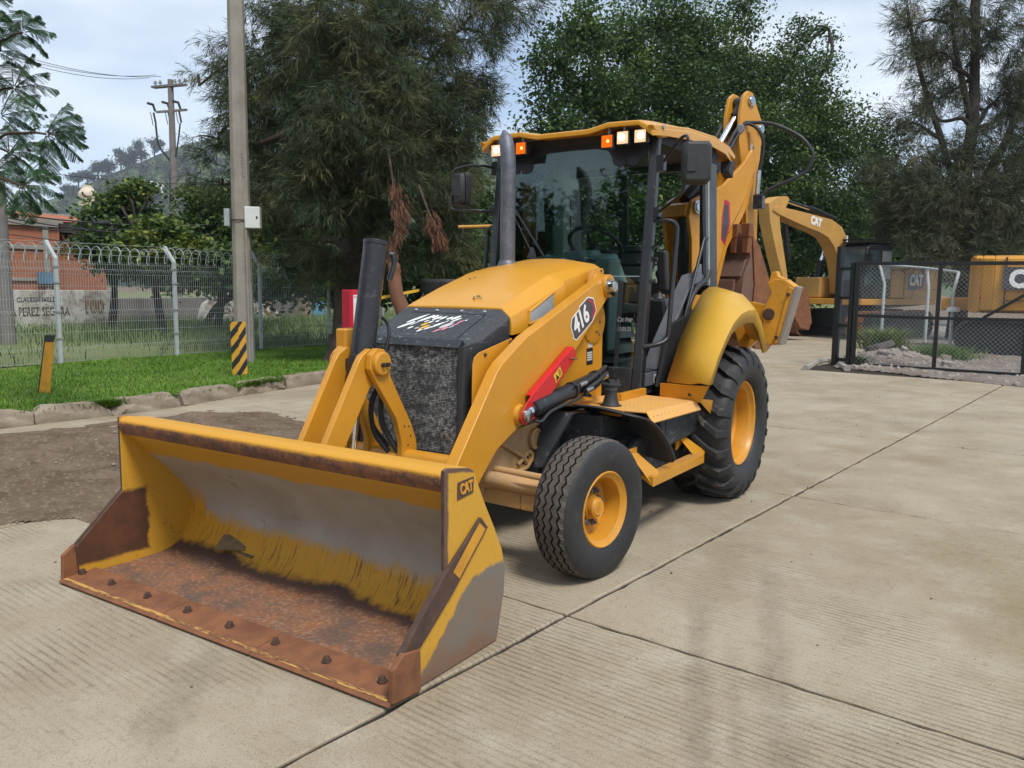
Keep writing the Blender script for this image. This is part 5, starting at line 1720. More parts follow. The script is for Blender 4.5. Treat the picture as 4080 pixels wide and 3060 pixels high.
def rear_wheel(loc, side):
    s = side
    w = wheel_root('rear_wheel', loc, (0, 0, 0))
    R = 0.585; hw = 0.235
    pf = [(0.340, 0.150), (0.345, 0.185), (0.375, 0.222), (0.43, 0.242), (0.49, 0.246), (0.535, 0.236), (0.562, 0.214), (0.578, 0.17), (0.586, 0.09), (0.588, 0.0)]
    full = pf+[(r, -o) for r, o in pf[-2::-1]]
    t = MB(); t.lathe([(r, o*s) for r, o in full], (0, 0, 0), 'x', 80)
    ty = t.build('tyre', 'rubber', w, smooth=40)
    # slanting lugs, two staggered rows
    def surf(x):
        ax_ = abs(x)
        return float(np.interp(ax_, [0, 0.09, 0.17, 0.214, 0.236, 0.2461], [0.588, 0.586, 0.578, 0.562, 0.535, 0.49]))
    lugs = MB()
    n = 22
    stations = [0.0, 0.03, 0.07, 0.12, 0.165, 0.20, 0.222, 0.238, 0.244]
    for sd in (1, -1):
        for k in range(n):
            a0 = 2*PI*(k+(0.5 if sd < 0 else 0))/n
            ring = []
            for i, q in enumerate(stations):
                x = sd*(q-0.012)
                tw_ = a0+s*0.30*(min(q, 0.2)/0.2)**0.85
                top = surf(q)+(0.040 if q < 0.20 else 0.040*(0.250-q)/0.05+0.008)
                bot = surf(q)-0.02
                xx = x if q < 0.2 else sd*(0.188+(q-0.2)*1.45)
                wd_ = (0.052+0.022*min(q/0.2, 1))/R
                wt = wd_*0.84
                pts = []
                for rr, da in ((bot, -wd_/2), (top, -wt/2), (top, wt/2), (bot, wd_/2)):
                    pts.append((xx, rr*math.cos(tw_+da), rr*math.sin(tw_+da)))
                ring.append(pts)
            o = len(lugs.v)
            vs = [p for rg_ in ring for p in rg_]
            fs = []
            for i in range(len(ring)-1):
                for j in range(4):
                    fs.append((i*4+j, i*4+(j+1) % 4, (i+1)*4+(j+1) % 4, (i+1)*4+j))
            fs += [(3, 2, 1, 0), tuple((len(ring)-1)*4+j for j in range(4))]
            lugs.add(vs, fs)
    lugs.build('tread_lugs', 'lug_rubber', w, bevel=0.006, seg=1, smooth=35)
    rp_ = [(0.30, -0.10), (0.305, 0.05), (0.312, 0.12), (0.330, 0.150), (0.344, 0.168), (0.347, 0.186), (0.338, 0.194), (0.327, 0.188), (0.318, 0.165), (0.302, 0.150), (0.292, 0.118), (0.288, 0.060), (0.272, 0.045), (0.262, 0.010), (0.255, -0.06), (0.235, -0.075), (0.165, -0.055), (0.150, -0.05), (0.0, -0.05)]
    r = MB(); r.lathe([(a, o*s) for a, o in rp_], (0, 0, 0), 'x', 64); r.build('rim', 'rim_yellow', w, smooth=26)
    h = MB(); h.lathe([(a, o*s) for a, o in [(0, 0.075), (0.06, 0.075), (0.11, 0.068), (0.128, 0.060), (0.135, 0.045), (0.135, -0.02), (0.165, -0.026), (0.168, -0.055)]], (0, 0, 0), 'x', 44)
    hb = h.build('hub', 'rim_yellow', w, smooth=26)
    m = MB()
    for k in range(6):
        a = 2*PI*k/6
        m.lathe([(0, 0.080*s), (0.012, 0.080*s), (0.014, 0.07*s), (0.014, 0.06*s)], (0, 0.095*math.cos(a), 0.095*math.sin(a)), 'x', 8)
    for k in range(8):
        a = 2*PI*k/8+0.2
        m.lathe([(0, 0.0), (0.016, 0.0), (0.018, -0.02*s), (0.018, -0.04*s)], (-0.01*s, 0.152*math.cos(a), 0.152*math.sin(a)), 'x', 6)
    m.build('bolts', 'rim_yellow', w, smooth=30)
    m = MB(); m.obox((0.015*s, -0.10, -0.245), (0.03, 0.07, 0.045), Matrix.Rotation(0.5, 3, 'X')); m.build('rim_clamp', 'rim_yellow', w, bevel=0.01)
    return w


rw = rear_wheel((0.995, 1.580, 0.568), 1)
rw2 = rear_wheel((mx(0.995), 1.580, 0.568), -1)
for w_ in (rw, rw2):
    w_.scale = (1, 0.93, 0.93)

# ---------------------------------------------------------------- cab
def lean(z):                      # front plane of the cab leans back as it rises
    return 0.875+(z-0.84)*0.108


cab = BL                          # cab pieces are parts of the machine itself
PX = 0.665                        # outer face of the left front post
def cab_post(S):
    m = MB()
    m.hull([(S(PX), lean(0.80), 0.80), (S(PX-0.075), lean(0.80)-0.015, 0.80), (S(PX-0.075), lean(0.80)+0.06, 0.80), (S(PX), lean(0.80)+0.075, 0.80)],
           [(S(PX-0.005), lean(2.66), 2.66), (S(PX-0.065), lean(2.66)-0.012, 2.66), (S(PX-0.065), lean(2.66)+0.055, 2.66), (S(PX-0.005), lean(2.66)+0.065, 2.66)])
    p = m.build('front_post', 'black_paint', cab, bevel=0.012)
    m = MB()
    m.hull([(S(PX-0.004), 2.19, 1.56), (S(PX-0.09), 2.19, 1.56), (S(PX-0.09), 2.40, 1.56), (S(PX-0.004), 2.40, 1.56)],
           [(S(PX-0.01), 2.08, 2.74), (S(PX-0.09), 2.08, 2.74), (S(PX-0.09), 2.27, 2.74), (S(PX-0.01), 2.27, 2.74)])
    m.build('rear_post', 'black_paint', cab, bevel=0.01)
    m = MB()
    m.hull([(S(PX+0.004), 2.165, 1.60), (S(PX-0.03), 2.165, 1.60), (S(PX-0.03), 2.195, 1.60), (S(PX+0.004), 2.195, 1.60)],
           [(S(PX-0.002), 2.045, 2.70), (S(PX-0.03), 2.045, 2.70), (S(PX-0.03), 2.075, 2.70), (S(PX-0.002), 2.075, 2.70)])
    m.build('door_seal', 'galvanised', cab, bevel=0.003)
    m = MB()
    m.hull([(S(PX+0.002), 2.12, 1.62), (S(PX-0.03), 2.12, 1.62), (S(PX-0.03), 2.15, 1.62), (S(PX+0.002), 2.15, 1.62)],
           [(S(PX-0.004), 1.985, 2.70), (S(PX-0.03), 1.985, 2.70), (S(PX-0.03), 2.02, 2.70), (S(PX-0.004), 2.02, 2.70)])
    m.build('window_edge', 'grey_plastic', cab, bevel=0.003)
    mm = MB()
    for z in (1.62, 1.78, 1.86):
        mm.cyl((S(PX-0.002), lean(z)+0.07, z), (S(PX+0.022), lean(z)+0.075, z), 0.017, 10)
    mm.build('hinge', 'black_paint', p, bevel=0.003)


both(cab_post)
# front windscreen and the low side window beside the hood
gx0, gx1 = mx(PX-0.06), PX-0.06
def wplate(name, mat, x0, x1, z0, z1, off=0.0, t=0.006, par=cab):
    m = MB()
    m.hull([(x0, lean(z0)+off, z0), (x1, lean(z0)+off, z0), (x1, lean(z0)+off+t, z0), (x0, lean(z0)+off+t, z0)],
           [(x0, lean(z1)+off, z1), (x1, lean(z1)+off, z1), (x1, lean(z1)+off+t, z1), (x0, lean(z1)+off+t, z1)])
    return m.build(name, mat, par, smooth=0)
ws = wplate('windscreen', 'cab_glass', gx0, gx1, 1.66, 2.62)
wplate('lower_window', 'cab_glass', gx0, gx1, 1.00, 1.653)
wplate('glass_edge', 'cab_trim', 0.36, gx1, 1.652, 1.659, -0.002, 0.009)
for S in (lambda x: x, mx):
    wplate('window_surround', 'black_plastic', S(0.44), S(0.47), 0.98, 1.62, -0.004, 0.01)
m = MB(); m.hull([(S_(0.40), lean(0.80)+0.01, 0.80) for S_ in (mx, lambda x: x)]+[(0.40, lean(0.80)+0.04, 0.80), (mx(0.40), lean(0.80)+0.04, 0.80)],
                 [(mx(0.40), lean(1.0)+0.01, 1.0), (0.40, lean(1.0)+0.01, 1.0), (0.40, lean(1.0)+0.04, 1.0), (mx(0.40), lean(1.0)+0.04, 1.0)])
m.build('front_bulkhead', 'dark_inside', cab)
m = MB(); m.box(0.40, PX-0.075, lean(0.8), lean(0.8)+0.05, 0.80, 1.0); m.build('lower_panel', 'dirty_black', cab, bevel=0.008); m = MB(); m.box(mx(PX-0.075), mx(0.40), lean(0.8), lean(0.8)+0.05, 0.80, 1.0); m.build('lower_panel', 'dirty_black', cab, bevel=0.008)
# black ceramic band along the top of the glass, cut out under the lamps
def band_pts(S):
    return [(0.62, 2.63), (0.62, 2.52), (0.565, 2.50), (0.555, 2.46), (0.52, 2.45), (0.47, 2.46), (0.455, 2.50), (0.44, 2.455), (0.40, 2.45), (0.355, 2.465), (0.34, 2.52), (0.30, 2.575), (0.2, 2.595), (0.0, 2.60), (0.0, 2.63)]
m = MB()
pts = [(XC+a, lean(b)-0.004, b) for a, b in band_pts(0)]+[(XC-a, lean(b)-0.004, b) for a, b in band_pts(0)[::-1][1:]]
m.add(pts, [tuple(range(len(pts)))])
m.build('glass_band', 'decal_black', cab, smooth=0)
text_obj('chalk_writing', 'Cat Insp', 0.048, frame_m((0.50, lean(1.345)-0.004, 1.345), (1, 0, 0.04), (0, 0.1, 1)), 'scratch_white', cab, extrude=0.0004, bold=-0.0006, sx=0.75, shear=0.3)
text_obj('chalk_writing', '13/05/25', 0.044, frame_m((0.50, lean(1.275)-0.004, 1.275), (1, 0, 0.04), (0, 0.1, 1)), 'scratch_white', cab, extrude=0.0004, bold=-0.0008, sx=0.72, shear=0.25)
# roof with its two raised lobes over the lamps
sym_top = [(-0.755, 2.668), (-0.700, 2.704), (-0.640, 2.733), (-0.520, 2.738), (-0.385, 2.740), (-0.300, 2.722), (-0.22, 2.708), (0.22, 2.708), (0.300, 2.722), (0.385, 2.740), (0.520, 2.738), (0.640, 2.733), (0.700, 2.704), (0.755, 2.668)]
sym_bot = [(0.755, 2.612), (0.700, 2.655), (0.64, 2.698), (0.52, 2.702), (0.385, 2.702), (0.30, 2.682), (0.22, 2.668), (-0.22, 2.668), (-0.30, 2.682), (-0.385, 2.702), (-0.52, 2.702), (-0.64, 2.698), (-0.700, 2.655), (-0.755, 2.612)]
secs = []
for y, k, w_, dz in ((0.895, 1.0, 0.96, 0.0), (0.93, 1.0, 0.97, 0.006), (1.10, 1.0, 0.98, 0.026), (1.55, 0.6, 0.98, 0.068), (2.05, 0.3, 0.98, 0.086), (2.35, 0.2, 0.98, 0.072), (2.58, 0.2, 0.95, 0.030), (2.66, 0.2, 0.92, -0.015)):
    s = []
    for (x, z) in sym_top:
        s.append((XC+x*w_, y, 2.722+(z-2.722)*(k if abs(x) < 0.67 else max(k, 0.75))+dz))
    for (x, z) in sym_bot:
        s.append((XC+x*w_, y, (z if abs(x) > 0.67 else 2.676+(z-2.676)*k)+dz))
    secs.append(s)
n_ = len(secs[0]); V = [p for s in secs for p in s]; F = []
for i in range(len(secs)-1):
    for j in range(n_):
        F.append((i*n_+j, i*n_+(j+1) % n_, (i+1)*n_+(j+1) % n_, (i+1)*n_+j))
F.append(tuple(range(n_))); F.append(tuple((len(secs)-1)*n_+j for j in range(n_)))
m = MB(); m.add(V, F)
roof = m.build('roof', 'hood_yellow', cab, bevel=0.010, smooth=30)
for S in (lambda x: x, mx):
    # side skirt of the roof with its dropped front corner
    sk = [(0.87, 2.690), (1.02, 2.712), (1.55, 2.775), (2.10, 2.798), (2.45, 2.770), (2.62, 2.712), (2.60, 2.675), (2.40, 2.715), (2.05, 2.742), (1.55, 2.728), (1.25, 2.690), (1.14, 2.642), (1.06, 2.628), (0.98, 2.645), (0.90, 2.664)]
    m = P_prism(S, sk, 0.655, 0.70); m.build('roof_skirt', 'hood_yellow', roof, bevel=0.010)
    m = MB(); m.cyl((S(0.70), 1.045, 2.70), (S(0.712), 1.045, 2.70), 0.016, 12); m.build('bolt', 'galvanised', roof)
    m = MB(); m.hull([(S(0.60), 2.52, 2.66), (S(0.70), 2.52, 2.66), (S(0.70), 2.62, 2.66), (S(0.60), 2.62, 2.66)], [(S(0.61), 2.50, 2.56), (S(0.69), 2.50, 2.56), (S(0.69), 2.60, 2.52), (S(0.61), 2.60, 2.52)])
    m.build('rear_lamp', 'black_plastic', roof, bevel=0.01)
m = MB(); m.box(mx(0.66), 0.66, 1.10, 2.30, 2.60, 2.69); m.build('headliner', 'dark_inside', cab)
m = MB(); m.box(mx(0.60), 0.60, lean(2.64)+0.01, lean(2.64)+0.06, 2.61, 2.70); m.build('top_rail', 'black_plastic', cab)
m = MB(); m.box(mx(0.60), 0.60, 2.14, 2.20, 2.55, 2.70); m.build('rear_rail', 'black_plastic', cab); m = MB(); m.box(mx(0.60), 0.60, 2.27, 2.33, 1.52, 1.62); m.build('rear_rail', 'black_plastic', cab)
# lamps under the roof lip
def lamp(x, z, kind, lit):
    y = 0.955
    m = MB()
    q = 0.052
    m.hull([(x-q, y-0.035, z-q), (x+q, y-0.035, z-q), (x+q, y-0.035, z+q), (x-q, y-0.035, z+q)], [(x-q*0.7, y+0.05, z-q*0.7), (x+q*0.7, y+0.05, z-q*0.7), (x+q*0.7, y+0.05, z+q*0.7), (x-q*0.7, y+0.05, z+q*0.7)])
    b = m.build('lamp_housing', 'black_plastic', cab, bevel=0.008)
    m = MB(); m.box(x-0.008, x+0.008, y-0.01, y+0.01, z+0.05, z+0.105); m.build('bracket', 'galvanised', b)
    qq = 0.042
    m = MB(); m.box(x-qq, x+qq, y-0.043, y-0.0355, z-qq, z+qq)
    m.build('lens', 'lamp_amber' if kind == 'amber' else 'lamp_white', b, bevel=0.010)
    if kind == 'amber':
        m = MB(); m.lathe([(0, -0.0005), (0.011, -0.0005), (0.011, 0.001)], (x+0.01, y-0.0437, z+0.0), 'y', 12); m.build('bulb_glow', 'lamp_amber_core', b)
    else:
        m = MB(); m.lathe([(0, -0.0005), (0.026, -0.0005), (0.026, 0.001)], (x+(0.006 if lit else -0.006), y-0.0437, z+0.003), 'y', 16); m.build('bulb_glow', 'lamp_core', b)
    return b
lamp(XC+0.363, 2.613, 'amber', 1); lamp(XC+0.486, 2.628, 'white', 0); lamp(XC+0.622, 2.628, 'white', 1)
lamp(XC-0.372, 2.624, 'amber', 1); lamp(XC-0.492, 2.63, 'white', 0); lamp(XC-0.600, 2.624, 'white', 1)

# mirrors
def mirror(S, c, size, yaw, a_top, a_bot, arm_r=0.011):
    sg = 1 if S(1) > 0 else -1
    w_, h_, d_ = size
    M = np.array(Matrix.Rotation(yaw, 3, 'Z'))
    c = np.array(c)
    m = MB()
    ring = [(-0.42, -0.5), (0.36, -0.5), (0.5, -0.38), (0.5, 0.40), (0.38, 0.5), (-0.40, 0.5), (-0.5, 0.38), (-0.48, -0.40)]
    A = [c+M@np.array([u*w_, -d_/2, v*h_]) for u, v in [(a*0.86, b*0.9) for a, b in ring]]
    B = [c+M@np.array([u*w_, 0.0, v*h_]) for u, v in ring]
    C = [c+M@np.array([u*w_, d_/2, v*h_]) for u, v in ring]
    m.hull(A, B); mm = MB(); mm.hull(B, C)
    b = m.build('mirror_shell', 'black_plastic', cab, bevel=0.018, seg=3)
    mm.build('mirror_back', 'black_plastic', b, bevel=0.006)
    m = MB(); m.obox(c+M@np.array([-0.20*w_*sg, -d_/2-0.004, -0.02*h_]), (0.30*w_, 0.014, 0.42*h_), M); m.build('clamp_plate', 'black_plastic', b, bevel=0.003)
    m = MB(); m.tube(smoothpath(a_top, 6), arm_r, 8); m.tube(smoothpath(a_bot, 6), arm_r, 8); m.build('mirror_arm', 'black_paint', b, smooth=50)
    m = MB(); m.box(S(PX-0.01), S(PX+0.045), lean(a_top[0][2])+0.0, lean(a_top[0][2])+0.06, a_top[0][2]-0.06, a_top[0][2]+0.05); m.build('mirror_bracket', 'black_paint', b, bevel=0.006); m = MB(); m.box(S(PX-0.01), S(PX+0.035), lean(a_bot[0][2]), lean(a_bot[0][2])+0.06, a_bot[0][2]-0.035, a_bot[0][2]+0.035)
    m.build('mirror_bracket', 'black_paint', b, bevel=0.006)
mirror(lambda x: x, (1.012, 0.905, 2.415), (0.20, 0.285, 0.10), math.radians(28),
       [(0.70, lean(2.46)+0.02, 2.46), (0.80, 0.99, 2.53), (0.90, 0.90, 2.585), (0.955, 0.865, 2.585), (0.965, 0.862, 2.53)],
       [(0.69, lean(2.11)+0.02, 2.11), (0.80, 0.96, 2.155), (0.90, 0.90, 2.20), (0.945, 0.87, 2.26), (0.955, 0.86, 2.36)])
mirror(mx, (-0.965, 0.90, 2.345), (0.155, 0.26, 0.10), math.radians(-20),
       [(mx(0.69), lean(2.52)+0.02, 2.52), (-0.80, 0.93, 2.525), (-0.93, 0.90, 2.52), (-1.005, 0.86, 2.49), (-1.01, 0.86, 2.44)],
       [(mx(0.69), lean(2.17)+0.02, 2.17), (-0.80, 0.93, 2.172), (-0.96, 0.88, 2.18), (-1.03, 0.86, 2.20), (-1.03, 0.86, 2.30)])
# grab handles
def handle(S):
    m = MB()
    m.tube(smoothpath([(S(PX-0.005), lean(2.05)+0.07, 2.055), (S(PX+0.07), lean(2.05)+0.10, 2.055), (S(PX+0.115), lean(2.0)+0.13, 2.03), (S(PX+0.128), lean(1.95)+0.14, 1.96), (S(PX+0.128), lean(1.6)+0.13, 1.60), (S(PX+0.128), lean(1.30)+0.125, 1.30), (S(PX+0.122), lean(1.22)+0.12, 1.215), (S(PX+0.08), lean(1.17)+0.06, 1.175), (S(PX-0.005), lean(1.15)+0.01, 1.155)], 6), 0.017, 10)
    m.build('grab_handle', 'black_paint', cab, smooth=50)
both(handle)
# wipers
m = MB(); m.tube([(-0.205, lean(1.80)-0.02, 1.80), (-0.46, lean(2.12)-0.025, 2.12), (-0.50, lean(2.17)-0.02, 2.17)], 0.008, 6); m.tube([(-0.30, lean(1.80)-0.02, 1.80), (-0.50, lean(2.10)-0.012, 2.10)], 0.006, 6)
m.hull([(-0.36, lean(1.82)-0.012, 1.80), (-0.27, lean(1.82)-0.012, 1.77), (-0.27, lean(1.82)-0.03, 1.77), (-0.36, lean(1.82)-0.03, 1.80)], [(-0.335, lean(1.9)-0.012, 1.88), (-0.31, lean(1.9)-0.012, 1.87), (-0.31, lean(1.9)-0.02, 1.87), (-0.335, lean(1.9)-0.02, 1.88)])
m.build('wiper', 'black_paint', cab)
# inside: floor, dash, wheel, seat, consoles
m = MB(); m.box(mx(0.64), 0.64, 0.92, 2.30, 0.80, 0.962); m.build('floor', 'dirty_black', cab, bevel=0.004)
m = MB()
for y in np.linspace(0.98, 1.40, 9):
    m.obox((0.52, y, 0.965), (0.20, 0.012, 0.006), Matrix.Rotation(0.35, 3, 'Z'))
m.build('floor_mat', 'grey_plastic', cab)
m = MB(); m.box(0.60, 0.662, 0.905, 1.41, 0.862, 0.958); sill = m.build('door_sill', 'grey_plastic', cab, bevel=0.006)
flat_poly('step_label', [(-0.022, -0.030), (0.022, -0.030), (0.022, 0.034), (-0.022, 0.034)], frame_m((0.6622, 1.13, 0.908), (0, 1, 0), (0, 0, 1)), 'decal_white', sill)
flat_poly('step_print', [(-0.014, -0.022), (0.014, -0.022), (0.014, -0.002), (0.004, 0.024), (-0.008, 0.020), (-0.014, -0.002)], frame_m((0.6631, 1.13, 0.908), (0, 1, 0), (0, 0, 1)), 'decal_black', sill)
m = MB()
m.hull([(-0.40, 0.99, 1.66), (0.32, 0.99, 1.66), (0.34, 1.32, 1.60), (-0.42, 1.32, 1.60)], [(-0.36, 1.0, 1.795), (0.27, 1.0, 1.795), (0.27, 1.25, 1.835), (-0.36, 1.25, 1.835)])
m.hull([(-0.10, 1.02, 1.80), (0.17, 1.02, 1.80), (0.17, 1.2, 1.80), (-0.10, 1.2, 1.80)], [(-0.08, 1.05, 1.845), (0.15, 1.05, 1.845), (0.15, 1.2, 1.86), (-0.08, 1.2, 1.86)])
m.hull([(0.30, 1.0, 1.1), (0.335, 1.0, 1.1), (0.335, 1.12, 1.1), (0.30, 1.12, 1.1)], [(0.27, 1.0, 1.79), (0.33, 1.0, 1.77), (0.33, 1.2, 1.79), (0.27, 1.2, 1.79)])
dsh = m.build('dashboard', 'cab_trim', cab, bevel=0.02, seg=3)
m = MB(); m.box(-0.27, -0.08, 0.985, 0.998, 1.765, 1.785); m.box(0.05, 0.22, 0.985, 0.998, 1.765, 1.785); m.build('vent_slot', 'grey_plastic', dsh, bevel=0.004)
m = MB()
tl = Matrix.Rotation(math.radians(-38), 3, 'X')
cst = Vector((0.03, 1.34, 1.90))
pts = [tuple(cst+tl @ Vector((0.215*math.cos(2*PI*k/40), 0.215*math.sin(2*PI*k/40), 0))) for k in range(41)]
m.tube(pts, 0.017, 10, cap=False)
for a in (0.5, 2.6, 4.71):
    m.tube([tuple(cst+tl @ Vector((0.205*math.cos(a), 0.205*math.sin(a), 0))), tuple(cst+tl @ Vector((0, 0, -0.04)))], 0.014, 8)
m.cyl(tuple(cst+tl @ Vector((0, 0, -0.06))), tuple(cst+tl @ Vector((0, 0, -0.01))), 0.05, 16)
m.cyl(tuple(cst+tl @ Vector((0, 0, -0.06))), (0.03, 1.12, 1.55), 0.045, 12)
m.build('steering_wheel', 'black_plastic', cab, smooth=50)
m = MB()
def seat_ring(y, z, hw, t):
    return [(0.08-hw, y, z), (0.08+hw, y, z), (0.08+hw*1.0, y+t, z+0.01), (0.08-hw*1.0, y+t, z+0.01)]
bk = [(1.62, 1.44, 0.235, 0.10), (1.66, 1.60, 0.255, 0.10), (1.70, 1.75, 0.24, 0.09), (1.73, 1.86, 0.20, 0.08), (1.75, 1.915, 0.12, 0.07)]
for a, b in zip(bk[:-1], bk[1:]):
    m.hull(seat_ring(*a), seat_ring(*b))
m.hull([(-0.16, 1.22, 1.36), (0.32, 1.22, 1.36), (0.32, 1.72, 1.36), (-0.16, 1.72, 1.36)], [(-0.15, 1.20, 1.47), (0.31, 1.20, 1.47), (0.31, 1.70, 1.44), (-0.15, 1.70, 1.44)])
seat = m.build('seat', 'black_plastic', cab, bevel=0.03, seg=3)
m = MB()
for k in range(6):
    z0 = 1.0+k*0.06
    hw = 0.19 if k % 2 else 0.165
    m.hull([(0.08-hw, 1.28, z0), (0.08+hw, 1.28, z0), (0.08+hw, 1.62, z0), (0.08-hw, 1.62, z0)], [(0.08-hw*0.9, 1.29, z0+0.059), (0.08+hw*0.9, 1.29, z0+0.059), (0.08+hw*0.9, 1.61, z0+0.059), (0.08-hw*0.9, 1.61, z0+0.059)])
m.build('seat_bellows', 'grey_plastic', seat)
m = MB(); m.hull([(0.24, 1.72, 0.97), (0.50, 1.72, 0.97), (0.50, 2.10, 0.97), (0.24, 2.10, 0.97)], [(0.24, 1.62, 1.48), (0.50, 1.62, 1.48), (0.50, 2.02, 1.50), (0.24, 2.02, 1.50)])
cons = m.build('side_console', 'black_plastic', cab, bevel=0.015)
m = MB(); m.hull([(0.495, 1.74, 1.30), (0.506, 1.74, 1.30), (0.506, 2.06, 1.32), (0.495, 2.06, 1.32)], [(0.495, 1.63, 1.485), (0.506, 1.63, 1.485), (0.506, 2.0, 1.505), (0.495, 2.0, 1.505)]); m.build('console_cover', 'grey_plastic', cons, bevel=0.004)
m = MB(); m.cyl((0.42, 1.72, 1.49), (0.42, 1.70, 1.66), 0.013, 10); m.lathe([(0, 0.10), (0.026, 0.09), (0.028, 0.06), (0.014, 0.03), (0.0, 0.03)], (0.42, 1.70, 1.62), 'z', 14); m.lathe([(0.05, 0), (0.03, 0.03), (0.014, 0.05)], (0.42, 1.72, 1.49), 'z', 14); m.build('joystick', 'black_plastic', cons, smooth=40)
m = MB(); m.hull([(0.50, 1.50, 1.55), (0.58, 1.50, 1.55), (0.58, 1.56, 1.55), (0.50, 1.56, 1.55)], [(0.50, 1.44, 1.86), (0.58, 1.44, 1.86), (0.58, 1.52, 1.86), (0.50, 1.52, 1.86)]); m.build('armrest', 'black_plastic', cab, bevel=0.02, seg=3)
# inner wheel-arch panel by the door opening
pn = [(1.20, 0.965), (1.415, 0.965), (1.55, 1.25), (1.70, 1.44), (1.80, 1.54), (2.06, 1.585), (2.20, 1.60), (2.20, 1.66), (2.05, 1.70), (1.92, 1.68), (1.78, 1.56), (1.58, 1.36), (1.36, 1.15)]
for S in (lambda x: x, mx):
    P_prism(S, pn, 0.52, 0.645).build('arch_panel', 'grey_plastic', cab, bevel=0.012)
    m = MB(); m.tube(smoothpath([(S(0.665), 1.43, 0.955), (S(0.668), 1.60, 1.25), (S(0.668), 1.74, 1.44), (S(0.668), 1.86, 1.555), (S(0.668), 1.98, 1.61), (S(0.668), 2.10, 1.65), (S(0.668), 2.16, 1.72)], 6), 0.022, 8); m.build('door_gasket', 'black_plastic', cab, smooth=50)
    m = MB(); m.tube(smoothpath([(S(0.668), 2.10, 1.99), (S(0.675), 2.02, 1.975), (S(0.68), 1.96, 1.93), (S(0.68), 1.66, 1.40), (S(0.675), 1.60, 1.28)], 6), 0.013, 8); m.build('inner_handle', 'black_paint', cab, smooth=50)
    m = MB(); m.hull([(S(0.60), 1.86, 1.60), (S(0.66), 1.86, 1.60), (S(0.66), 2.05, 1.62), (S(0.60), 2.05, 1.62)], [(S(0.61), 1.92, 1.70), (S(0.655), 1.92, 1.70), (S(0.655), 2.03, 1.78), (S(0.61), 2.03, 1.78)]); m.build('latch_cover', 'grey_plastic', cab, bevel=0.012)
# far side window, rear window frames
m = MB()
m.hull([(mx(PX)+0.01, 1.02, 1.1), (mx(PX)+0.015, 1.02, 1.1), (mx(PX)+0.015, 2.3, 1.7), (mx(PX)+0.01, 2.3, 1.7)], [(mx(PX)+0.01, 1.10, 2.62), (mx(PX)+0.015, 1.10, 2.62), (mx(PX)+0.015, 2.2, 2.65), (mx(PX)+0.01, 2.2, 2.65)])
m.build('side_window', 'side_glass', cab, smooth=0)
m = MB()
m.hull([(-0.73, 2.0, 1.60), (-0.63, 2.0, 1.60), (-0.63, 2.12, 1.60), (-0.73, 2.12, 1.60)], [(-0.71, 1.92, 2.66), (-0.61, 1.92, 2.66), (-0.61, 2.05, 2.66), (-0.71, 2.05, 2.66)])
pil = m.build('side_pillar', 'cab_trim', cab, bevel=0.01)
m = MB(); m.hull([(-0.20, 2.26, 1.60), (-0.12, 2.26, 1.60), (-0.12, 2.30, 1.60), (-0.20, 2.30, 1.60)], [(-0.20, 2.18, 2.62), (-0.12, 2.18, 2.62), (-0.12, 2.22, 2.62), (-0.20, 2.22, 2.62)])
m.hull([(-0.80, 2.26, 1.60), (-0.76, 2.26, 1.60), (-0.76, 2.30, 1.60), (-0.80, 2.30, 1.60)], [(-0.78, 2.18, 2.62), (-0.74, 2.18, 2.62), (-0.74, 2.22, 2.62), (-0.78, 2.22, 2.62)])
m.build('rear_window_frame', 'black_plastic', cab)
Mp = frame_m((-0.655, 1.988, 1.97), (1, 0, 0), (0, -0.07, 1))
flat_poly('warning_label', [(-0.02, -0.06), (0.02, -0.06), (0.02, 0.03), (-0.02, 0.03)], Mp, 'decal_yellow', pil)
flat_poly('warning_label', [(-0.02, 0.05), (0.02, 0.05), (0.02, 0.12), (-0.02, 0.12)], Mp, 'decal_white', pil)

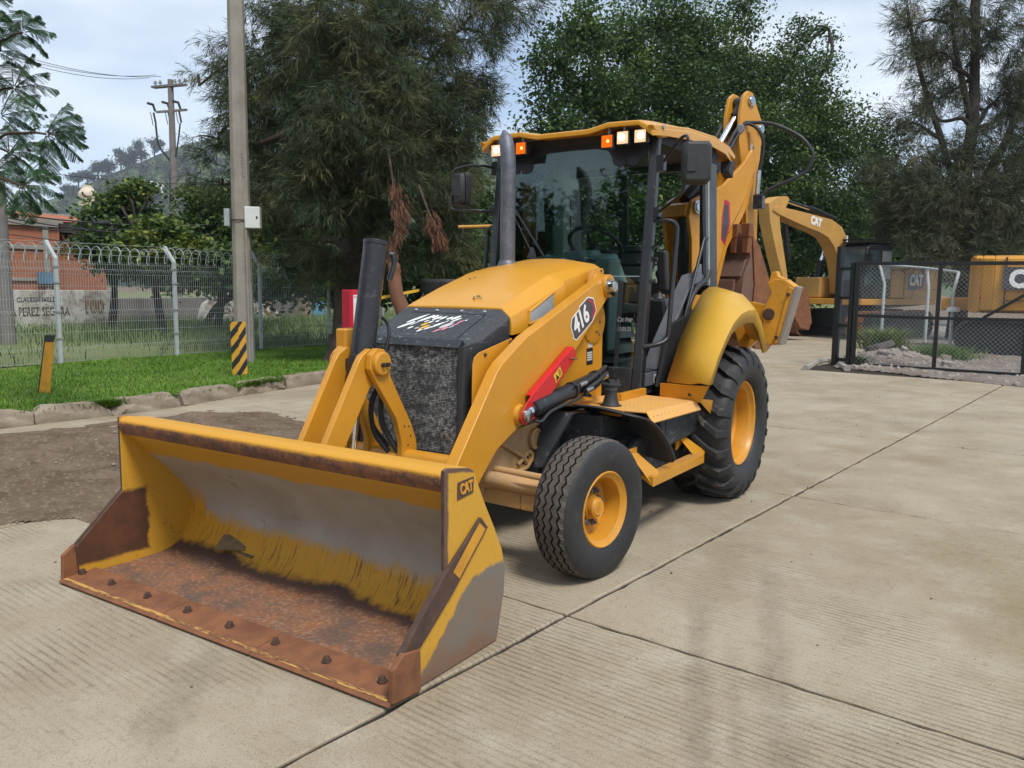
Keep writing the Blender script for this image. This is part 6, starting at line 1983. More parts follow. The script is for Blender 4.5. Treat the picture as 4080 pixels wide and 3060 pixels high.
# ---------------------------------------------------------------- fenders, platform, tank, steps
def fender(S):
    xi, xo = 0.84, 1.215
    # inner and outer lines: (y, z)
    inn = [(0.92, 0.915), (1.16, 1.22), (1.385, 1.42), (1.57, 1.548), (1.70, 1.585), (1.85, 1.590), (2.05, 1.575), (2.45, 1.42), (2.75, 1.15)]
    out = [(0.752, 0.938), (0.889, 1.098), (1.055, 1.237), (1.20, 1.335), (1.36, 1.395), (1.53, 1.418), (1.70, 1.420), (1.86, 1.318), (2.05, 1.085)]
    mid = [(0.80, 0.932), (0.98, 1.17), (1.19, 1.37), (1.37, 1.49), (1.50, 1.535), (1.66, 1.545), (1.86, 1.530), (2.10, 1.42), (2.40, 1.14)]
    lip = [(0.845, 0.930), (0.965, 1.065), (1.075, 1.165), (1.20, 1.255), (1.36, 1.305), (1.53, 1.325), (1.70, 1.320), (1.83, 1.250), (1.985, 1.075)]
    V = []
    n = len(inn)
    for i in range(n):
        V.append((S(xi), *inn[i])); V.append((S(1.06), *mid[i])); V.append((S(1.14), (mid[i][0]*0.4+out[i][0]*0.6), (mid[i][1]*0.45+out[i][1]*0.55)+0.012)); V.append((S(xo), *out[i])); V.append((S(xo-0.012), *lip[i]))
    F = []
    for i in range(n-1):
        for j in range(4):
            F.append((i*5+j, i*5+j+1, (i+1)*5+j+1, (i+1)*5+j))
    m = MB(); m.add(V, F)
    f = m.build('rear_fender', 'fender_yellow', BL, smooth=32)
    md = f.modifiers.new('thick', 'SOLIDIFY'); md.thickness = 0.014; md.offset = -1 if S(1) > 0 else 1
    m = MB(); m.hull([(S(0.70), 1.05, 0.86), (S(0.72), 1.05, 0.86), (S(0.72), 2.7, 0.86), (S(0.70), 2.7, 0.86)], [(S(0.66), 1.35, 1.30), (S(0.70), 1.35, 1.30), (S(0.70), 2.3, 1.50), (S(0.66), 2.3, 1.50)])
    m.build('arch_liner', 'dark_inside', f)
    # bracket between fender and platform
    m = MB()
    m.hull([(S(0.80), 0.905, 0.80), (S(1.13), 0.83, 0.80), (S(1.13), 0.845, 0.80), (S(0.80), 0.92, 0.80)], [(S(0.80), 0.905, 0.905), (S(1.205), 0.775, 0.925), (S(1.205), 0.79, 0.925), (S(0.80), 0.92, 0.905)])
    m.hull([(S(1.13), 0.83, 0.80), (S(1.13), 0.845, 0.80), (S(1.13), 1.05, 0.70), (S(1.13), 1.03, 0.70)], [(S(1.145), 0.80, 0.83), (S(1.145), 0.82, 0.83), (S(1.15), 1.02, 0.80), (S(1.15), 1.0, 0.80)])
    bk = m.build('fender_bracket', 'yellow', BL, bevel=0.004)
    m = MB(); m.lathe([(0, 0), (0.014, 0), (0.012, -0.012), (0, -0.012)], (S(1.05), 0.842, 0.85), 'y', 8); m.build('bolt', 'black_paint', bk)


both(fender)


def platform(S):
    m = MB()
    m.prism([(S(x), y) for x, y in ((0.46, 0.11), (0.585, 0.175), (0.93, 0.135), (1.035, 0.155), (1.085, 0.86), (0.70, 0.905), (0.46, 0.905))] , 'z', 0.800, 0.812)
    p = m.build('tread_platform', 'plate_yellow', BL, bevel=0.004)
    m = MB(); m.hull([(S(1.035), 0.155, 0.812), (S(1.085), 0.86, 0.812), (S(1.085), 0.86, 0.800), (S(1.035), 0.155, 0.800)], [(S(1.085), 0.155, 0.748), (S(1.125), 0.86, 0.752), (S(1.118), 0.86, 0.742), (S(1.075), 0.155, 0.738)]); m.build('side_flap', 'plate_yellow', p, bevel=0.003)
    m = MB(); m.box(min(S(0.66), S(0.70)), max(S(0.66), S(0.70)), 0.50, 0.90, 0.812, 0.862); m.build('kick_plate', 'yellow', p, bevel=0.004)
    m = MB(); m.hull([(S(0.585), 0.170, 0.812), (S(0.90), 0.128, 0.812), (S(0.90), 0.12, 0.80), (S(0.585), 0.162, 0.80)], [(S(0.60), 0.135, 0.79), (S(0.895), 0.095, 0.79), (S(0.895), 0.09, 0.775), (S(0.60), 0.13, 0.775)]); m.build('front_tab', 'yellow', p, bevel=0.003)
    m = MB()
    for i in range(5):
        for j in range(11):
            x = 0.78+i*0.060+j*0.003; y = 0.22+j*0.058
            if (x-0.70)**2+(y-0.245)**2 < 0.012: continue
            m.lathe([(0.0065, 0), (0.004, 0.005), (0.0, 0.005)], (S(x), y, 0.812), 'z', 6)
    for j in range(12):
        m.lathe([(0.006, 0), (0.004, 0.005), (0.0, 0.005)], (S(1.065+j*0.0028), 0.20+j*0.055, 0.780), 'z', 6)
    m.build('anti_slip_buttons', 'plate_yellow', p, smooth=0)
    # filler neck with its rubber boot
    m = MB(); m.lathe([(0.072, 0.8125), (0.071, 0.815), (0, 0.815)], (S(0.735), 0.265, 0), 'z', 28); m.build('filler_opening', 'groove_black', p)
    m = MB(); m.lathe([(0.060, 0.815), (0.052, 0.832), (0.042, 0.870), (0.037, 0.905), (0.039, 0.912), (0.039, 0.938), (0.036, 0.94), (0.0, 0.94)], (S(0.735), 0.265, 0), 'z', 28)
    m.build('filler_boot', 'black_plastic', p, smooth=35)
    m = MB(); m.lathe([(0.0400, 0.914), (0.041, 0.918), (0.041, 0.934), (0.0395, 0.936)], (S(0.735), 0.265, 0), 'z', 28); m.build('clamp_ring', 'grey_plastic', p)
    m = MB(); m.lathe([(0.062, 0.942), (0.064, 0.954), (0.050, 0.960), (0.0, 0.960)], (S(0.735), 0.27, 0), 'z', 12); m.lathe([(0.026, 0.960), (0.024, 0.98), (0.0, 0.982)], (S(0.735), 0.27, 0), 'z', 12)
    m.build('filler_cap', 'black_plastic', p, smooth=30)
    # fuel tank with its lower step box
    m = MB(); m.prism([(0.385, 0.742), (0.86, 0.742), (1.07, 0.735), (1.085, 0.60), (1.07, 0.56), (0.55, 0.53), (0.40, 0.60)], 'x', S(0.62), S(1.035)); tk = m.build('fuel_tank', 'dirty_black', BL, bevel=0.022, seg=3)
    m = MB(); m.tube([(S(1.036), 0.47, 0.612), (S(1.036), 1.07, 0.632)], 0.006, 6); m.tube([(S(1.036), 0.47, 0.72), (S(1.036), 0.47, 0.60)], 0.006, 6); m.build('weld_seam', 'dirty_black', tk)
    m = MB(); m.prism([(0.20, 0.62), (0.98, 0.60), (0.98, 0.40), (0.90, 0.345), (0.10, 0.325), (0.02, 0.36), (0.04, 0.55)], 'x', S(0.62), S(0.94)); m.build('lower_box', 'dirty_black', tk, bevel=0.012)
    m = MB(); m.prism([(0.02, 0.36), (0.04, 0.55), (0.20, 0.62), (0.18, 0.36), (0.14, 0.33)], 'x', S(0.90), S(0.96)); pf = m.build('box_flange', 'dirty_black', tk, bevel=0.004)
    mm = MB()
    sg = 1 if S(1) > 0 else -1
    for z in (0.38, 0.42, 0.46, 0.50, 0.54):
        mm.lathe([(0, 0), (0.011, 0), (0.009, sg*0.010), (0, sg*0.010)], (S(0.96), 0.10+(z-0.38)*0.3, z), 'x', 8)
    mm.build('bolt', 'dirty_black', tk)
    # lower step
    m = MB()
    for y0, y1, ya, yb in ((0.145, 0.155, 0.08, 0.09), (0.955, 0.965, 0.84, 0.85)):
        m.hull([(S(0.97), ya-0.04, 0.585), (S(0.97), ya+0.07, 0.585), (S(0.97), ya+0.07, 0.50), (S(0.97), ya-0.04, 0.46)], [(S(0.982), ya-0.04, 0.585), (S(0.982), ya+0.07, 0.585), (S(0.982), ya+0.07, 0.50), (S(0.982), ya-0.04, 0.46)])
        m.hull([(S(0.97), ya-0.03, 0.57), (S(0.97), ya+0.06, 0.56), (S(1.105), y1+0.06, 0.43), (S(1.105), y0-0.02, 0.36)], [(S(0.97), ya-0.03+0.01, 0.57), (S(0.97), ya+0.07, 0.56), (S(1.105), y1+0.07, 0.43), (S(1.105), y0-0.01, 0.36)])
    m.hull([(S(1.03), 0.12, 0.42), (S(1.11), 0.12, 0.415), (S(1.11), 0.12, 0.355), (S(1.03), 0.12, 0.40)], [(S(1.03), 1.0, 0.42), (S(1.11), 1.0, 0.415), (S(1.11), 1.0, 0.355), (S(1.03), 1.0, 0.40)])
    st = m.build('side_step', 'yellow', BL, bevel=0.004)
    mm = MB()
    for k in range(44):
        mm.obox((S(1.068), 0.14+k*0.0195, 0.4205), (0.055, 0.007, 0.008))
    mm.build('step_teeth', 'plate_yellow', st, smooth=0)


both(platform)


def mudguard(S):
    # curved sheet over the front wheel
    top = [(0.62, -0.06, 0.855), (0.74, -0.06, 0.862), (0.90, -0.06, 0.850), (1.06, -0.06, 0.828)]
    stations = [(-0.06, 0.0, 0.0), (0.06, -0.014, 0.0), (0.15, -0.055, 0.0), (0.235, -0.115, 0.0), (0.31, -0.19, 0.0), (0.365, -0.275, 0.0), (0.40, -0.36, 0.0)]
    V = []; F = []
    for i, (y, dz, _) in enumerate(stations):
        for j, (x, y0, z) in enumerate(top):
            V.append((S(x+0.04*i*0.4), y+0.10*j*0.0-(0.05 if j == 0 else 0), z+dz-(0.02*j*0.3)))
    nj = len(top)
    for i in range(len(stations)-1):
        for j in range(nj-1):
            F.append((i*nj+j, i*nj+j+1, (i+1)*nj+j+1, (i+1)*nj+j))
    m = MB(); m.add(V, F)
    g = m.build('front_mudguard', 'black_plastic', BL, smooth=60)
    md = g.modifiers.new('sub', 'SUBSURF'); md.levels = 1; md.render_levels = 2
    md = g.modifiers.new('thick', 'SOLIDIFY'); md.thickness = 0.010
    m = MB(); m.hull([(S(0.60), 0.05, 0.80), (S(0.66), 0.05, 0.80), (S(0.66), 0.10, 0.80), (S(0.60), 0.10, 0.80)], [(S(0.90), 0.10, 0.745), (S(0.92), 0.10, 0.745), (S(0.92), 0.16, 0.745), (S(0.90), 0.16, 0.745)]); m.build('guard_bracket', 'dirty_black', g)


both(mudguard)

# ---------------------------------------------------------------- backhoe folded up behind the cab, shifted to the left and swung a little
BA = math.radians(20)
bo = np.array([0.24, 2.60, 0.0])
bu = np.array([math.cos(BA), -math.sin(BA), 0]); bv = np.array([math.sin(BA), math.cos(BA), 0])
def bh(u, v, z):
    p = bo+bu*u+bv*v
    return (p[0], p[1], z)
def bh_prism(poly, u0, u1):
    m = MB(); m.hull([bh(u0, v, z) for v, z in poly], [bh(u1, v, z) for v, z in poly]); return m
def bh_ray(px, py, u=None, v=None):
    pass
boom = bh_prism([(-0.10, 2.20), (-0.06, 2.34), (0.04, 2.39), (0.35, 2.50), (0.62, 2.72), (0.74, 2.86), (0.80, 2.70), (0.66, 2.40), (0.42, 2.05), (0.25, 1.55), (0.20, 1.15), (0.02, 1.15), (-0.02, 1.40), (-0.05, 2.0)], 0.125, 0.165)
bm_ = boom.build('boom', 'yellow', BL, bevel=0.008)
bh_prism([(-0.10, 2.20), (-0.06, 2.34), (0.04, 2.39), (0.35, 2.50), (0.62, 2.72), (0.74, 2.86), (0.80, 2.70), (0.66, 2.40), (0.42, 2.05), (0.25, 1.55), (0.20, 1.15), (0.02, 1.15), (-0.02, 1.40), (-0.05, 2.0)], -0.165, -0.125).build('boom_plate', 'yellow', bm_, bevel=0.008)
bh_prism([(-0.115, 2.21), (-0.09, 2.31), (-0.05, 2.33), (-0.05, 2.20)], -0.125, 0.125).build('boom_front_plate', 'yellow', bm_, bevel=0.006)
bh_prism([(0.30, 1.5), (0.44, 2.0), (0.68, 2.36), (0.80, 2.62), (0.83, 2.60), (0.72, 2.30), (0.48, 1.95), (0.34, 1.5)], -0.125, 0.125).build('boom_back_plate', 'yellow', bm_)
m = MB(); m.cyl(bh(0.16, 0.0, 2.285), bh(0.195, 0.0, 2.285), 0.060, 24); m.cyl(bh(0.195, 0.0, 2.285), bh(0.205, 0.0, 2.285), 0.045, 20); m.build('boom_pin', 'steel', bm_, smooth=30)
m = MB(); m.cyl(bh(0, 0.06, 2.27), bh(0, 0.13, 1.05), 0.085, 24); m.build('boom_cylinder', 'black_paint', bm_, smooth=40)
m = MB(); m.cyl(bh(0, 0.095, 1.60), bh(0, 0.098, 1.575), 0.0875, 24); m.build('white_band', 'scratch_white', bm_, smooth=40)
m = MB(); m.hull([bh(-0.08, 0.02, 2.36), bh(0.06, 0.02, 2.36), bh(0.06, 0.10, 2.36), bh(-0.08, 0.10, 2.36)], [bh(-0.03, 0.30, 2.66), bh(0.10, 0.30, 2.66), bh(0.10, 0.40, 2.66), bh(-0.03, 0.40, 2.66)])
m.cyl(bh(-0.01, 0.03, 2.36), bh(0.03, 0.40, 2.72), 0.070, 20)
m.build('stick_cylinder', 'black_paint', bm_, bevel=0.008)
m = MB(); m.tube(smoothpath([bh(0.05, -0.02, 1.9), bh(0.10, 0.0, 1.72), bh(0.10, 0.03, 1.55), bh(0.05, 0.05, 1.40)], 6), 0.018, 8); m.tube(smoothpath([bh(0.12, 0.10, 2.2), bh(0.11, 0.06, 1.95), bh(0.12, 0.08, 1.70)], 6), 0.016, 8); m.build('hoses', 'black_plastic', bm_, smooth=50)
# dipper stick hanging down from its top pin, behind the boom
SV = 0.74
stick = [(0.66+0.0, 3.10), (0.70, 3.255), (0.76, 3.30), (0.83, 3.29), (0.90, 3.18), (1.00, 3.04), (1.02, 2.93), (0.985, 2.85), (0.97, 2.60), (0.98, 2.20), (0.99, 1.90), (0.93, 1.84), (0.84, 1.90), (0.80, 2.30), (0.72, 2.62), (0.66, 2.86)]
stick = [(v, 1.9+(z-1.9)*1.075 if z > 1.9 else z) for v, z in stick]
def stick_prism(u0, u1, poly=None):
    return bh_prism(poly or stick, u0, u1)
sk_ = stick_prism(0.035, 0.072).build('stick', 'yellow', BL, bevel=0.008)
stick_prism(-0.128, -0.092).build('stick_plate', 'yellow', sk_, bevel=0.008)
bh_prism([(0.70, 2.98), (0.70, 2.60), (0.80, 2.25), (0.85, 1.90), (0.87, 1.90), (0.82, 2.26), (0.72, 2.62), (0.72, 2.98)], -0.092, 0.035).build('stick_front_plate', 'yellow', sk_, bevel=0.004)
for v, z, r in ((0.80, 3.315, 0.045), (0.955, 3.08, 0.042)):
    m = MB(); m.cyl(bh(0.07, v, z), bh(0.092, v, z), r, 20); m.cyl(bh(0.092, v, z), bh(0.10, v, z), r*0.72, 20)
    m.build('stick_pin', 'steel', sk_, smooth=30)
m = MB(); m.cyl(bh(-0.09, 0.80, 3.31), bh(0.033, 0.80, 3.31), 0.060, 20); m.cyl(bh(-0.03, 0.80, 3.30), bh(-0.035, 0.73, 3.18), 0.050, 16); m.build('rod_eye', 'black_paint', sk_, smooth=40)
m = MB(); m.cyl(bh(-0.035, 0.745, 3.20), bh(-0.06, 0.38, 2.70), 0.030, 18); m.build('cylinder_rod', 'chrome', sk_, smooth=40)
bh_prism([(0.72, 3.22), (0.74, 3.08), (0.86, 2.82), (0.97, 2.87), (0.98, 3.08), (0.86, 3.24)], -0.091, 0.034).build('stick_web', 'dark_inside', sk_)
m = MB(); m.lathe([(0.022, -0.02), (0.045, -0.02), (0.045, 0.02), (0.022, 0.02)], bh(-0.02, 0.69, 2.48), 'x', 20, True); m.build('link_lug', 'yellow', sk_, bevel=0.004)
for pts in ([(0.44, 3.1, 2.86), (0.50, 3.2, 3.04), (0.547, 3.25, 3.104), (0.624, 3.28, 3.109), (0.776, 3.3, 3.090), (0.927, 3.32, 3.027), (1.068, 3.34, 2.935), (1.15, 3.36, 2.822), (1.16, 3.36, 2.76), (1.12, 3.36, 2.655), (1.00, 3.35, 2.58), (0.868, 3.36, 2.535), (0.76, 3.36, 2.485), (0.71, 3.36, 2.43)],
            [(0.46, 3.1, 2.82), (0.52, 3.2, 3.00), (0.56, 3.25, 3.095), (0.625, 3.28, 3.085), (0.687, 3.3, 3.025), (0.716, 3.32, 2.94), (0.708, 3.34, 2.82), (0.69, 3.35, 2.72), (0.68, 3.35, 2.66)],
            [bh(-0.15, 0.44, 2.66), bh(-0.16, 0.55, 2.90), bh(-0.15, 0.68, 3.12), bh(-0.13, 0.74, 3.26)],
            [bh(-0.18, 0.40, 2.70), bh(-0.19, 0.46, 2.77), bh(-0.17, 0.52, 2.79), bh(-0.15, 0.55, 2.84)]):
    m = MB(); m.tube(smoothpath(pts, 8), 0.0165, 10); m.build('hydraulic_hose', 'black_plastic', sk_, smooth=60)
m = MB(); m.cyl((0.682, 3.35, 2.68), (0.672, 3.35, 2.46), 0.020, 10); m.build('hose_fitting', 'steel', sk_, bevel=0.003)
m = MB(); m.obox((0.53, 3.22, 3.05), (0.06, 0.05, 0.075), np.array(Matrix.Rotation(0.4, 3, 'Y'))); m.build('hose_clamp', 'steel', sk_, bevel=0.006)
m = MB(); m.obox((0.69, 3.36, 2.39), (0.09, 0.09, 0.13)); m.build('valve_block', 'black_paint', sk_, bevel=0.006)
m = MB(); m.hull([bh(0.074, 0.78, 3.03), bh(0.074, 0.90, 3.00), bh(0.074, 0.88, 2.90), bh(0.074, 0.80, 2.90)], [bh(0.085, 0.78, 3.03), bh(0.085, 0.90, 3.0), bh(0.085, 0.88, 2.90), bh(0.085, 0.80, 2.90)]); m.build('hose_plate', 'yellow', sk_, bevel=0.003)
m = MB(); m.hull([bh(0.086, 0.80, 2.93), bh(0.086, 0.83, 2.93), bh(0.086, 0.83, 2.75), bh(0.086, 0.80, 2.75)], [bh(0.095, 0.80, 2.93), bh(0.095, 0.83, 2.93), bh(0.095, 0.83, 2.75), bh(0.095, 0.80, 2.75)]); m.build('pin_keeper', 'scratch_white', sk_, bevel=0.004)
Md = frame_m(bh(0.1655, 0.40, 2.22), tuple(bv), (0, 0, 1))
flat_poly('decal_edge', [(-0.06, -0.20), (0.0, -0.26), (0.06, -0.05), (0.04, 0.14), (-0.03, 0.16), (-0.06, 0.0)], Md, 'decal_red', bm_)
flat_poly('decal_centre', [(-0.055, -0.17), (-0.005, -0.22), (0.038, -0.05), (0.02, 0.11), (-0.03, 0.12)], Md, 'decal_grey', bm_, 0.0009)
# digging bucket tucked under the stick, teeth up
def bk_(u, v, z):
    return bh(u, v, z)
bkt = [(0.58, 2.02), (0.60, 1.86), (0.52, 1.70), (0.485, 1.50), (0.50, 1.28), (0.60, 1.10), (0.78, 1.02), (0.95, 1.10), (0.99, 1.30), (0.80, 1.36), (0.72, 1.55), (0.66, 1.86), (0.62, 2.03)]
m = bh_prism(bkt, -0.30, 0.30)
gb = m.build('digging_bucket', 'bucket_rust', BL, bevel=0.006)
for u0, u1 in ((0.300, 0.318), (-0.318, -0.300)):
    bh_prism([(0.60, 2.06), (0.70, 1.98), (1.02, 1.40), (1.03, 1.10), (0.90, 1.0), (0.70, 1.02), (0.64, 1.30), (0.66, 1.62)], u0, u1).build('bucket_cheek', 'rust', gb, bevel=0.005)
m = MB()
for k, z in enumerate((1.845, 1.66, 1.475, 1.29)):
    v0 = float(np.interp(z, [1.28, 1.5, 1.7, 1.86], [0.50, 0.485, 0.52, 0.60]))
    v1 = float(np.interp(z-0.16, [1.10, 1.28, 1.5, 1.7, 1.86], [0.60, 0.50, 0.485, 0.52, 0.60]))
    o = bh_prism([(v0-0.022, z), (v0+0.03, z), (v1+0.03, z-0.160), (v1-0.022, z-0.160)], -0.30, 0.27 - 0.055*k).build('wear_plate', 'bucket_rust', gb, bevel=0.008)
for k in range(5):
    u = -0.27+k*0.135
    m = MB()
    m.hull([bh(u-0.030, 0.545, 1.90), bh(u+0.030, 0.545, 1.90), bh(u+0.030, 0.60, 1.90), bh(u-0.030, 0.60, 1.90)], [bh(u-0.038, 0.55, 2.06), bh(u+0.038, 0.55, 2.06), bh(u+0.038, 0.63, 2.06), bh(u-0.038, 0.63, 2.06)])
    m.hull([bh(u-0.044, 0.545, 2.045), bh(u+0.044, 0.545, 2.045), bh(u+0.044, 0.635, 2.045), bh(u-0.044, 0.635, 2.045)], [bh(u-0.044, 0.55, 2.17), bh(u+0.044, 0.55, 2.17), bh(u+0.044, 0.60, 2.17), bh(u-0.044, 0.60, 2.17)])
    m.build('bucket_tooth', 'rust', gb, bevel=0.008)
# swing frame and stabiliser legs
m = MB(); m.box(-0.75, 0.75, 2.55, 2.95, 0.42, 1.05); m.hull([bh(-0.2, 0.0, 0.8), bh(0.2, 0.0, 0.8), bh(0.2, 0.5, 0.8), bh(-0.2, 0.5, 0.8)], [bh(-0.17, -0.05, 1.3), bh(0.17, -0.05, 1.3), bh(0.17, 0.25, 1.3), bh(-0.17, 0.25, 1.3)]); m.build('swing_frame', 'yellow', BL, bevel=0.01)


def stabiliser(S):
    y = 2.66
    body = [(1.005, 1.63), (1.07, 1.665), (1.165, 1.655), (1.245, 1.60), (1.105, 1.095), (1.02, 1.10), (0.985, 1.16), (0.98, 1.30), (0.975, 1.395), (1.005, 1.45), (1.045, 1.54)]
    m = MB(); m.prism([(S(x), z) for x, z in body], 'y', y, y+0.16); o = m.build('stabiliser_leg', 'scuffed_yellow', BL, bevel=0.010)
    m = MB(); m.prism([(S(x), z) for x, z in ((0.70, 1.30), (0.86, 1.465), (1.0, 1.44), (1.0, 1.20), (0.80, 1.0))], 'y', y+0.03, y+0.13); m.build('stabiliser_arm', 'yellow', o, bevel=0.006)
    m = MB(); m.cyl((S(1.035), y+0.0, 1.36), (S(1.035), y-0.014, 1.36), 0.050, 24); m.cyl((S(1.035), y-0.012, 1.36), (S(1.035), y-0.022, 1.36), 0.034, 20); m.build('stabiliser_pin', 'rust_dark', o, smooth=30)
    m = MB(); m.prism([(S(x), z) for x, z in ((1.195, 1.60), (1.245, 1.58), (1.13, 1.115), (1.09, 1.105))], 'y', y-0.012, y); pd = m.build('foot_plate', 'scuffed_yellow', o, bevel=0.006)
    m = MB()
    for x, z in ((1.195, 1.53), (1.112, 1.165)):
        m.cyl((S(x), y-0.012, z), (S(x), y-0.022, z), 0.017, 8)
    m.build('bolt', 'rust_dark', o)
    m = MB(); m.prism([(S(x), z) for x, z in ((1.252, 1.605), (1.275, 1.595), (1.155, 1.10), (1.125, 1.098), (1.235, 1.575))], 'y', y-0.02, y+0.15); m.build('foot_pad', 'scratch_rubber' if 'scratch_rubber' in MATS else 'rubble_grey', o, bevel=0.005)
    m = MB(); m.prism([(S(x), z) for x, z in ((1.01, 1.64), (1.03, 1.72), (1.075, 1.73), (1.09, 1.69), (1.15, 1.66))], 'y', y+0.03, y+0.13); m.build('foot_eye', 'scuffed_yellow', o, bevel=0.008)


both(stabiliser)

# rusty plate and bit of timber lying in the bucket
m = MB(); M = np.array((Matrix.Rotation(0.5, 3, 'Z') @ Matrix.Rotation(0.35, 3, 'X')).normalized())
m.obox((-0.66, -1.61, 0.125), (0.17, 0.13, 0.014), M)
tag(m.build('broken_board', 'wood', None, bevel=0.003), 'small broken piece of board lying in the loader bucket', 'board')
m = MB(); m.obox((-0.535, -1.63, 0.085), (0.14, 0.028, 0.01), np.array(Matrix.Rotation(-0.15, 3, 'Z')))
tag(m.build('metal_strip', 'wood', None, bevel=0.002), 'narrow rusty strip lying beside the board in the loader bucket', 'strip')

# =================================================================== buildings across the road
bld = thing('brick_building', (-28.2, 0, 0), 'long red brick building with pale concrete bands beyond the fence', 'building')
m = MB(); m.box(-33, -28.2, -40, 12.20, -0.4, 3.60); m.build('wall', 'red_brick', bld, smooth=0)
m = MB(); m.box(-28.22, -28.08, -40, 12.12, 3.58, 3.73); m.box(-33, -28.08, -40, 12.3, 3.731, 3.86); m.build('roof_slab', 'band_concrete', bld, bevel=0.01)
m = MB(); m.box(-28.195, -28.13, -40, 12.10, 2.74, 2.90); m.build('concrete_band', 'band_concrete', bld, bevel=0.01)
m = MB(); m.box(-28.195, -28.13, -40, 12.10, 1.60, 1.72); m.build('concrete_band', 'band_concrete', bld, bevel=0.01)
for y in (-8, -3, 2, 6.8, 11.66):
    m = MB(); m.box(-28.197, -28.11, y-0.10, y+0.10, -0.3, 3.579); m.build('concrete_column', 'band_concrete', bld, bevel=0.01)
m = MB(); m.box(-33, -28.6, 12.21, 14.2, -0.4, 3.05); m.build('side_wall', 'red_brick', bld, smooth=0)
m = MB(); m.box(-32, -28.35, 12.22, 14.1, 3.42, 3.80); m.build('lintel_beam', 'dark_bark', bld)
m = MB()
for r_i in range(5):
    for k in range(12):
        m.box(-28.599, -28.52, 12.26+k*0.155+(0.07 if r_i % 2 else 0), 12.35+k*0.155+(0.07 if r_i % 2 else 0), 2.68+r_i*0.085, 2.755+r_i*0.085)
tag(m.build('lattice_bricks', 'red_brick', bld, smooth=0), kind='stuff')
m = MB()
for k in range(9):
    m.obox((-28.56, 12.32+k*0.20, 3.24), (0.10, 0.07, 0.30), np.array(Matrix.Rotation(0.45 if k % 2 else -0.45, 3, 'X')))
tag(m.build('slanted_bricks', 'red_brick', bld, smooth=0), kind='stuff')
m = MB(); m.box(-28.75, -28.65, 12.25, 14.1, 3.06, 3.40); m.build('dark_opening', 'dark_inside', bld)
m = MB(); m.hull([(-32, 10.5, 3.90), (-28.9, 10.5, 3.88), (-28.9, 14.0, 3.86), (-32, 14.0, 3.9)], [(-32, 10.5, 4.22), (-29.4, 10.5, 4.15), (-29.4, 14.0, 4.12), (-32, 14.0, 4.2)]); m.build('red_parapet', 'red_brick', bld)
m = MB(); m.box(-28.07, -28.0, 11.25, 11.86, 1.50, 1.93); m.build('blue_board', 'blue_sheet', bld)
m = MB(); m.box(-45, -34, 2, 16, 3.2, 4.55); tag(m.build('rear_house', 'band_concrete', None, bevel=0.03), 'pale flat-roofed house standing behind the brick building', 'house')

tk_ = at(191, 446, 41)
tank = thing('water_tank', tuple(tk_), 'cream plastic water tank on legs above the rooftop', 'water tank')
s_ = 41/1779.0*1.0
m = MB(); r0 = 19*s_*1.0
m.lathe([(0, 1.02), (r0*0.50, 1.02), (r0*0.52, 0.92), (r0*0.60, 0.88), (r0*0.97, 0.66), (r0, 0.60), (r0*0.985, 0.40), (r0, 0.36), (r0*0.985, 0.18), (r0, 0.0), (0, 0.0)], tuple(tk_), 'z', 28)
m.build('tank_body', 'tank_cream', tank, smooth=35)
m = MB()
for a in range(4):
    x, y = tk_[0]+r0*0.7*math.cos(a*PI/2+0.4), tk_[1]+r0*0.7*math.sin(a*PI/2+0.4)
    m.cyl((x, y, tk_[2]), (x, y, tk_[2]-1.0), 0.04, 6)
m.build('stand', 'rust_dark', tank)
dv = np.array([CAM_LOC[0]-tk_[0], CAM_LOC[1]-tk_[1], 0]); dv /= np.linalg.norm(dv); tv = np.array([-dv[1], dv[0], 0])
text_obj('lettering', 'Rotoplas', 0.16, frame_m(tk_+dv*(r0+0.01)+np.array([0, 0, 0.47])-tv*0.08, tv, (0, 0, 1)), 'rust_dark', tank, extrude=0.02, sx=0.95, shear=0.2)

# painted boundary wall
pw = thing('painted_wall', (-25, 10, 0), 'low whitewashed wall with faded painted lettering beyond the fence', 'wall')
m = MB(); m.box(-25.25, -25.0, -20, 12.25, -0.3, 1.30); m.build('wall_body', 'band_concrete', pw, bevel=0.02)


def mat_whitewash():
    b = NB('whitewash')
    v = b.coord('Object')
    n1 = b.noise(v, 1.6, 6, 0.7); n2 = b.noise(v, 7, 5, 0.7)
    c = b.mix(b.ramp(n1, [(0.38, 0), (0.56, 1)]), (0.24, 0.19, 0.155), (0.60, 0.57, 0.54))
    c = b.mix(b.ramp(n2, [(0.56, 0), (0.66, 1)]), c, (0.16, 0.14, 0.12))
    b.principled(c, 0.9, 0, b.bump(n2, 0.5, 0.03), 0.2)
    MATS['whitewash'] = b.m
    return b.m


mat_whitewash()
for ch in pw.children:
    ch.data.materials[0] = MATS['whitewash']
Mw = lambda y, z: frame_m((-24.995, y, z), (0, 1, 0), (0, 0, 1))
text_obj('painted_lettering', 'A PEREZ SEGURA', 0.40, Mw(9.75, 0.58), 'rust_dark', pw, extrude=0.004, bold=0.006, sx=0.62)
text_obj('painted_lettering', 'CLAUDIA IMELDA', 0.22, Mw(9.7, 0.98), 'decal_grey', pw, extrude=0.004, bold=0.004, sx=0.8)
text_obj('painted_number', '100', 0.62, Mw(11.55, 0.70), 'wood', pw, extrude=0.004, bold=0.03, sx=0.8)
pw2 = thing('painted_wall', (-25, 17, 0), 'broken stretch of whitewashed wall with lettering, half hidden by the concrete pole', 'wall')
top2 = [(15.9, -0.3), (15.9, 0.35), (16.1, 0.8), (16.5, 1.0), (17.0, 0.92), (17.6, 0.85), (18.3, 0.88), (18.8, 0.80), (19.2, 0.70), (19.7, 0.45), (19.9, 0.1), (19.9, -0.3)]
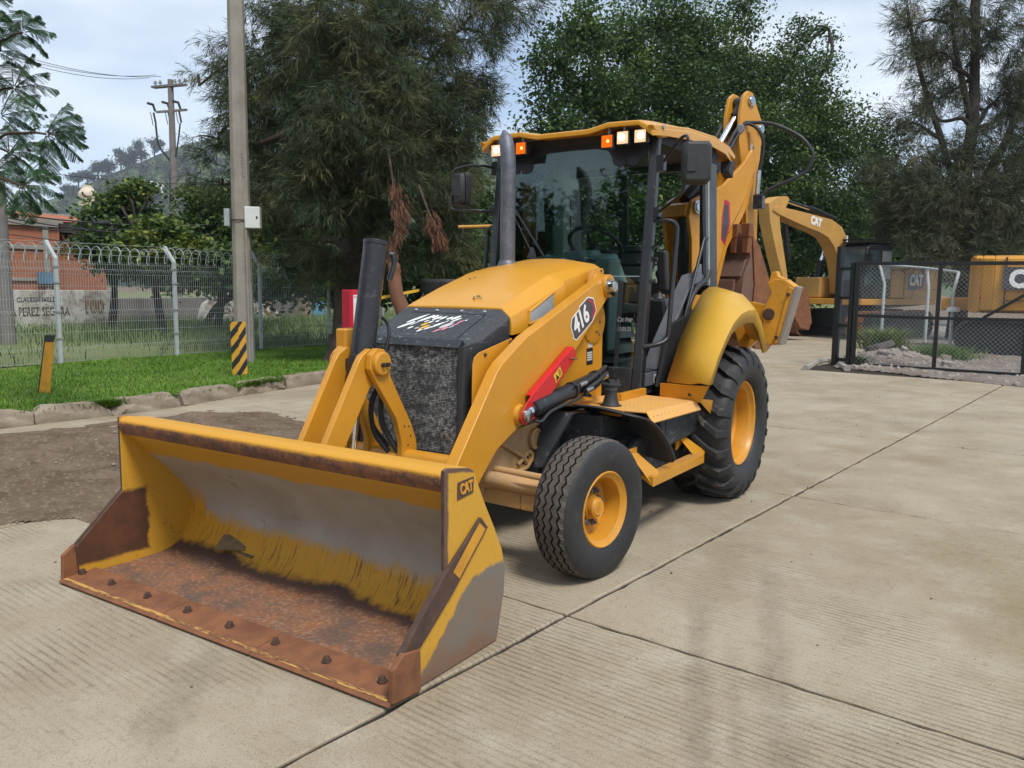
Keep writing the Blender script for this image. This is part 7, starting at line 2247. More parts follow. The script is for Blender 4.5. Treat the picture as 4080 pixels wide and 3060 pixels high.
m = MB(); m.prism(top2, 'x', -25.25, -25.0); m.build('wall_body', 'whitewash', pw2, bevel=0.02)
text_obj('painted_lettering', 'RA IMELDA PEREZ SEGURA', 0.36, Mw(17.5, 0.48), 'rust_dark', pw2, extrude=0.004, bold=0.005, sx=0.52)
m = MB(); m.lathe([(0.13, 0), (0.30, 0), (0.30, 0.006), (0.13, 0.006)], (-24.995, 19.25, 0.52), 'x', 20, True); m.build('painted_ring', 'wood', pw2, smooth=0)
bp_ = thing('blue_booth', (-25, 22.1, 0), 'small pale blue booth among the weeds behind the fence', 'booth')
m = MB(); m.box(-25.6, -25.0, 21.85, 22.5, -0.15, 1.02); m.build('booth_body', 'light_blue', bp_, bevel=0.03)
m = MB(); m.box(-25.0, -24.97, 21.95, 22.4, 0.0, 0.9); m.build('door', 'light_blue', bp_, bevel=0.01)
m = MB(); m.box(-25.7, -25.1, 21.25, 21.82, -0.15, 1.05); tag(m.build('stone_pier', 'kerb_concrete', None, bevel=0.04), 'rough stone pier beside the pale blue booth', 'pier')
m = MB(); m.box(-27.5, -26.5, 12.6, 24, -0.2, 1.0); tag(m.build('corrugated_fence', 'utility_pole_grey', None, bevel=0.02), 'dark grey sheet fence in the shade under the trees', 'fence')

# =================================================================== poles, lamp and wires
up0 = at(368, 172, 40); upb = at(368, 455, 40)
up = thing('power_pole', (up0[0], up0[1], 0.0), 'distant grey power pole with two crossarms and insulators', 'power pole')
ux, uy = up0[0], up0[1]
m = MB(); m.tube([(ux, uy, -0.2), (ux, uy, up0[2])], [0.22, 0.13], 12); m.build('shaft', 'utility_pole_grey', up, smooth=50)
tdir = R_.copy(); tdir[2] = 0; tdir /= np.linalg.norm(tdir)
cd = np.array([tdir[0]*0.94+(-tdir[1])*(-0.34), tdir[1]*0.94+tdir[0]*(-0.34), 0])
def obx(c, half, h, w):
    m = MB(); e = cd; f_ = np.array([-cd[1], cd[0], 0])
    m.obox(c, (half*2, w, h), np.stack([e, f_, [0, 0, 1]], 1)); return m
zA = at(368, 186, 40)[2]; zB = at(368, 238, 40)[2]
obx((ux, uy, zA), 0.98, 0.10, 0.10).build('crossarm', 'utility_pole_grey', up); obx((ux-0.1, uy-0.12, zA+0.02), 0.95, 0.10, 0.10).build('crossarm', 'utility_pole_grey', up)
obx((ux, uy, zB), 0.92, 0.10, 0.10).build('crossarm', 'utility_pole_grey', up)
for q in (-0.92, -0.62, 0.28, 0.55, 0.88):
    c = np.array([ux, uy, zA+0.05])+cd*q
    m = MB(); m.lathe([(0.02, 0), (0.02, 0.10), (0.10, 0.12), (0.05, 0.16), (0.09, 0.18), (0.05, 0.22), (0.07, 0.24), (0.04, 0.28), (0, 0.28)], tuple(c), 'z', 10); m.build('insulator', 'galvanised', up, smooth=40)
for q in (-1.0, -0.10, 0.55):
    c = np.array([ux, uy, zB])+cd*q
    m = MB(); m.cyl(tuple(c+cd*0.0+[0, 0, 0.05]), tuple(c+cd*-0.12+[0, 0, 0.36]), 0.055, 8); m.cyl(tuple(c+cd*-0.10+[0, 0, 0.36]), tuple(c+cd*-0.45+[0, 0, 0.46]), 0.06, 8); m.build('arrester', 'dark_bark', up)
    m = MB(); m.cyl(tuple(c+cd*-0.10+[0, 0, -0.02]), tuple(c+cd*0.02+[0, 0, -0.58]), 0.045, 8); m.cyl(tuple(c+cd*-0.30+[0, 0, 0.02]), tuple(c+cd*-0.16+[0, 0, -0.62]), 0.02, 6); m.build('fuse_holder', 'dark_bark', up)
m = MB(); m.tube(smoothpath([np.array([ux, uy, zB-0.6])+cd*-1.0, np.array([ux, uy, zB-1.6])+cd*-0.85, np.array([ux, uy, zB-2.4])+cd*-0.2, np.array([ux, uy, zB-3.0])+cd*-0.2, np.array([ux, uy, zB-4.6])+cd*-0.3], 6), 0.05, 6)
m.tube(smoothpath([np.array([ux, uy, zB-0.6])+cd*0.5, np.array([ux, uy, zB-1.4])+cd*0.35, np.array([ux, uy, zB-2.2])+cd*0.15], 6), 0.04, 6)
m.build('riser_cable', 'wire_black', up)
lm = at(333, 398, 34)
sl = thing('street_lamp', (lm[0], lm[1], 0), 'white street lamp head on a short arm in front of the power pole', 'street lamp')
m = MB(); m.hull([tuple(lm+tdir*-0.34+[0, 0, 0.02]), tuple(lm+tdir*0.22+[0, 0, -0.16]), tuple(lm+tdir*0.22+[0, 0.2, -0.16]), tuple(lm+tdir*-0.34+[0, 0.2, 0.02])], [tuple(lm+tdir*-0.20+[0, 0.02, 0.14]), tuple(lm+tdir*0.26+[0, 0.02, -0.02]), tuple(lm+tdir*0.26+[0, 0.18, -0.02]), tuple(lm+tdir*-0.20+[0, 0.18, 0.14])])
m.build('lamp_head', 'white_paint', sl, bevel=0.03)
e_ = at(352, 420, 34)
m = MB(); m.tube([tuple(lm+tdir*0.2+[0, 0.1, -0.10]), tuple(e_), (ux, uy, e_[2]-0.1)], 0.035, 6); m.build('lamp_arm', 'galvanised', sl)
def wire(p, q, sag, r=0.012, n=16):
    p = np.array(p); q = np.array(q)
    m = MB()
    pts = [p*(1-t)+q*t-np.array([0, 0, sag*4*t*(1-t)]) for t in np.linspace(0, 1, n)]
    m.tube(pts, r, 4); return m
for k, (a, b, s, rr) in enumerate((((20, 112, 30), (348, 165, 40), 0.3, 0.011), ((20, 119, 30), (338, 162, 40), 0.3, 0.011), ((20, 125, 30), (322, 168, 40), 0.3, 0.011),
                               ((395, 168, 40), (520, 225, 30), 0.2, 0.010), ((402, 172, 40), (520, 205, 30), 0.2, 0.010), ((60, 368, 34), (560, 398, 34), 0.2, 0.012))):
    tag(wire(at(*a), at(*b), s, rr).build('power_line', 'wire_black', None, smooth=60), 'thin overhead power line, '+['topmost of the three left of the power pole', 'middle of the three left of the power pole', 'lowest of the three left of the power pole', 'lower one running right of the power pole', 'upper one running right of the power pole', 'low one crossing the hillside'][k], 'power line', 'power lines against the sky')
for k, (a, b, s, rr) in enumerate((((-20, 455, 22), (560, 478, 26), 0.25, 0.022), ((-20, 463, 22), (560, 500, 26), 0.3, 0.018), ((-20, 470, 22), (560, 520, 26), 0.3, 0.014), ((-20, 500, 22), (560, 535, 26), 0.2, 0.012), ((-20, 488, 22), (500, 476, 26), 0.2, 0.012))):
    tag(wire(at(*a), at(*b), s, rr).build('telephone_cable', 'wire_black', None, smooth=60), 'black telephone cable before the brick building, '+['topmost of the bundle', 'thick one just below the topmost', 'thin one under the two thick ones', 'lowest of the bundle', 'short one rising to the right'][k], 'cable', 'telephone cables over the road')
cc = at(189, 482, 23.3)
m = MB(); pts = []
for k in range(90):
    a = k*2*PI/28; pts.append(cc+R_*0.19*math.cos(a)*(1+0.1*math.sin(k*0.7))+U_*0.21*math.sin(a)+_f*0.02*math.sin(k*1.3))
m.tube(pts, 0.016, 5)
tag(m.build('cable_coil', 'wire_black', None, smooth=60), 'coil of spare black cable hanging on the telephone lines', 'cable coil')
c2_ = at(228, 482, 23.6)
m = MB(); m.cyl(tuple(c2_-R_*0.17), tuple(c2_+R_*0.15), 0.085, 10)
pts = []
for k in range(60):
    a = k*2*PI/28; pts.append(c2_+R_*(0.22+0.16*math.cos(a))+U_*0.18*math.sin(a)+_f*0.03*math.sin(k))
m.tube(pts, 0.013, 5)
tag(m.build('cable_splice', 'wire_black', None, smooth=50), 'black cable splice box with a looped cable on the telephone lines', 'splice box')
fp = at(12, 640, 21)
fpo = thing('street_pole', (fp[0], fp[1], 0), 'slim grey concrete pole rising in front of the brick wall at the far left', 'pole')
m = MB(); m.tube([(fp[0], fp[1], -0.2), (fp[0]+0.0, fp[1], 4.3)], [0.19, 0.14], 10); m.build('shaft', 'utility_pole_grey', fpo, smooth=50)

# =================================================================== things along the kerb behind the loader
ec = at(766, 668, 13.2)
cab_ = thing('extinguisher_cabinet', (ec[0], ec[1], 0), 'bright red fire extinguisher cabinet with white front seen behind the tilt cylinder', 'fire cabinet')
yaw_e = math.atan2(CAM_LOC[1]-ec[1], CAM_LOC[0]-ec[0])+0.62
Me = np.array(Matrix.Rotation(yaw_e, 3, 'Z'))     # local x points out of the door
def eb(c, size, mat, name, bev=0.006):
    m = MB(); m.obox(ec+Me@np.array(c), size, Me); return m.build(name, mat, cab_, bevel=bev)
eb((0, 0, 0), (0.22, 0.34, 0.62), 'cabinet_red', 'body', 0.012)
eb((0.112, 0.005, 0.0), (0.012, 0.30, 0.56), 'cabinet_red', 'door_frame')
eb((0.1195, 0.012, -0.01), (0.006, 0.24, 0.48), 'white_paint', 'front_panel', 0.002)
m = MB(); p0 = ec+Me@np.array([0.135, 0.02, -0.12]); m.cyl(tuple(p0-[0, 0, 0.11]), tuple(p0+[0, 0, 0.16]), 0.055, 14); m.cyl(tuple(p0+[0, 0, 0.16]), tuple(p0+[0, 0, 0.22]), 0.02, 8); m.tube(smoothpath([p0+[0, 0, 0.20], p0+Me@np.array([0.02, 0.06, 0.18]), p0+Me@np.array([0.03, 0.075, 0.05])], 5), 0.012, 6); m.build('extinguisher', 'red_paint', cab_, smooth=40)
eb((0.142+0.052, 0.02, -0.12), (0.004, 0.05, 0.10), 'decal_white', 'extinguisher_label', 0.0)
Mt = frame_m(ec+Me@np.array([0.1235, 0.012, 0.195]), Me@np.array([0, 1, 0]), (0, 0, 1)); text_obj('lettering', 'EXTINTOR', 0.05, Mt, 'cabinet_red', cab_, extrude=0.001, sx=0.9)
m = MB(); m.cyl((ec[0], ec[1], 0.05), (ec[0], ec[1], ec[2]-0.3), 0.035, 10); m.build('post', 'cabinet_red', cab_)

ts = at(962, 640, 15.4)
tread_pf = [(0.20, -0.10), (0.26, -0.125), (0.36, -0.135), (0.42, -0.125), (0.447, -0.10)] 
for k in range(6):
    z = 0.14+k*0.285
    m = MB()
    pf = [(0.22, -0.10), (0.26, -0.128), (0.36, -0.138), (0.42, -0.130), (0.445, -0.105)]
    for gz in (-0.06, -0.02, 0.02, 0.06):
        pf += [(0.45, gz-0.014), (0.438, gz-0.010), (0.438, gz+0.004), (0.45, gz+0.008)]
    pf += [(0.445, 0.105), (0.42, 0.130), (0.36, 0.138), (0.26, 0.128), (0.22, 0.10)]
    ox, oy = 0.02*math.sin(k*2.3), 0.02*math.cos(k*1.7)
    m.lathe(pf, (ts[0]+ox, ts[1]+oy, z), 'z', 40, True)
    names = ['lowest', 'second from the bottom', 'third from the bottom', 'third from the top', 'second from the top', 'topmost']
    tag(m.build('truck_tyre', 'rubber', None, smooth=35), 'black truck tyre, %s of the stack behind the hood' % names[k], 'tyre', 'stacked truck tyres')
st_ = [at(852, 600, 13.6), at(858, 640, 13.6), at(874, 690, 13.6)]
m = MB(); m.tube(smoothpath([st_[0]+[0, 0, 0.25], st_[0], st_[1], st_[2], (st_[2][0]+0.05, st_[2][1], 0.05)], 5), [0.07]+[0.10]*4+[0.115]*6+[0.125]*9+[0.135], 12)
tag(m.build('stump', 'dry_needles', None, smooth=60), 'reddish brown leaning stump beside the tyre stack', 'stump')
t0 = at(805, 650, 13.4); t1_ = at(905, 630, 14.6)
m = MB(); m.hull([tuple(t0), tuple(t0+[0, 0, 0.05]), tuple(t0+[0.004, 0, 0.05]), tuple(t0+[0.004, 0, 0])], [tuple(t1_), tuple(t1_+[0, 0, 0.05]), tuple(t1_+[0.004, 0, 0.05]), tuple(t1_+[0.004, 0, 0])])
tag(m.build('caution_tape', 'decal_yellow', None), 'yellow caution tape stretched past the reddish stump', 'tape')

# yellow guard rail of a machine behind the cab
yr = thing('yellow_guard_rail', tuple(at(1120, 640, 11.2)*[1, 1, 0]), 'yellow tubular guard rail seen through the cab windscreen', 'rail')
def Y(px, py): return at(px, py, 11.2)
m = MB()
for a, b in (((1110, 484), (1146, 482)), ((1144, 482), (1140, 640)), ((1112, 484), (1108, 640)), ((1142, 590), (1220, 586)), ((990, 490), (1112, 487)), ((1142, 640), (1142, 715)), ((1108, 640), (1108, 720))):
    p, q = Y(*a), Y(*b)
    m.tube([p, q], 0.02, 8)
m.build('rail_tubes', 'far_yellow', yr, smooth=50)

# =================================================================== gate, rubble and parked excavators
gate = thing('black_gate', (0.9, 13.45, 0), 'open black steel gate frame filled with chain link at the yard entrance', 'gate')
gl = np.array([-0.33, 13.46, 0.0]); gr = np.array([2.66, 13.20, 0.0]); gd = (gr-gl)/np.linalg.norm(gr-gl); gL = np.linalg.norm(gr-gl)
gn = np.array([-gd[1], gd[0], 0])
def gbar(s0, z0, s1, z1, w=0.06, d=0.05, name='rail', off=0.0):
    a = gl+gd*s0+[0, 0, z0]; b = gl+gd*s1+[0, 0, z1]
    dr = (b-a)/np.linalg.norm(b-a); sd = np.cross(dr, gn); sd /= np.linalg.norm(sd)
    m = MB(); m.hull([tuple(a+sd*w/2+gn*(off-d/2)), tuple(a-sd*w/2+gn*(off-d/2)), tuple(a-sd*w/2+gn*(off+d/2)), tuple(a+sd*w/2+gn*(off+d/2))], [tuple(b+sd*w/2+gn*(off-d/2)), tuple(b-sd*w/2+gn*(off-d/2)), tuple(b-sd*w/2+gn*(off+d/2)), tuple(b+sd*w/2+gn*(off+d/2))])
    return m.build(name, 'gate_black', gate, bevel=0.004)
gbar(0, 0.04, 0, 2.16, 0.09, name='stile'); gbar(gL, 0.04, gL, 2.12, 0.07, name='stile'); gbar(1.52, 0.09, 1.52, 2.05, 0.07, 0.046, 'stile')
gbar(0.045, 2.12, gL-0.035, 2.10, 0.07); gbar(0.045, 0.06, gL-0.035, 0.06, 0.08); gbar(0.045, 1.07, 1.485, 1.06, 0.06, 0.046); gbar(1.555, 1.06, gL-0.035, 1.07, 0.06, 0.046)
gbar(2.30, 1.09, gL-0.03, 1.55, 0.055, 0.04, 'brace')
def chainlink(o, d, L, z0, z1, cell, r, parent, mat='galvanised', nrm=None):
    V = []; Qs = []
    H = z1-z0
    def bar(a, b):
        a = np.array(a); b = np.array(b); dd = b-a; dd /= np.linalg.norm(dd)
        s = np.cross(dd, nrm); 
        oo = len(V)
        for p in (a, b):
            V.extend([p+s*r, p-s*r*0.5+nrm*r*0.87, p-s*r*0.5-nrm*r*0.87])
        for k in range(3):
            Qs.append((oo+k, oo+(k+1) % 3, oo+3+(k+1) % 3, oo+3+k))
    n = int((L+H)/cell)
    for k in range(n+1):
        s = k*cell-H
        for sgn in (1, -1):
            # line through (s,0) going up at 45 degrees
            a0, b0 = s, s+H
            za, zb = 0.0, H
            if a0 < 0: za += -a0; a0 = 0
            if b0 > L: zb -= (b0-L); b0 = L
            if zb <= za: continue
            A = (a0, za); B_ = (b0, zb)
            if sgn < 0:
                A = (L-a0, za); B_ = (L-b0, zb)
            bar(o+d*A[0]+[0, 0, z0+A[1]], o+d*B_[0]+[0, 0, z0+B_[1]])
    return np_mesh('chain_link', V, Qs, mat, parent)
chainlink(gl+gd*0.05+gn*0.02, gd, gL-0.08, 0.09, 2.08, 0.085, 0.0026, gate, nrm=gn)
gp = thing('gate_post', (-0.55, 13.55, 0), 'black double gate post with a narrow chain link strip left of the open gate', 'gate post')
g0 = np.array([-0.73, 13.70, 0.0]); g1 = np.array([-0.42, 13.50, 0.0]); g2d = (g1-g0)/np.linalg.norm(g1-g0); g2L = np.linalg.norm(g1-g0); g2n = np.array([-g2d[1], g2d[0], 0])
for p, h, w in ((g0, 2.48, 0.11), (g1, 2.14, 0.09)):
    m = MB(); m.obox((p[0], p[1], h/2), (w, w, h), np.stack([g2d, g2n, [0, 0, 1]], 1)); m.build('post', 'gate_black', gp, bevel=0.006)
for z in (0.14, 0.85, 1.42, 2.02):
    m = MB(); c = (g0+g1)/2; m.obox((c[0], c[1], z), (g2L-0.11, 0.05, 0.06), np.stack([g2d, g2n, [0, 0, 1]], 1)); m.build('rail', 'gate_black', gp, bevel=0.004)
chainlink(g0+g2d*0.05, g2d, g2L-0.1, 0.15, 2.0, 0.05, 0.0026, gp, nrm=g2n)

# earth bed with rubble behind the gate
bed = np.array([(-0.62, 13.15), (0.4, 12.75), (1.4, 12.25), (2.75, 11.55), (6, 9.6), (14, 5.5), (40, 5), (40, 24.5), (-0.9, 24.5), (-1.1, 20), (-0.95, 16), (-0.8, 14)])
gx = np.arange(-1.5, 14, 0.07); gy = np.arange(5.5, 24.6, 0.07)
GX, GY = np.meshgrid(gx, gy, indexing='ij'); P = np.stack([GX.ravel(), GY.ravel()], -1)
d = poly_dist(P, bed)+(vnoise(P*2, 41)-0.5)*0.12
Z = np.clip(d*0.30, -0.02, 0.03)+np.clip(d, 0, 0.6)*0.12*(vnoise(P*2.2, 44)-0.2)+np.clip(d, 0, 1)*0.05*(vnoise(P*7, 46)-0.5)
Z += 0.26*np.exp(-(((P[:, 0]-0.15)/0.8)**2+((P[:, 1]-15.0)/1.0)**2))*np.clip(d, 0, 0.5)*2
nx, ny = len(gx), len(gy)
ii = np.arange(nx-1)[:, None]*ny+np.arange(ny-1)[None, :]
q = np.stack([ii, ii+ny, ii+ny+1, ii+1], -1).reshape(-1, 4); q = q[(d > -0.05)[q].all(axis=1)]
Zb = np.where(d > 0, np.maximum(Z, 0)+0.008, 0.003)
tag(np_mesh('rubble_bed', np.c_[P, Zb], q, 'gravel_soil', smooth=True), 'brown stony ground behind the gate', kind='structure')
rr_ = np.random.default_rng(77)
n = 3800
pp = np.c_[np.concatenate([rr_.normal(0.35, 0.8, 2000), rr_.uniform(-0.6, 6, 1800)]), np.concatenate([rr_.normal(14.9, 0.8, 2000), rr_.uniform(11.5, 19, 1800)])]
dd = poly_dist(pp, bed); pp = pp[dd > 0.12]
zz = 0.03+0.26*np.exp(-(((pp[:, 0]-0.15)/0.8)**2+((pp[:, 1]-15.0)/1.0)**2))
sz = 0.015+0.075*rr_.random(len(pp))**2.5
V, F = stone_mesh(len(pp), rr_, sz)
V = V+np.c_[pp, zz][:, None, :]
tag(np_mesh('loose_rubble', V.reshape(-1, 3), F, 'rubble_grey'), 'loose stones and gravel heaped behind the gate', 'rubble', kind='stuff')
for k, (x, y, z, sx, sy, sz_, a, b) in enumerate(((-0.10, 15.0, 0.36, 0.62, 0.34, 0.13, 0.5, -0.35), (0.12, 14.4, 0.22, 0.40, 0.25, 0.12, 0.2, 0.1), (0.42, 14.9, 0.33, 0.22, 0.12, 0.10, -0.6, 0.4), (0.30, 14.2, 0.15, 0.30, 0.22, 0.10, 0.9, 0.0), (-0.30, 14.5, 0.20, 0.30, 0.20, 0.09, 0.1, -0.3), (0.60, 14.5, 0.18, 0.28, 0.2, 0.12, -0.2, 0.2), (1.35, 14.3, 0.10, 0.36, 0.26, 0.12, -0.4, 0.1), (1.15, 15.6, 0.14, 0.28, 0.2, 0.13, 0.3, 0.2), (0.75, 13.9, 0.09, 0.24, 0.18, 0.07, 0.7, 0.1))):
    m = MB(); M_ = np.array((Matrix.Rotation(a, 3, 'Z') @ Matrix.Rotation(b, 3, 'Y')))
    n_ = 7; ring = []
    for q in range(n_):
        t = 2*PI*q/n_; rr = 0.8+0.4*rr_.random(); ring.append((sx/2*math.cos(t)*rr, sy/2*math.sin(t)*rr))
    A = [tuple(np.array([x, y, z])+M_@np.array([p[0], p[1], -sz_/2])) for p in ring]; Bq = [tuple(np.array([x, y, z])+M_@np.array([p[0]*0.9, p[1]*0.88, sz_/2*(0.8+0.3*rr_.random())])) for p in ring]
    m.hull(A, Bq)
    tag(m.build('rubble_chunk', 'rubble_dark' if k in (0, 1, 3) else 'rubble_grey', None, bevel=0.012, smooth=0), ['large dark concrete slab tilted on top of the rubble heap', 'dark flat lump in front of the tilted slab', 'small pale lump right of the tilted slab', 'dark lump low at the front of the heap', 'lump at the left edge of the heap near the gate stile', 'lump on the right shoulder of the heap', 'tan lump lying alone right of the middle stile', 'pale lump far back right of the heap', 'small flat lump at the heap foot by the bottom rail'][k], 'rubble', 'broken concrete lumps on the heap')
n = 900
bx = rr_.normal(0, 0.20, n); by = rr_.normal(0, 0.20, n)
V, Q, h = blades(n, -0.12+bx, 15.7+by, np.full(n, 0.25), 0.25, 0.75, 0.022, 1.1, rr_)
tag(np_mesh('weed_clump', V, Q, 'olive_leaf', attr=np.repeat(0.45+0.55*rr_.random(n), 2)), 'fresh green weed clump growing on the rubble heap', 'weed')
n = 900
V, Q, h = blades(n, 0.95+rr_.normal(0, 0.35, n), 16.4+rr_.normal(0, 0.3, n), np.full(n, 0.08), 0.15, 0.45, 0.02, 1.1, rr_)
tag(np_mesh('weed_clump', V, Q, 'weed_leaf', attr=np.repeat(0.7*rr_.random(n), 2)), 'dull olive weed patch beside the rubble heap', 'weed')
n = 250
V, Q, h = blades(n, -0.28+rr_.normal(0, 0.1, n), 13.75+rr_.normal(0, 0.1, n), np.full(n, 0.02), 0.12, 0.35, 0.02, 1.1, rr_)
tag(np_mesh('weed_clump', V, Q, 'olive_leaf', attr=np.repeat(0.6*rr_.random(n), 2)), 'small weed tuft at the foot of the gate stile', 'weed')

# grey fence deeper in the yard
yf = thing('yard_fence', (-1, 25, 0), 'galvanised chain link yard fence in front of the parked excavator', 'fence')
posts = [at(1904, 716, 25.5), at(1999, 718, 24.6), at(2052, 742, 22.6)]
pts_t = [at(1900, 571, 25.5), at(2002, 579, 24.6), at(2071, 588, 22.6)]
for p, t in zip(posts, pts_t):
    m = MB(); m.tube([(p[0], p[1], 0.0), (p[0], p[1], t[2]*0.75), tuple(t)], 0.045, 8); m.build('post', 'post_paint', yf, smooth=50)
m = MB(); m.tube([tuple(pts_t[0]-_r*0.6), tuple(pts_t[0]), tuple(pts_t[1]), tuple(pts_t[2])], 0.035, 8); m.build('top_rail', 'post_paint', yf, smooth=50)
a_, b_ = np.array([posts[0][0], posts[0][1], 0]), np.array([posts[2][0], posts[2][1], 0]); dd_ = (b_-a_)/np.linalg.norm(b_-a_)
chainlink(a_-dd_*0.5, dd_, np.linalg.norm(b_-a_)+0.5, 0.1, 2.2, 0.16, 0.002, yf, nrm=np.array([-dd_[1], dd_[0], 0]))


def track(par, cx, cy, L, W, H, shoe='rust'):
    """One crawler track in local coordinates (x forward)."""
    m = MB()
    n = 40; r = H/2
    path = []
    for k in range(11):
        a = -PI/2+PI*k/10; path.append((L/2-r+r*math.cos(a), r+r*math.sin(a)))
    for k in range(11):
        a = PI/2+PI*k/10; path.append((-L/2+r+r*math.cos(a), r+r*math.sin(a)))
    m.prism([(x, z) for x, z in path], 'y', cy-W/2+0.04, cy+W/2-0.04)
    o = m.build('crawler_track', 'gate_black', par, bevel=0.01)
    mm = MB()
    P_ = np.array(path); S_ = np.r_[0, np.cumsum(np.linalg.norm(np.diff(np.r_[P_, P_[:1]], axis=0), axis=1))]
    Np = 44
    Pc = np.r_[P_, P_[:1]]
    for k in range(Np):
        s = S_[-1]*k/Np
        x = np.interp(s, S_, Pc[:, 0]); z = np.interp(s, S_, Pc[:, 1])
        x2 = np.interp((s+0.02) % S_[-1], S_, Pc[:, 0]); z2 = np.interp((s+0.02) % S_[-1], S_, Pc[:, 1])
        a = math.atan2(z2-z, x2-x)
        mm.obox((x, cy, z), (S_[-1]/Np*0.86, W, 0.05), np.array(Matrix.Rotation(-a, 3, 'Y')))
    mm.build('track_shoes', shoe, o, smooth=0)
    return o


def local_prism(poly, y0, y1):
    m = MB(); m.prism(poly, 'y', y0, y1); return m


al = math.radians(36)
ctr = at_ground(1856, 715); ctr = np.array([ctr[0], ctr[1], 0.0])
ctr = at(1852, 700, 28.5); 
fr2 = np.array([_r[0], _r[1], 0]); fr2 /= np.linalg.norm(fr2); dr2 = np.array([-fr2[1], fr2[0], 0])
Fv = -math.cos(al)*fr2-math.sin(al)*dr2
exy = math.atan2(Fv[1], Fv[0])
EX = thing('tracked_excavator', (ctr[0], ctr[1], 0.012), 'large yellow tracked excavator with lowered curved boom parked behind the backhoe', 'excavator', local=True)
EX.rotation_euler = (0, 0, exy)
track(EX, 0, 1.2, 4.4, 0.6, 0.88); track(EX, 0, -1.2, 4.4, 0.6, 0.88)
m = MB(); m.box(-1.3, 1.3, -0.9, 0.9, 0.35, 0.95); m.lathe([(0, 0.95), (0.75, 0.95), (0.75, 1.10), (0, 1.10)], (0, 0, 0), 'z', 24); m.build('undercarriage', 'gate_black', EX, bevel=0.02)
m = MB(); m.box(-2.6, 2.0, -1.3, 1.3, 1.10, 1.30); m.build('turntable_deck', 'far_yellow', EX, bevel=0.02)
m = local_prism([(-2.85, 1.25), (-2.9, 1.5), (-2.85, 2.32), (-2.7, 2.42), (-1.0, 2.40), (-0.55, 2.30), (-0.55, 1.30), (-2.5, 1.18)], -1.28, 1.30); hs = m.build('engine_house', 'far_tan', EX, bevel=0.05)
m = MB(); m.box(-2.0, -1.98, 1.302, 1.308, 1.3, 2.36); m.box(-1.05, -1.03, 1.302, 1.308, 1.3, 2.36); m.box(-2.8, -0.6, 1.302, 1.306, 1.62, 1.635); m.build('panel_seam', 'dark_bark', hs)
m = local_prism([(-0.54, 1.31), (-0.54, 2.10), (-0.45, 2.22), (0.10, 2.22), (0.22, 2.05), (0.22, 1.31)], 0.30, 1.28); m.build('side_box', 'far_yellow', EX, bevel=0.06)
m = MB(); m.box(0.45, 1.85, -1.28, -0.30, 1.31, 2.0); m.build('tool_box', 'far_tan', EX, bevel=0.05)
Mx = frame_m((-1.25, 1.312, 1.92), (-1, 0, 0), (0, 0, 1)); text_obj('lettering', 'CAT', 0.50, Mx, 'decal_white', EX, extrude=0.004, bold=0.022, sx=0.85)
flat_poly('logo_plate', [(-0.55, -0.30), (0.45, -0.30), (0.62, 0.0), (0.50, 0.24), (-0.55, 0.24)], Mx @ Matrix.Translation((0.02, 0, -0.006)), 'decal_grey', EX)
flat_poly('logo_band', [(0.10, -0.30), (0.45, -0.30), (0.62, 0.0), (0.50, 0.24), (0.46, 0.24), (0.56, 0.0), (0.42, -0.24), (0.10, -0.24)], Mx @ Matrix.Translation((0.02, 0, -0.005)), 'decal_red', EX)
flat_poly('logo_triangle', [(-0.16, -0.15), (0.10, -0.15), (-0.03, 0.0)], Mx @ Matrix.Translation((0.0, 0, 0.006)), 'decal_yellow', EX)
# cab of the excavator
cabp = [(0.25, 1.31), (0.25, 3.02), (0.40, 3.08), (1.55, 3.06), (1.72, 2.95), (1.98, 1.95), (1.98, 1.40), (1.85, 1.31)]
m = local_prism(cabp, 0.34, 1.27); ecab = m.build('operator_cab', 'gate_black', EX, bevel=0.05)
m = local_prism([(1.0, 1.85), (1.0, 2.85), (1.58, 2.85), (1.84, 1.95), (1.84, 1.75)], 1.272, 1.28); m.build('door_window', 'far_glass', ecab)
m = local_prism([(0.34, 1.95), (0.34, 2.85), (0.88, 2.85), (0.88, 1.95)], 1.272, 1.28); m.build('rear_window', 'galvanised', ecab)
m = MB(); m.hull([(1.74, 0.42, 2.88), (1.74, 1.19, 2.88), (1.76, 1.19, 2.88), (1.76, 0.42, 2.88)], [(2.0, 0.42, 1.9), (2.0, 1.19, 1.9), (2.02, 1.19, 1.9), (2.02, 0.42, 1.9)]); m.build('front_window', 'far_glass', ecab)
m = MB(); m.box(0.2, 1.7, 0.32, 1.29, 3.085, 3.13); m.tube([(0.2, 0.35, 3.2), (1.7, 0.35, 3.2), (1.7, 1.26, 3.2), (0.2, 1.26, 3.2)], 0.03, 6); m.build('roof_guard', 'gate_black', ecab)
m = MB(); m.tube([(1.9, 1.30, 2.1), (1.92, 1.45, 2.15), (1.92, 1.45, 2.5)], 0.018, 6); m.obox((1.94, 1.45, 2.55), (0.06, 0.22, 0.34)); m.build('mirror', 'gate_black', ecab, bevel=0.02)
m = MB(); m.tube([(-2.6, 1.2, 2.42), (-2.6, 1.2, 2.75), (-0.7, 1.2, 2.75), (-0.7, 1.2, 2.42)], 0.025, 6); m.build('hand_rail', 'galvanised', EX)
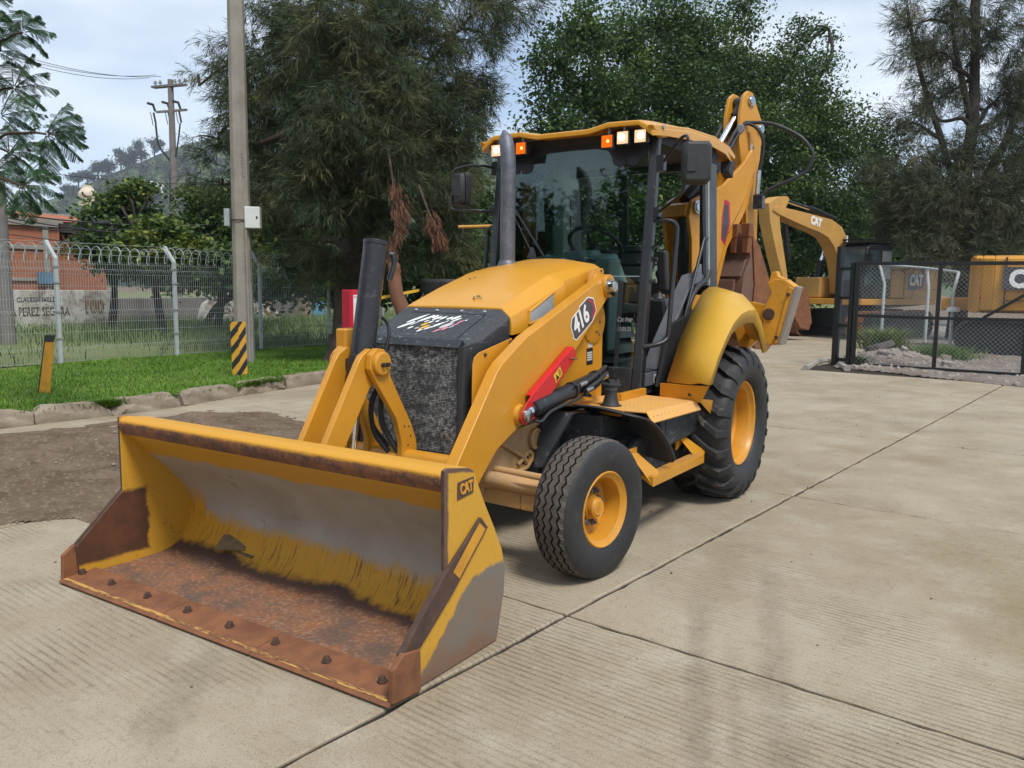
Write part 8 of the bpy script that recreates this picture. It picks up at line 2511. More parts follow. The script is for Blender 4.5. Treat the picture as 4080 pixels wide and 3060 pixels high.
# boom: a bent box, with stick and cylinders
bo_out = [(0.95, 1.55), (0.90, 2.3), (0.98, 3.1), (1.22, 3.95), (1.55, 4.45), (2.05, 4.72), (2.9, 4.85), (3.9, 4.98), (4.55, 5.05), (4.75, 4.98)]
bo_in = [(1.35, 1.50), (1.42, 2.3), (1.60, 3.0), (1.86, 3.55), (2.2, 3.95), (2.65, 4.15), (3.2, 4.30), (3.9, 4.52), (4.55, 4.74), (4.78, 4.86)]
def zl(z): return z if z < 1.3 else 1.3+(z-1.3)*0.74
def xl(x): return 0.95+(x-0.95)*1.12
bo_out = [(xl(x), zl(z)) for x, z in bo_out]; bo_in = [(xl(x), zl(z)) for x, z in bo_in]
def shell(outp, inp, y0, y1, name, mat, par, bev=0.01):
    m = MB(); n = len(outp)
    V = [(x, y0, z) for x, z in outp]+[(x, y0, z) for x, z in inp]+[(x, y1, z) for x, z in outp]+[(x, y1, z) for x, z in inp]
    F = []
    for i in range(n-1):
        F += [(i, i+1, n+i+1, n+i), (2*n+i, 3*n+i, 3*n+i+1, 2*n+i+1), (i, 2*n+i, 2*n+i+1, i+1), (n+i, n+i+1, 3*n+i+1, 3*n+i)]
    F += [(0, n, 3*n, 2*n), (n-1, 2*n-1+2*n, 3*n-1, 2*n-1)] if False else [(0, n, 3*n, 2*n), (n-1, 3*n-1, 4*n-1, 2*n-1)]
    m.add(V, F); return m.build(name, mat, par, bevel=bev)
eb_ = shell(bo_out, bo_in, -0.24, 0.24, 'boom', 'far_tan', EX)
Mb = frame_m((3.05, 0.243, 3.72), (-1, 0, -0.16), (0, 0, 1)); text_obj('lettering', 'CAT', 0.34, Mb, 'decal_white', eb_, extrude=0.004, bold=0.02, sx=0.85)
flat_poly('logo_plate', [(-0.40, -0.16), (0.05, -0.18), (0.12, -0.32), (0.42, -0.30), (0.46, 0.19), (-0.40, 0.19)], Mb @ Matrix.Translation((0, 0, -0.006)), 'decal_grey', eb_)
m = MB()
for y in (0.62, -0.62):
    m.cyl((1.75, y*0.9, 1.35), (1.62, y*0.75, zl(3.0)), 0.10, 12)
m.build('boom_cylinder', 'gate_black', EX)
m = MB()
m.cyl((2.9, 0, zl(5.10)), (4.55, 0, zl(5.40)), 0.055, 10)
m.build('cylinder_rod', 'chrome', EX)
for y in (0.62, -0.62):
    m = MB(); m.cyl((1.63, y*0.76, zl(2.95)), (1.45, y*0.55, zl(4.05)), 0.055, 10); m.build('cylinder_rod', 'chrome', EX)
m = MB(); m.cyl((1.7, 0, zl(4.78)), (3.1, 0, zl(5.16)), 0.095, 12); m.build('stick_cylinder', 'gate_black', EX)
st_out = [(4.15, 5.50), (4.55, 5.45), (4.95, 5.15), (4.85, 4.4), (4.52, 3.2), (4.20, 2.2), (4.10, 1.95)]
st_in = [(4.05, 5.40), (4.20, 5.0), (4.45, 4.60), (4.38, 4.1), (4.18, 3.2), (3.98, 2.25), (3.95, 2.0)]
st_out = [(xl(x), zl(z)) for x, z in st_out]; st_in = [(xl(x), zl(z)) for x, z in st_in]
es = shell(st_out, st_in, -0.20, 0.20, 'stick', 'far_tan', EX)
m = MB(); m.cyl((4.32, 0, zl(4.4)), (4.05, 0, zl(2.9)), 0.09, 12); m.build('bucket_cylinder', 'gate_black', EX)
m = MB(); m.hull([(4.46, -0.24, 1.92), (4.46, 0.24, 1.92), (4.2, 0.24, 1.88), (4.2, -0.24, 1.88)], [(4.1, -0.2, 1.5), (4.1, 0.2, 1.5), (3.85, 0.2, 1.57), (3.85, -0.2, 1.57)]); m.build('linkage', 'far_tan', EX, bevel=0.02)
m = local_prism([(4.25, 1.62), (4.40, 1.25), (4.32, 0.72), (4.0, 0.38), (3.55, 0.30), (3.40, 0.55), (3.65, 1.45), (3.9, 1.66)], -0.52, 0.52); m.build('bucket', 'rust', EX, bevel=0.02)

# second excavator at the right edge: its counterweight, house and track
c3_ = at(2230, 700, 20.5)
E2 = thing('excavator_rear', (c3_[0], c3_[1], 0.012), 'yellow excavator turned away behind the gate, rounded counterweight with big logo', 'excavator', local=True)
E2.rotation_euler = (0, 0, math.atan2(_r[1], _r[0])-0.48)      # local x runs to the viewer's right, y away
m = MB()
sec = lambda x, k: [(x, -0.95-0.10*k, 1.12), (x, -1.0-0.10*k, 1.75), (x, -0.95-0.06*k, 2.38), (x, -0.7, 2.45), (x, 1.3, 2.45), (x, 1.3, 1.05), (x, -0.7, 1.05)]
stx = [(-1.42, -6.5), (-1.36, -3.5), (-1.20, -1.5), (-0.95, 0.0), (0.4, 1.2), (1.6, 0.6), (2.0, -1.5)]
for (xa, ka), (xb, kb) in zip(stx[:-1], stx[1:]):
    m.hull(sec(xa, ka), sec(xb, kb))
cw = m.build('counterweight', 'far_yellow', E2, bevel=0.07, seg=3, smooth=50)
m = MB(); m.box(-0.72, -0.69, -1.06, -0.9, 1.15, 2.40); m.box(-0.69, 1.5, -1.085, -1.0, 1.355, 1.375); m.build('panel_seam', 'rust_dark', cw)
Mq = frame_m((-0.14, -1.135, 1.86), (1, -0.03, 0), (0, 0, 1)); text_obj('lettering', 'CAT', 0.56, Mq, 'decal_white', E2, extrude=0.004, bold=0.03, sx=0.9)
flat_poly('logo_plate', [(-0.62, -0.24), (-0.15, -0.24), (0.0, -0.42), (0.60, -0.42), (0.75, 0.3), (-0.62, 0.3)], Mq @ Matrix.Translation((0, 0, -0.005)), 'decal_grey', E2)
flat_poly('logo_triangle', [(-0.20, -0.20), (0.16, -0.20), (-0.02, 0.02)], Mq @ Matrix.Translation((0, 0, 0.006)), 'decal_yellow', E2)
m = MB(); m.box(-1.22, -1.0, -0.83, -0.77, 1.38, 1.46); m.build('tail_lamp', 'cabinet_red', E2, bevel=0.02)
m = MB(); m.box(-0.9, 2.2, -0.6, 1.2, 0.62, 1.05); m.build('undercarriage', 'gate_black', E2, bevel=0.02)
track(E2, 0, -0.75, 3.4, 0.6, 0.86, 'black_plastic')
E2.children[-1].location = (0.95, 0, 0)
m = MB(); m.box(-1.0, 1.9, 0.9, 2.0, 1.3, 2.4); m.build('engine_house', 'far_yellow', E2, bevel=0.05)
m = MB(); m.box(-2.05, -1.25, 1.5, 2.4, 1.05, 1.40); m.build('machine_deck', 'far_yellow', E2, bevel=0.03)
m = MB(); m.lathe([(0, 0.12), (0.14, 0.12), (0.17, 0.06), (0.17, 0.0), (0, 0)], (-1.75, 1.36, 1.02), 'z', 12); m.build('air_filter', 'white_paint', E2, smooth=40)

# =================================================================== trees
def quads_from(c, a, b):
    """Diamond leaves: centres c, half axes a (along) and b (across)."""
    V = np.stack([c-a, c+b, c+a, c-b], 1).reshape(-1, 3)
    Q = np.arange(len(c)*4).reshape(-1, 4)
    return V, Q


def unit(n, rnd):
    v = rnd.normal(size=(n, 3)); return v/np.linalg.norm(v, axis=1)[:, None]


def leaf_crown(lobes, clumps, per, size, rnd, spread=0.28, flat=0.6, droop=0.0, bright=0.12, shell=0.45):
    """Leaf clumps spread through ellipsoid lobes. lobes: (centre, radii, weight)."""
    w = np.array([l[2] for l in lobes], float); w /= w.sum()
    C = []; T = []
    for (c, r, _), k in zip(lobes, rnd.multinomial(clumps, w)):
        u = unit(k, rnd)*(rnd.random(k)**shell)[:, None]
        C.append(np.array(c)+u*np.array(r))
    C = np.concatenate(C); n = len(C)
    tone = np.clip(rnd.normal(0.38, 0.2, n)+(rnd.random(n) < bright)*0.45, 0, 1)
    cr_ = spread*(0.6+0.8*rnd.random(n))
    off = rnd.normal(size=(n, per, 3))*np.array([1, 1, flat])*cr_[:, None, None]*0.6
    off[..., 2] -= droop*np.abs(off[..., 0]+off[..., 1])*0.5
    c = (C[:, None]+off).reshape(-1, 3)
    m_ = len(c)
    nrm = unit(m_, rnd)*0.9+np.array([0, 0, 0.9]); nrm /= np.linalg.norm(nrm, axis=1)[:, None]
    t = np.cross(nrm, unit(m_, rnd)); t /= np.linalg.norm(t, axis=1)[:, None]+1e-9
    s = np.cross(nrm, t)
    sz = size*(0.55+0.9*rnd.random(m_))
    V, Q = quads_from(c, t*(sz/2)[:, None], s*(sz*0.29)[:, None])
    tn = np.clip(np.repeat(tone, per)+rnd.normal(0, 0.12, m_), 0, 1)
    return V, Q, tn, C


def limb_mesh(segs):
    m = MB()
    for path, r0, r1 in segs:
        n = len(path); m.tube(path, list(np.linspace(r0, r1, n)), 7 if r0 > 0.05 else 4)
    return m


def curve_to(a, b, rnd, wob=0.12, n=5):
    a = np.array(a); b = np.array(b); L = np.linalg.norm(b-a)
    pts = [a]
    for k in range(1, n):
        t = k/n; pts.append(a*(1-t)+b*t+rnd.normal(size=3)*wob*L*0.35+np.array([0, 0, 0.12*L*math.sin(PI*t)]))
    return smoothpath(pts+[b], 3)


def px_lobe(px, py, rx, ry, dep, w=1.0, rz=None):
    s = dep*4080/2212/FPX
    return (at(px, py, dep), (rx*s, (rz if rz else (rx+ry)/2*s), ry*s), w*rx*ry/8000.0)


def broad_tree(name, label, base, lobes, clumps, per, size, mat, seed, trunk_r=0.25, bark='dark_bark', group=None, cat='tree', **kw):
    rnd = np.random.default_rng(seed)
    t = thing(name, (base[0], base[1], base[2]), label, cat, group)
    V, Q, tn, C = leaf_crown(lobes, clumps, per, size, rnd, **kw)
    np_mesh('crown', V, Q, mat, t, attr=tn)
    cen = np.mean([l[0] for l in lobes], axis=0)
    fork = np.array(base)*0.55+np.array([cen[0], cen[1], cen[2]])*0.45
    segs = [(curve_to(base, fork, rnd, 0.05), trunk_r, trunk_r*0.7)]
    for l in lobes:
        c = np.array(l[0])
        segs.append((curve_to(fork, c, rnd, 0.10), trunk_r*0.5, trunk_r*0.18))
        sub = C[np.argsort(np.linalg.norm(C-c, axis=1))[:max(4, len(C)//len(lobes)//2)]]
        for p in sub[rnd.integers(0, len(sub), 7)]:
            segs.append((curve_to(c, p, rnd, 0.12, 3), trunk_r*0.16, trunk_r*0.05))
    limb_mesh(segs).build('trunk', bark, t, smooth=60)
    return t


def needle_sprays(P, D, L, per, nl, nw, rnd, spreadang=0.42):
    """Tufts of fine needles: origins P, directions D, each L long, with PER needles of length nl."""
    n = len(P)
    t = rnd.random((n, per))
    base = P[:, None]+D[:, None]*(L[:, None]*t)[..., None]
    d = D[:, None]+rnd.normal(size=(n, per, 3))*spreadang
    d[..., 2] -= 0.25
    d /= np.linalg.norm(d, axis=2)[..., None]
    ln = nl*(0.5+0.8*rnd.random((n, per)))
    base = base.reshape(-1, 3); d = d.reshape(-1, 3); ln = ln.reshape(-1)
    s = np.cross(d, unit(len(d), rnd)); s /= np.linalg.norm(s, axis=1)[:, None]+1e-9
    c = base+d*(ln/2)[:, None]
    return quads_from(c, d*(ln/2)[:, None], s*(nw*(0.6+0.8*rnd.random(len(d))))[:, None])


def needle_tree(name, label, base, lobes, clumps, sprays, per, nl, nw, mat, seed, trunk_path, trunk_r, bark='bark', droop=0.9, limbs=5, Ls=(0.25, 0.6), shell=0.5, group=None, puff=0.07):
    rnd = np.random.default_rng(seed)
    t = thing(name, tuple(base), label, 'tree', group)
    w = np.array([l[2] for l in lobes], float); w /= w.sum()
    axis_p = np.array(trunk_path)
    C = []; 
    segs = [(smoothpath(trunk_path, 5), trunk_r, trunk_r*0.35)]
    for (c, r, _), k in zip(lobes, rnd.multinomial(clumps, w)):
        u = unit(k, rnd)*(rnd.random(k)**shell)[:, None]
        pts = np.array(c)+u*np.array(r)
        C.append(pts)
        j = np.argmin(np.linalg.norm(axis_p-np.array(c)-[0, 0, -0.6], axis=1))
        segs.append((curve_to(axis_p[j], c, rnd, 0.12), trunk_r*0.28, trunk_r*0.07))
        for p in pts[rnd.integers(0, max(len(pts), 1), limbs)] if len(pts) else []:
            segs.append((curve_to(c, p, rnd, 0.15, 3), trunk_r*0.07, trunk_r*0.02))
    C = np.concatenate(C); n = len(C)
    tc = np.clip(rnd.normal(0.35, 0.2, n)+(rnd.random(n) < 0.14)*0.4, 0, 1)
    out = C-axis_p.mean(0); out[:, 2] = 0; out /= np.linalg.norm(out, axis=1)[:, None]+1e-6
    D0 = out*0.7+rnd.normal(size=(n, 3))*0.35+np.array([0, 0, -droop]); D0 /= np.linalg.norm(D0, axis=1)[:, None]
    P = np.repeat(C, sprays, 0)+rnd.normal(size=(n*sprays, 3))*puff
    D = np.repeat(D0, sprays, 0)*0.75+unit(n*sprays, rnd)*0.85; D /= np.linalg.norm(D, axis=1)[:, None]
    L = Ls[0]+(Ls[1]-Ls[0])*rnd.random(len(P))
    V, Q = needle_sprays(P, D, L, per, nl, nw, rnd)
    tn = np.clip(np.repeat(np.repeat(tc, sprays), per)+rnd.normal(0, 0.1, len(Q)), 0, 1)
    np_mesh('crown', V, Q, mat, t, attr=tn)
    limb_mesh(segs).build('trunk', bark, t, smooth=60)
    return t, rnd


# --- the big she-oak by the fence
TD = 16.3
tb = at_ground(748, 738, 0.06)
tbase = at(752, 740, TD); tbase = np.array([tbase[0], tbase[1], 0.03])
tp = [tbase, at(757, 640, TD), at(765, 560, TD), at(778, 440, TD), at(790, 300, TD), at(800, 150, TD), at(805, 0, TD), at(800, -180, TD)]
lob = []
for px, py, rx, ry, dd, w in ((520, 150, 75, 90, 17.8, 1), (470, 300, 60, 70, 18, .8), (430, 185, 40, 40, 18, .35), (610, 60, 100, 80, 17.6, 1.2), (560, 250, 90, 90, 17.4, 1.2), (640, 180, 100, 90, 17.4, 1.3), (480, 400, 60, 50, 17.8, .55), (590, 400, 90, 90, 17.4, 1.2), (640, 500, 90, 80, 17.4, 1.1), (730, 90, 110, 90, 14.6, 1.3), (720, 260, 100, 90, 14.4, 1.3),
                              (700, 390, 90, 90, 14.8, 1.2), (850, 50, 110, 90, 15, 1.2), (840, 190, 100, 90, 14.8, 1.2), (840, 330, 100, 100, 15, 1.3), (830, 460, 90, 90, 15.4, 1.1), (930, 130, 100, 90, 15.6, 1.1), (950, 260, 80, 90, 15.6, 1.0), (950, 400, 80, 90, 15.8, 1.0), (1000, 60, 100, 70, 16, .8), (1080, 20, 90, 50, 16.4, .6), (1020, 180, 60, 70, 16.4, .55),
                              (1000, 320, 70, 80, 16.4, .7), (960, 510, 80, 70, 16.2, .8), (870, 560, 70, 50, 16, .7), (720, 560, 80, 50, 15.6, .8), (620, 580, 60, 40, 17.8, .5), (760, 480, 80, 80, 17.4, 1), (650, 330, 100, 120, 19.6, 1.2), (880, 300, 120, 150, 17.8, 1.4), (700, 120, 140, 120, 17.8, 1.3), (790, -80, 200, 70, 16, 1.2), (600, -60, 120, 70, 18, .8), (1000, -60, 140, 60, 16, .8)):
    lob.append(px_lobe(px, py, rx, ry, dd, w))
oak, rnd = needle_tree('she_oak_tree', 'huge dark drooping she-oak tree with thick trunk behind the concrete pole', tbase, lob, 1250, 15, 15, 0.21, 0.0058, 'needle_leaf', 51, tp, 0.36, limbs=6, Ls=(0.22, 0.50))
# flared foot
m = MB(); m.lathe([(0.62, 0.0), (0.50, 0.10), (0.42, 0.30), (0.38, 0.6)], (tbase[0], tbase[1], 0.0), 'z', 14); m.build('root_flare', 'bark', oak, smooth=60)
for pts, k in ((((838, 320), (850, 400), (860, 470), (842, 545)), 130), (((905, 400), (925, 455), (940, 490), (950, 510)), 130)):
    Pq = np.array([at(*p, 14.0) for p in pts]); Pq = np.array(smoothpath(Pq, 6))
    idx = rnd.integers(len(Pq)//3, len(Pq), k)
    P = Pq[idx]+rnd.normal(size=(k, 3))*0.05
    D = np.tile(np.array([0.1, 0.1, -1.0]), (k, 1))+rnd.normal(size=(k, 3))*0.25; D /= np.linalg.norm(D, axis=1)[:, None]
    V, Q = needle_sprays(P, D, np.full(k, 0.18), 14, 0.13, 0.006, rnd, 0.16)
    np_mesh('dry_branch', V, Q, 'dry_needles', oak)
    limb_mesh([(list(Pq), 0.03, 0.012)]).build('dry_twig', 'bark', oak)

# --- sparse pine-like tree on the right
PD = 27.0
pb = at(2062, 735, PD); pb = np.array([pb[0], pb[1], 0.05])
pp_ = [pb, at(2078, 620, PD), at(2090, 500, PD), at(2085, 380, PD), at(2100, 280, PD), at(2105, 180, PD), at(2108, 60, PD), at(2112, -120, PD)]
lob = [px_lobe(*a) for a in ((2010, 120, 70, 70, 26.5, .5), (2060, 60, 80, 70, 27, .6), (2150, 80, 80, 80, 27, .7), (2180, 200, 70, 90, 27, .8), (2050, 200, 70, 60, 27.5, .5), (1960, 60, 60, 50, 27, .3), (1985, 250, 70, 50, 27, .5), (2090, 330, 90, 70, 26.5, .8), (1960, 350, 80, 60, 27, .7), (2020, 430, 90, 70, 26.2, 1), (2130, 430, 90, 70, 26, 1), (2190, 350, 60, 80, 26.5, .7), (1950, 470, 70, 60, 27.5, .8), (2180, 490, 60, 60, 26, .8), (2050, 530, 90, 50, 25.8, .9), (2150, 560, 70, 40, 25.5, .6), (2240, 250, 60, 200, 27, .8), (2090, -40, 140, 60, 27, .6))]
pine, rnd = needle_tree('pine_tree', 'tall sparse grey-green pine tree with dark forked trunk at the right', pb, lob, 640, 11, 14, 0.34, 0.0085, 'pine_leaf', 61, pp_, 0.30, bark='dark_bark', droop=0.15, limbs=6, Ls=(0.3, 0.7), shell=0.45)
m = limb_mesh([(smoothpath([at(2085, 430, PD), at(2050, 360, PD), at(2030, 290, PD), at(2000, 200, PD), at(1975, 100, PD), at(1960, 20, PD)], 5), 0.14, 0.05), (smoothpath([at(2090, 460, PD), at(2120, 400, PD), at(2160, 330, PD), at(2190, 260, PD), at(2215, 160, PD)], 5), 0.20, 0.08), (smoothpath([at(2100, 270, PD), at(2080, 180, PD), at(2060, 80, PD), at(2055, -20, PD)], 5), 0.12, 0.05), (smoothpath([at(2030, 300, PD), at(1985, 270, PD), at(1950, 262, PD)], 5), 0.07, 0.02)])
m.build('main_fork', 'dark_bark', pine, smooth=60)

# --- broadleaf trees behind the cab
GRP = 'broadleaf trees behind the loader'
def gb_(px, dep, z=0.0):
    p = at(px, 640, dep); return (p[0], p[1], z)
broad_tree('broadleaf_tree', 'tall open broadleaf tree with sky gaps just left of the cab roof', gb_(1190, 30), [px_lobe(*a) for a in ((1200, 130, 60, 70, 29, .5), (1260, 60, 70, 60, 30, .6), (1190, 270, 60, 70, 29, .6), (1270, 200, 80, 70, 30, .7), (1150, 400, 60, 60, 29, .6), (1240, 330, 70, 60, 30, .8), (1290, 290, 60, 60, 31, .6), (1120, 480, 70, 60, 29, .7), (1010, 520, 60, 50, 29, .5))],
           300, 95, 0.155, 'broad_leaf', 71, 0.22, group=GRP, spread=0.62, bright=0.10)
broad_tree('broadleaf_tree', 'big dense broadleaf tree rising directly behind the cab', gb_(1400, 34), [px_lobe(*a) for a in ((1350, 100, 90, 80, 33, .9), (1430, 40, 90, 70, 34, .9), (1440, 170, 100, 80, 33, 1.1), (1350, 230, 90, 80, 32, 1.1), (1480, 260, 100, 80, 33, 1.2), (1390, 340, 110, 70, 32, 1.2), (1500, 110, 80, 80, 34, .9), (1320, 420, 110, 80, 32, 1.2), (1480, 380, 90, 80, 33, 1.2), (1420, 480, 110, 90, 32, 1.2), (1280, 520, 90, 80, 32, 1))],
           640, 120, 0.15, 'broad_leaf', 72, 0.35, group=GRP, spread=0.62, bright=0.12)
broad_tree('broadleaf_tree', 'bushy broadleaf tree with dark crown behind the raised digging boom', gb_(1660, 36), [px_lobe(*a) for a in ((1570, 60, 90, 70, 37, .9), (1590, 170, 90, 80, 36, 1), (1660, 210, 90, 80, 35, 1.1), (1720, 120, 70, 70, 37, .6), (1760, 200, 70, 70, 36, .7), (1640, 320, 110, 90, 34, 1.3), (1770, 300, 90, 90, 35, 1.1), (1690, 430, 120, 90, 34, 1.3), (1810, 270, 60, 60, 36, .4), (1590, 420, 90, 90, 34, 1.1), (1780, 480, 100, 80, 34, 1.2), (1650, 540, 120, 70, 34, 1.1), (1790, 60, 60, 40, 37, .22), (1500, 190, 90, 90, 37, 1.0))],
           760, 120, 0.15, 'broad_leaf', 73, 0.35, group=GRP, spread=0.62, bright=0.10)
broad_tree('broadleaf_tree', 'broadleaf tree with lighter green leaves behind the parked excavator', gb_(1860, 38), [px_lobe(*a) for a in ((1840, 400, 80, 80, 37, 1), (1900, 330, 70, 70, 38, .8), (1900, 460, 90, 80, 37, 1.1), (1840, 540, 100, 70, 36, 1.1), (1960, 560, 100, 60, 37, 1), (1860, 300, 50, 50, 38, .4), (2050, 580, 120, 50, 38, .9), (2170, 600, 100, 50, 38, .8), (1740, 580, 110, 50, 37, .9), (1980, 430, 80, 70, 40, .9), (2080, 480, 90, 70, 41, .9), (2190, 480, 80, 80, 41, .9), (1600, 615, 110, 40, 37, .8), (1760, 625, 90, 34, 37, .7))],
           560, 110, 0.155, 'olive_leaf', 74, 0.3, group=GRP, spread=0.64, bright=0.05)
broad_tree('shrub', 'dark green shrub thicket behind the mesh fence left of the hood', gb_(900, 21, 0.0), [px_lobe(*a) for a in ((820, 600, 70, 50, 21, 1), (900, 570, 80, 50, 21, 1), (980, 560, 80, 60, 20, 1.1), (1040, 470, 60, 60, 21, .8), (1060, 560, 60, 60, 20, 1), (700, 610, 90, 40, 22, 1), (600, 610, 90, 40, 23, 1), (1000, 420, 50, 50, 22, .6))],
           420, 44, 0.17, 'broad_leaf', 75, 0.10, cat='shrub', spread=0.45, bright=0.2)
# --- trees over the road on the left
OG = 'trees beyond the mesh fence'
broad_tree('roadside_tree', 'dark green roadside tree right beside the brick building', gb_(240, 27), [px_lobe(*a) for a in ((225, 470, 45, 45, 26, 1), (250, 520, 50, 45, 26, 1), (215, 540, 40, 40, 26, .9), (290, 470, 50, 50, 27, 1), (280, 560, 60, 40, 26, 1))],
           240, 50, 0.17, 'broad_leaf', 81, 0.14, group=OG, spread=0.42, bright=0.1)
broad_tree('roadside_tree', 'yellow-green roadside tree in the middle behind the razor wire', gb_(350, 25), [px_lobe(*a) for a in ((350, 500, 50, 35, 23, 1), (300, 540, 60, 35, 23.5, 1), (390, 540, 60, 40, 23, 1), (350, 560, 80, 30, 23, 1), (270, 430, 45, 30, 26, .8), (300, 410, 30, 25, 26, .5), (235, 430, 30, 20, 26, .4))],
           300, 50, 0.16, 'olive_leaf', 82, 0.14, group=OG, spread=0.36, flat=0.4, bright=0.3)
broad_tree('roadside_tree', 'olive roadside tree just left of the concrete pole', gb_(470, 27), [px_lobe(*a) for a in ((470, 440, 50, 35, 26, 1), (440, 490, 50, 40, 26, 1), (500, 500, 60, 50, 26, 1.1), (540, 440, 40, 40, 26, .7), (420, 430, 40, 25, 26, .5), (480, 560, 70, 40, 25, 1.1), (570, 520, 60, 60, 26, 1.1), (580, 440, 50, 30, 27, .6))],
           330, 50, 0.17, 'olive_leaf', 83, 0.14, group=OG, spread=0.40, flat=0.45, bright=0.12)
broad_tree('roadside_tree', 'shaded dark tree mass low behind the concrete pole', gb_(440, 31), [px_lobe(*a) for a in ((360, 590, 80, 40, 30, 1), (470, 600, 90, 40, 30, 1), (580, 600, 90, 40, 30, 1), (700, 590, 90, 50, 30, 1), (640, 540, 70, 60, 30, 1))],
           260, 44, 0.2, 'broad_leaf', 84, 0.14, group=OG, spread=0.5, bright=0.02)

# --- feathery flame tree reaching in from the left edge
rnd = np.random.default_rng(91)
ft_b = at(-260, 760, 9.5)
ftree = thing('flame_tree', (ft_b[0], ft_b[1], 0.1), 'feathery fern-leaved tree reaching into view at the far left', 'tree')
FD = 8.6
frond_V, frond_Q, frond_T = [], [], []
segs = [(smoothpath([(ft_b[0], ft_b[1], 0.0), at(-240, 500, 9.2), at(-200, 300, 9), at(-160, 100, 9), at(-120, -100, 9)], 5), 0.16, 0.07)]
def frond(px0, py0, px1, py1, dep, npair=13, wid=0.16, bend=0.10):
    a = at(px0, py0, dep); b = at(px1, py1, dep+rnd.normal()*0.15)
    L = np.linalg.norm(b-a)
    mid = (a+b)/2+np.array([0, 0, bend*L])
    path = np.array(smoothpath([a, mid, b], 8))
    segs.append((list(path), 0.006, 0.002))
    s = np.linspace(0, 1, len(path))
    off = 0
    for k in range(npair):
        t = 0.12+0.88*(k+0.5)/npair
        p = np.array([np.interp(t, s, path[:, i]) for i in range(3)])
        q = np.array([np.interp(min(t+0.05, 1), s, path[:, i]) for i in range(3)])
        d = q-p if np.linalg.norm(q-p) > 1e-6 else path[-1]-path[-2]
        d = d/np.linalg.norm(d)
        side0 = np.cross(d, np.array([0, 0, 1.0])); side0 /= np.linalg.norm(side0)+1e-9
        for sg in (1, -1):
            ln = wid*math.sin(PI*min(0.16+0.8*t, 0.95))*(0.85+0.3*rnd.random())
            dirn = side0*sg*0.80+d*0.45+np.array([0, 0, -0.55])+rnd.normal(size=3)*0.10
            dirn /= np.linalg.norm(dirn)
            # leaflets along the pinna
            nl = 11
            tt = (np.arange(nl)+0.5)/nl
            base = p+dirn*(ln*tt)[:, None]
            s2 = np.cross(dirn, unit(1, rnd)[0]); s2 /= np.linalg.norm(s2)
            for sg2 in (1, -1):
                ax_ = (s2*sg2*0.8+dirn*0.5); ax_ /= np.linalg.norm(ax_)
                ll = 0.023*(1-0.3*tt)
                c = base+ax_*(ll/2)[:, None]
                v, q_ = quads_from(c, ax_*(ll/2)[:, None]*1.1, np.tile(dirn*0.0068, (nl, 1)))
                frond_V.append(v); frond_T.append(np.clip(np.full(nl, 0.35)+rnd.normal(0, 0.15, nl), 0, 1))
def spray(px, py, ang0, ang1, n, Lp, dep, hub_from=None):
    for k in range(n):
        a = math.radians(ang0+(ang1-ang0)*k/max(n-1, 1)+rnd.normal()*5)
        L = Lp*(0.8+0.4*rnd.random())
        frond(px+4*math.cos(a), py-4*math.sin(a), px+L*math.cos(a), py-L*math.sin(a)*0.9+10, dep+rnd.normal()*0.1)
    if hub_from:
        segs.append((curve_to(at(*hub_from), at(px, py, dep), rnd, 0.05), 0.022, 0.010))
spray(30, 190, -60, 200, 9, 88, FD, (-60, 230, FD))
spray(50, 70, -30, 170, 6, 70, FD-0.2, (-60, 150, FD))
spray(20, 330, -70, 120, 7, 80, FD, (-80, 330, FD))
spray(100, 290, -100, 60, 9, 95, FD-0.4, (-30, 330, FD))
spray(0, 250, -50, 60, 5, 90, FD+0.3, (-90, 260, FD))
spray(45, 400, -100, 40, 7, 78, FD-0.3, (-70, 400, FD))
spray(-10, 110, -40, 120, 6, 110, FD+0.2, (-100, 180, FD))
spray(-20, 380, -60, 60, 6, 90, FD+0.2, (-100, 380, FD))
spray(-60, 20, -60, 60, 5, 90, FD, (-120, 60, FD))
fv = np.concatenate(frond_V); fq = np.arange(len(fv)).reshape(-1, 4)
np_mesh('crown', fv, fq, 'fern_leaf', ftree, attr=np.concatenate(frond_T))
limb_mesh(segs).build('trunk', 'bark', ftree, smooth=60)

# =================================================================== hill
HD = 800.0
ridge = [(-200, 470), (40, 448), (120, 428), (180, 402), (240, 375), (300, 352), (350, 330), (400, 312), (470, 295), (560, 282), (660, 276), (800, 285), (1000, 310), (1300, 350), (1700, 420), (2300, 470)]
top = np.array([at(x, y, HD) for x, y in ridge])
nS = 14
V = []
for i in range(len(top)):
    base = at(ridge[i][0], 600, 400.0); base[2] = -0.3
    for k in range(nS):
        t = k/(nS-1)
        p = base*(1-t)+top[i]*t
        p[2] = base[2]+(top[i][2]-base[2])*(t**1.15)
        V.append(p+np.array([0, 0, 4.0*math.sin(i*2.1+k*1.3)*math.sin(PI*t)]))
    bk2 = top[i]+(top[i]-CAM_LOC)*np.array([0.5, 0.5, 0]); bk2[2] = -0.3
    V.append(bk2)
nS += 1
ii = np.arange(len(top)-1)[:, None]*nS+np.arange(nS-1)[None, :]
Q = np.stack([ii, ii+1, ii+nS+1, ii+nS], -1).reshape(-1, 4)
hill = np_mesh('hill', V, Q, 'hill_green', smooth=True)
tag(hill, 'green hillside rising in the distance', kind='structure')
HV = np.array(V).reshape(len(top), nS, 3)
HG = 'trees along the hill ridge'
rnd = np.random.default_rng(101)
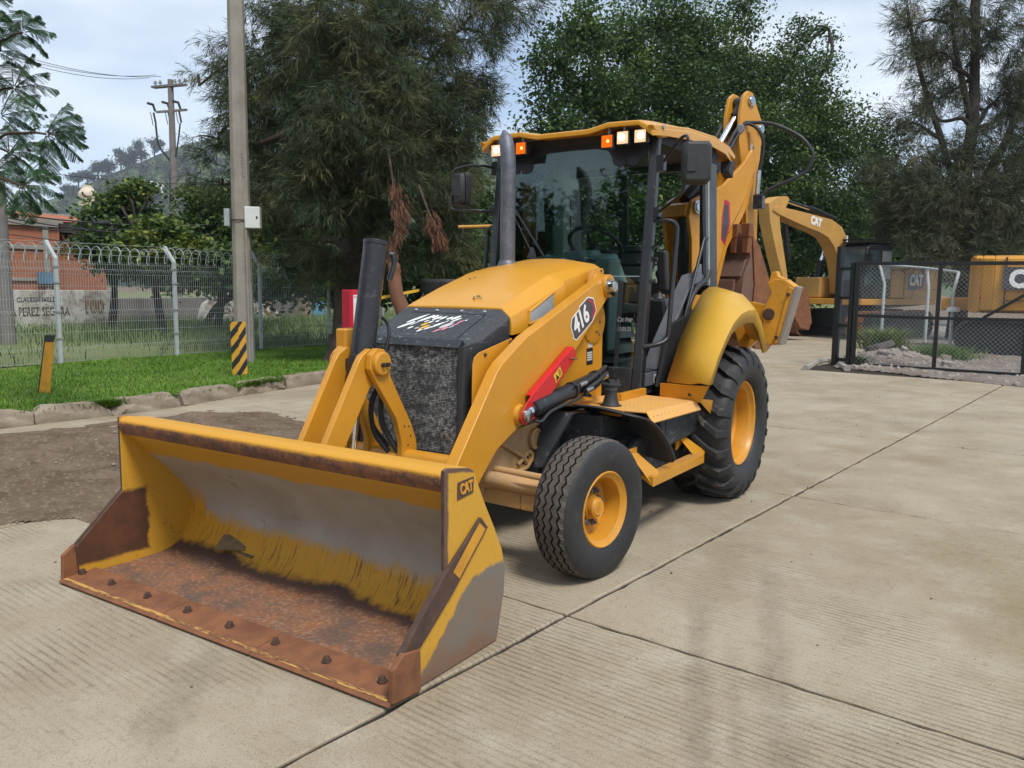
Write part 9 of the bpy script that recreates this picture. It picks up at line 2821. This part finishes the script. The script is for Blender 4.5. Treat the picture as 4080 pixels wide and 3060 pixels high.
for k, (px, py, hpx, wpx) in enumerate(((170, 402, 30, 26), (190, 390, 34, 24), (212, 382, 46, 30), (236, 375, 34, 30), (262, 366, 46, 24), (287, 357, 38, 22), (306, 350, 44, 20), (334, 336, 40, 28), (150, 414, 22, 22), (275, 360, 30, 18))):
    s = HD/1779.0
    b = at(px, py+8, HD*0.985)
    t = thing('ridge_tree', tuple(b), 'hazy ridge tree on the distant hill, '+['low one second from the left', 'third from the left', 'tall bushy one left of the water tank', 'squat one right of the tall bushy one', 'tall narrow one mid ridge', 'narrow one on the upper ridge', 'slender one second from the power pole', 'nearest to the power pole', 'leftmost and lowest', 'small one between the two narrow ones'][k], 'tree', HG)
    lobes = [(b+np.array([rnd.normal()*wpx*0.2*s, rnd.normal()*wpx*0.2*s, hpx*s*(0.45+0.5*rnd.random())]), (wpx*0.32*s, wpx*0.32*s, hpx*0.22*s), 1.0) for q in range(5)]
    V_, Q_, tn, C_ = leaf_crown(lobes, 46, 26, 1.9, rnd, spread=3.4)
    np_mesh('crown', V_, Q_, 'hill_leaf', t, attr=tn)
    m = MB(); m.tube([b-[0, 0, 3], b+[0, 0, hpx*s*0.45], b+np.array([wpx*0.1*s, 0, hpx*s*0.8])], [1.0, 0.7, 0.3], 6); m.build('trunk', 'dark_bark', t)
# scrub and bushes on the slope, too many to count
n = 900
fi = rnd.random(n)*(len(top)-1.01); fk = (0.15+0.8*rnd.random(n))*(nS-2.01)
i0 = fi.astype(int); k0 = fk.astype(int); a = (fi-i0)[:, None]; b = (fk-k0)[:, None]
Pn = (HV[i0, k0]*(1-a)+HV[i0+1, k0]*a)*(1-b)+(HV[i0, k0+1]*(1-a)+HV[i0+1, k0+1]*a)*b
lobes = [(p+[0, 0, 3.0], (5, 5, 3.6), 1.0) for p in Pn]
V_, Q_, tn, C_ = leaf_crown(lobes, n*3, 16, 2.4, rnd, spread=3.6)
tag(np_mesh('hill_scrub', V_, Q_, 'hill_leaf', attr=tn), 'bushes and scrub covering the distant hillside', 'scrub', kind='stuff')
n = 60
lobes = []
for k in range(n):
    p = at(100+rnd.random()*750, 0, 380+rnd.random()*60); p[2] = 4.0+rnd.random()*14.0
    lobes.append((p, (14, 14, 8), 1.0))
V_, Q_, tn, C_ = leaf_crown(lobes, n*14, 24, 2.0, rnd, spread=4.0)
tag(np_mesh('far_woodland', V_, Q_, 'hill_leaf', attr=tn), 'dark belt of woodland at the foot of the distant hill', 'woods', kind='stuff')

# trees across the yard, behind the photographer (their tops show in the windscreen)
for k, (x, y, h, lab) in enumerate(((-21.0, -22.0, 11.0, 'tall spreading tree behind the photographer, mirrored left in the windscreen'), (-15.0, -23.0, 12.5, 'rounded tree behind the photographer, mirrored in the middle of the windscreen'), (-9.0, -22.0, 11.5, 'leafy tree behind the photographer, mirrored right in the windscreen'), (-3.0, -24.0, 12.0, 'wide tree behind the photographer, mirrored at the edge of the windscreen'))):
    rr = np.random.default_rng(300+k)
    lobes = [(np.array([x+rr.normal()*1.8, y+rr.normal()*1.0, h*(0.30+0.62*rr.random())]), (2.3, 1.6, 1.4), 1.0) for q in range(12)]
    broad_tree('broadleaf_tree', lab, (x, y, 0.0), lobes, 330, 40, 0.30, 'broad_leaf', 310+k, 0.22, group='trees behind the photographer', spread=0.7)

# thin daylight haze over the whole place
b = NB('haze_air')
vp = b.t.nodes.new('ShaderNodeVolumePrincipled')
vp.inputs['Color'].default_value = (0.82, 0.90, 1.0, 1)
vp.inputs['Density'].default_value = 0.00032
vp.inputs['Anisotropy'].default_value = 0.2
b.l(vp.outputs[0], b.out.inputs['Volume'])
MATS['haze_air'] = b.m
m = MB(); m.box(-1500, 1500, -900, 1700, -1.6, 175)
tag(m.build('haze', 'haze_air', None, smooth=0), 'pale daylight haze that softens the far hill', 'haze', kind='stuff')
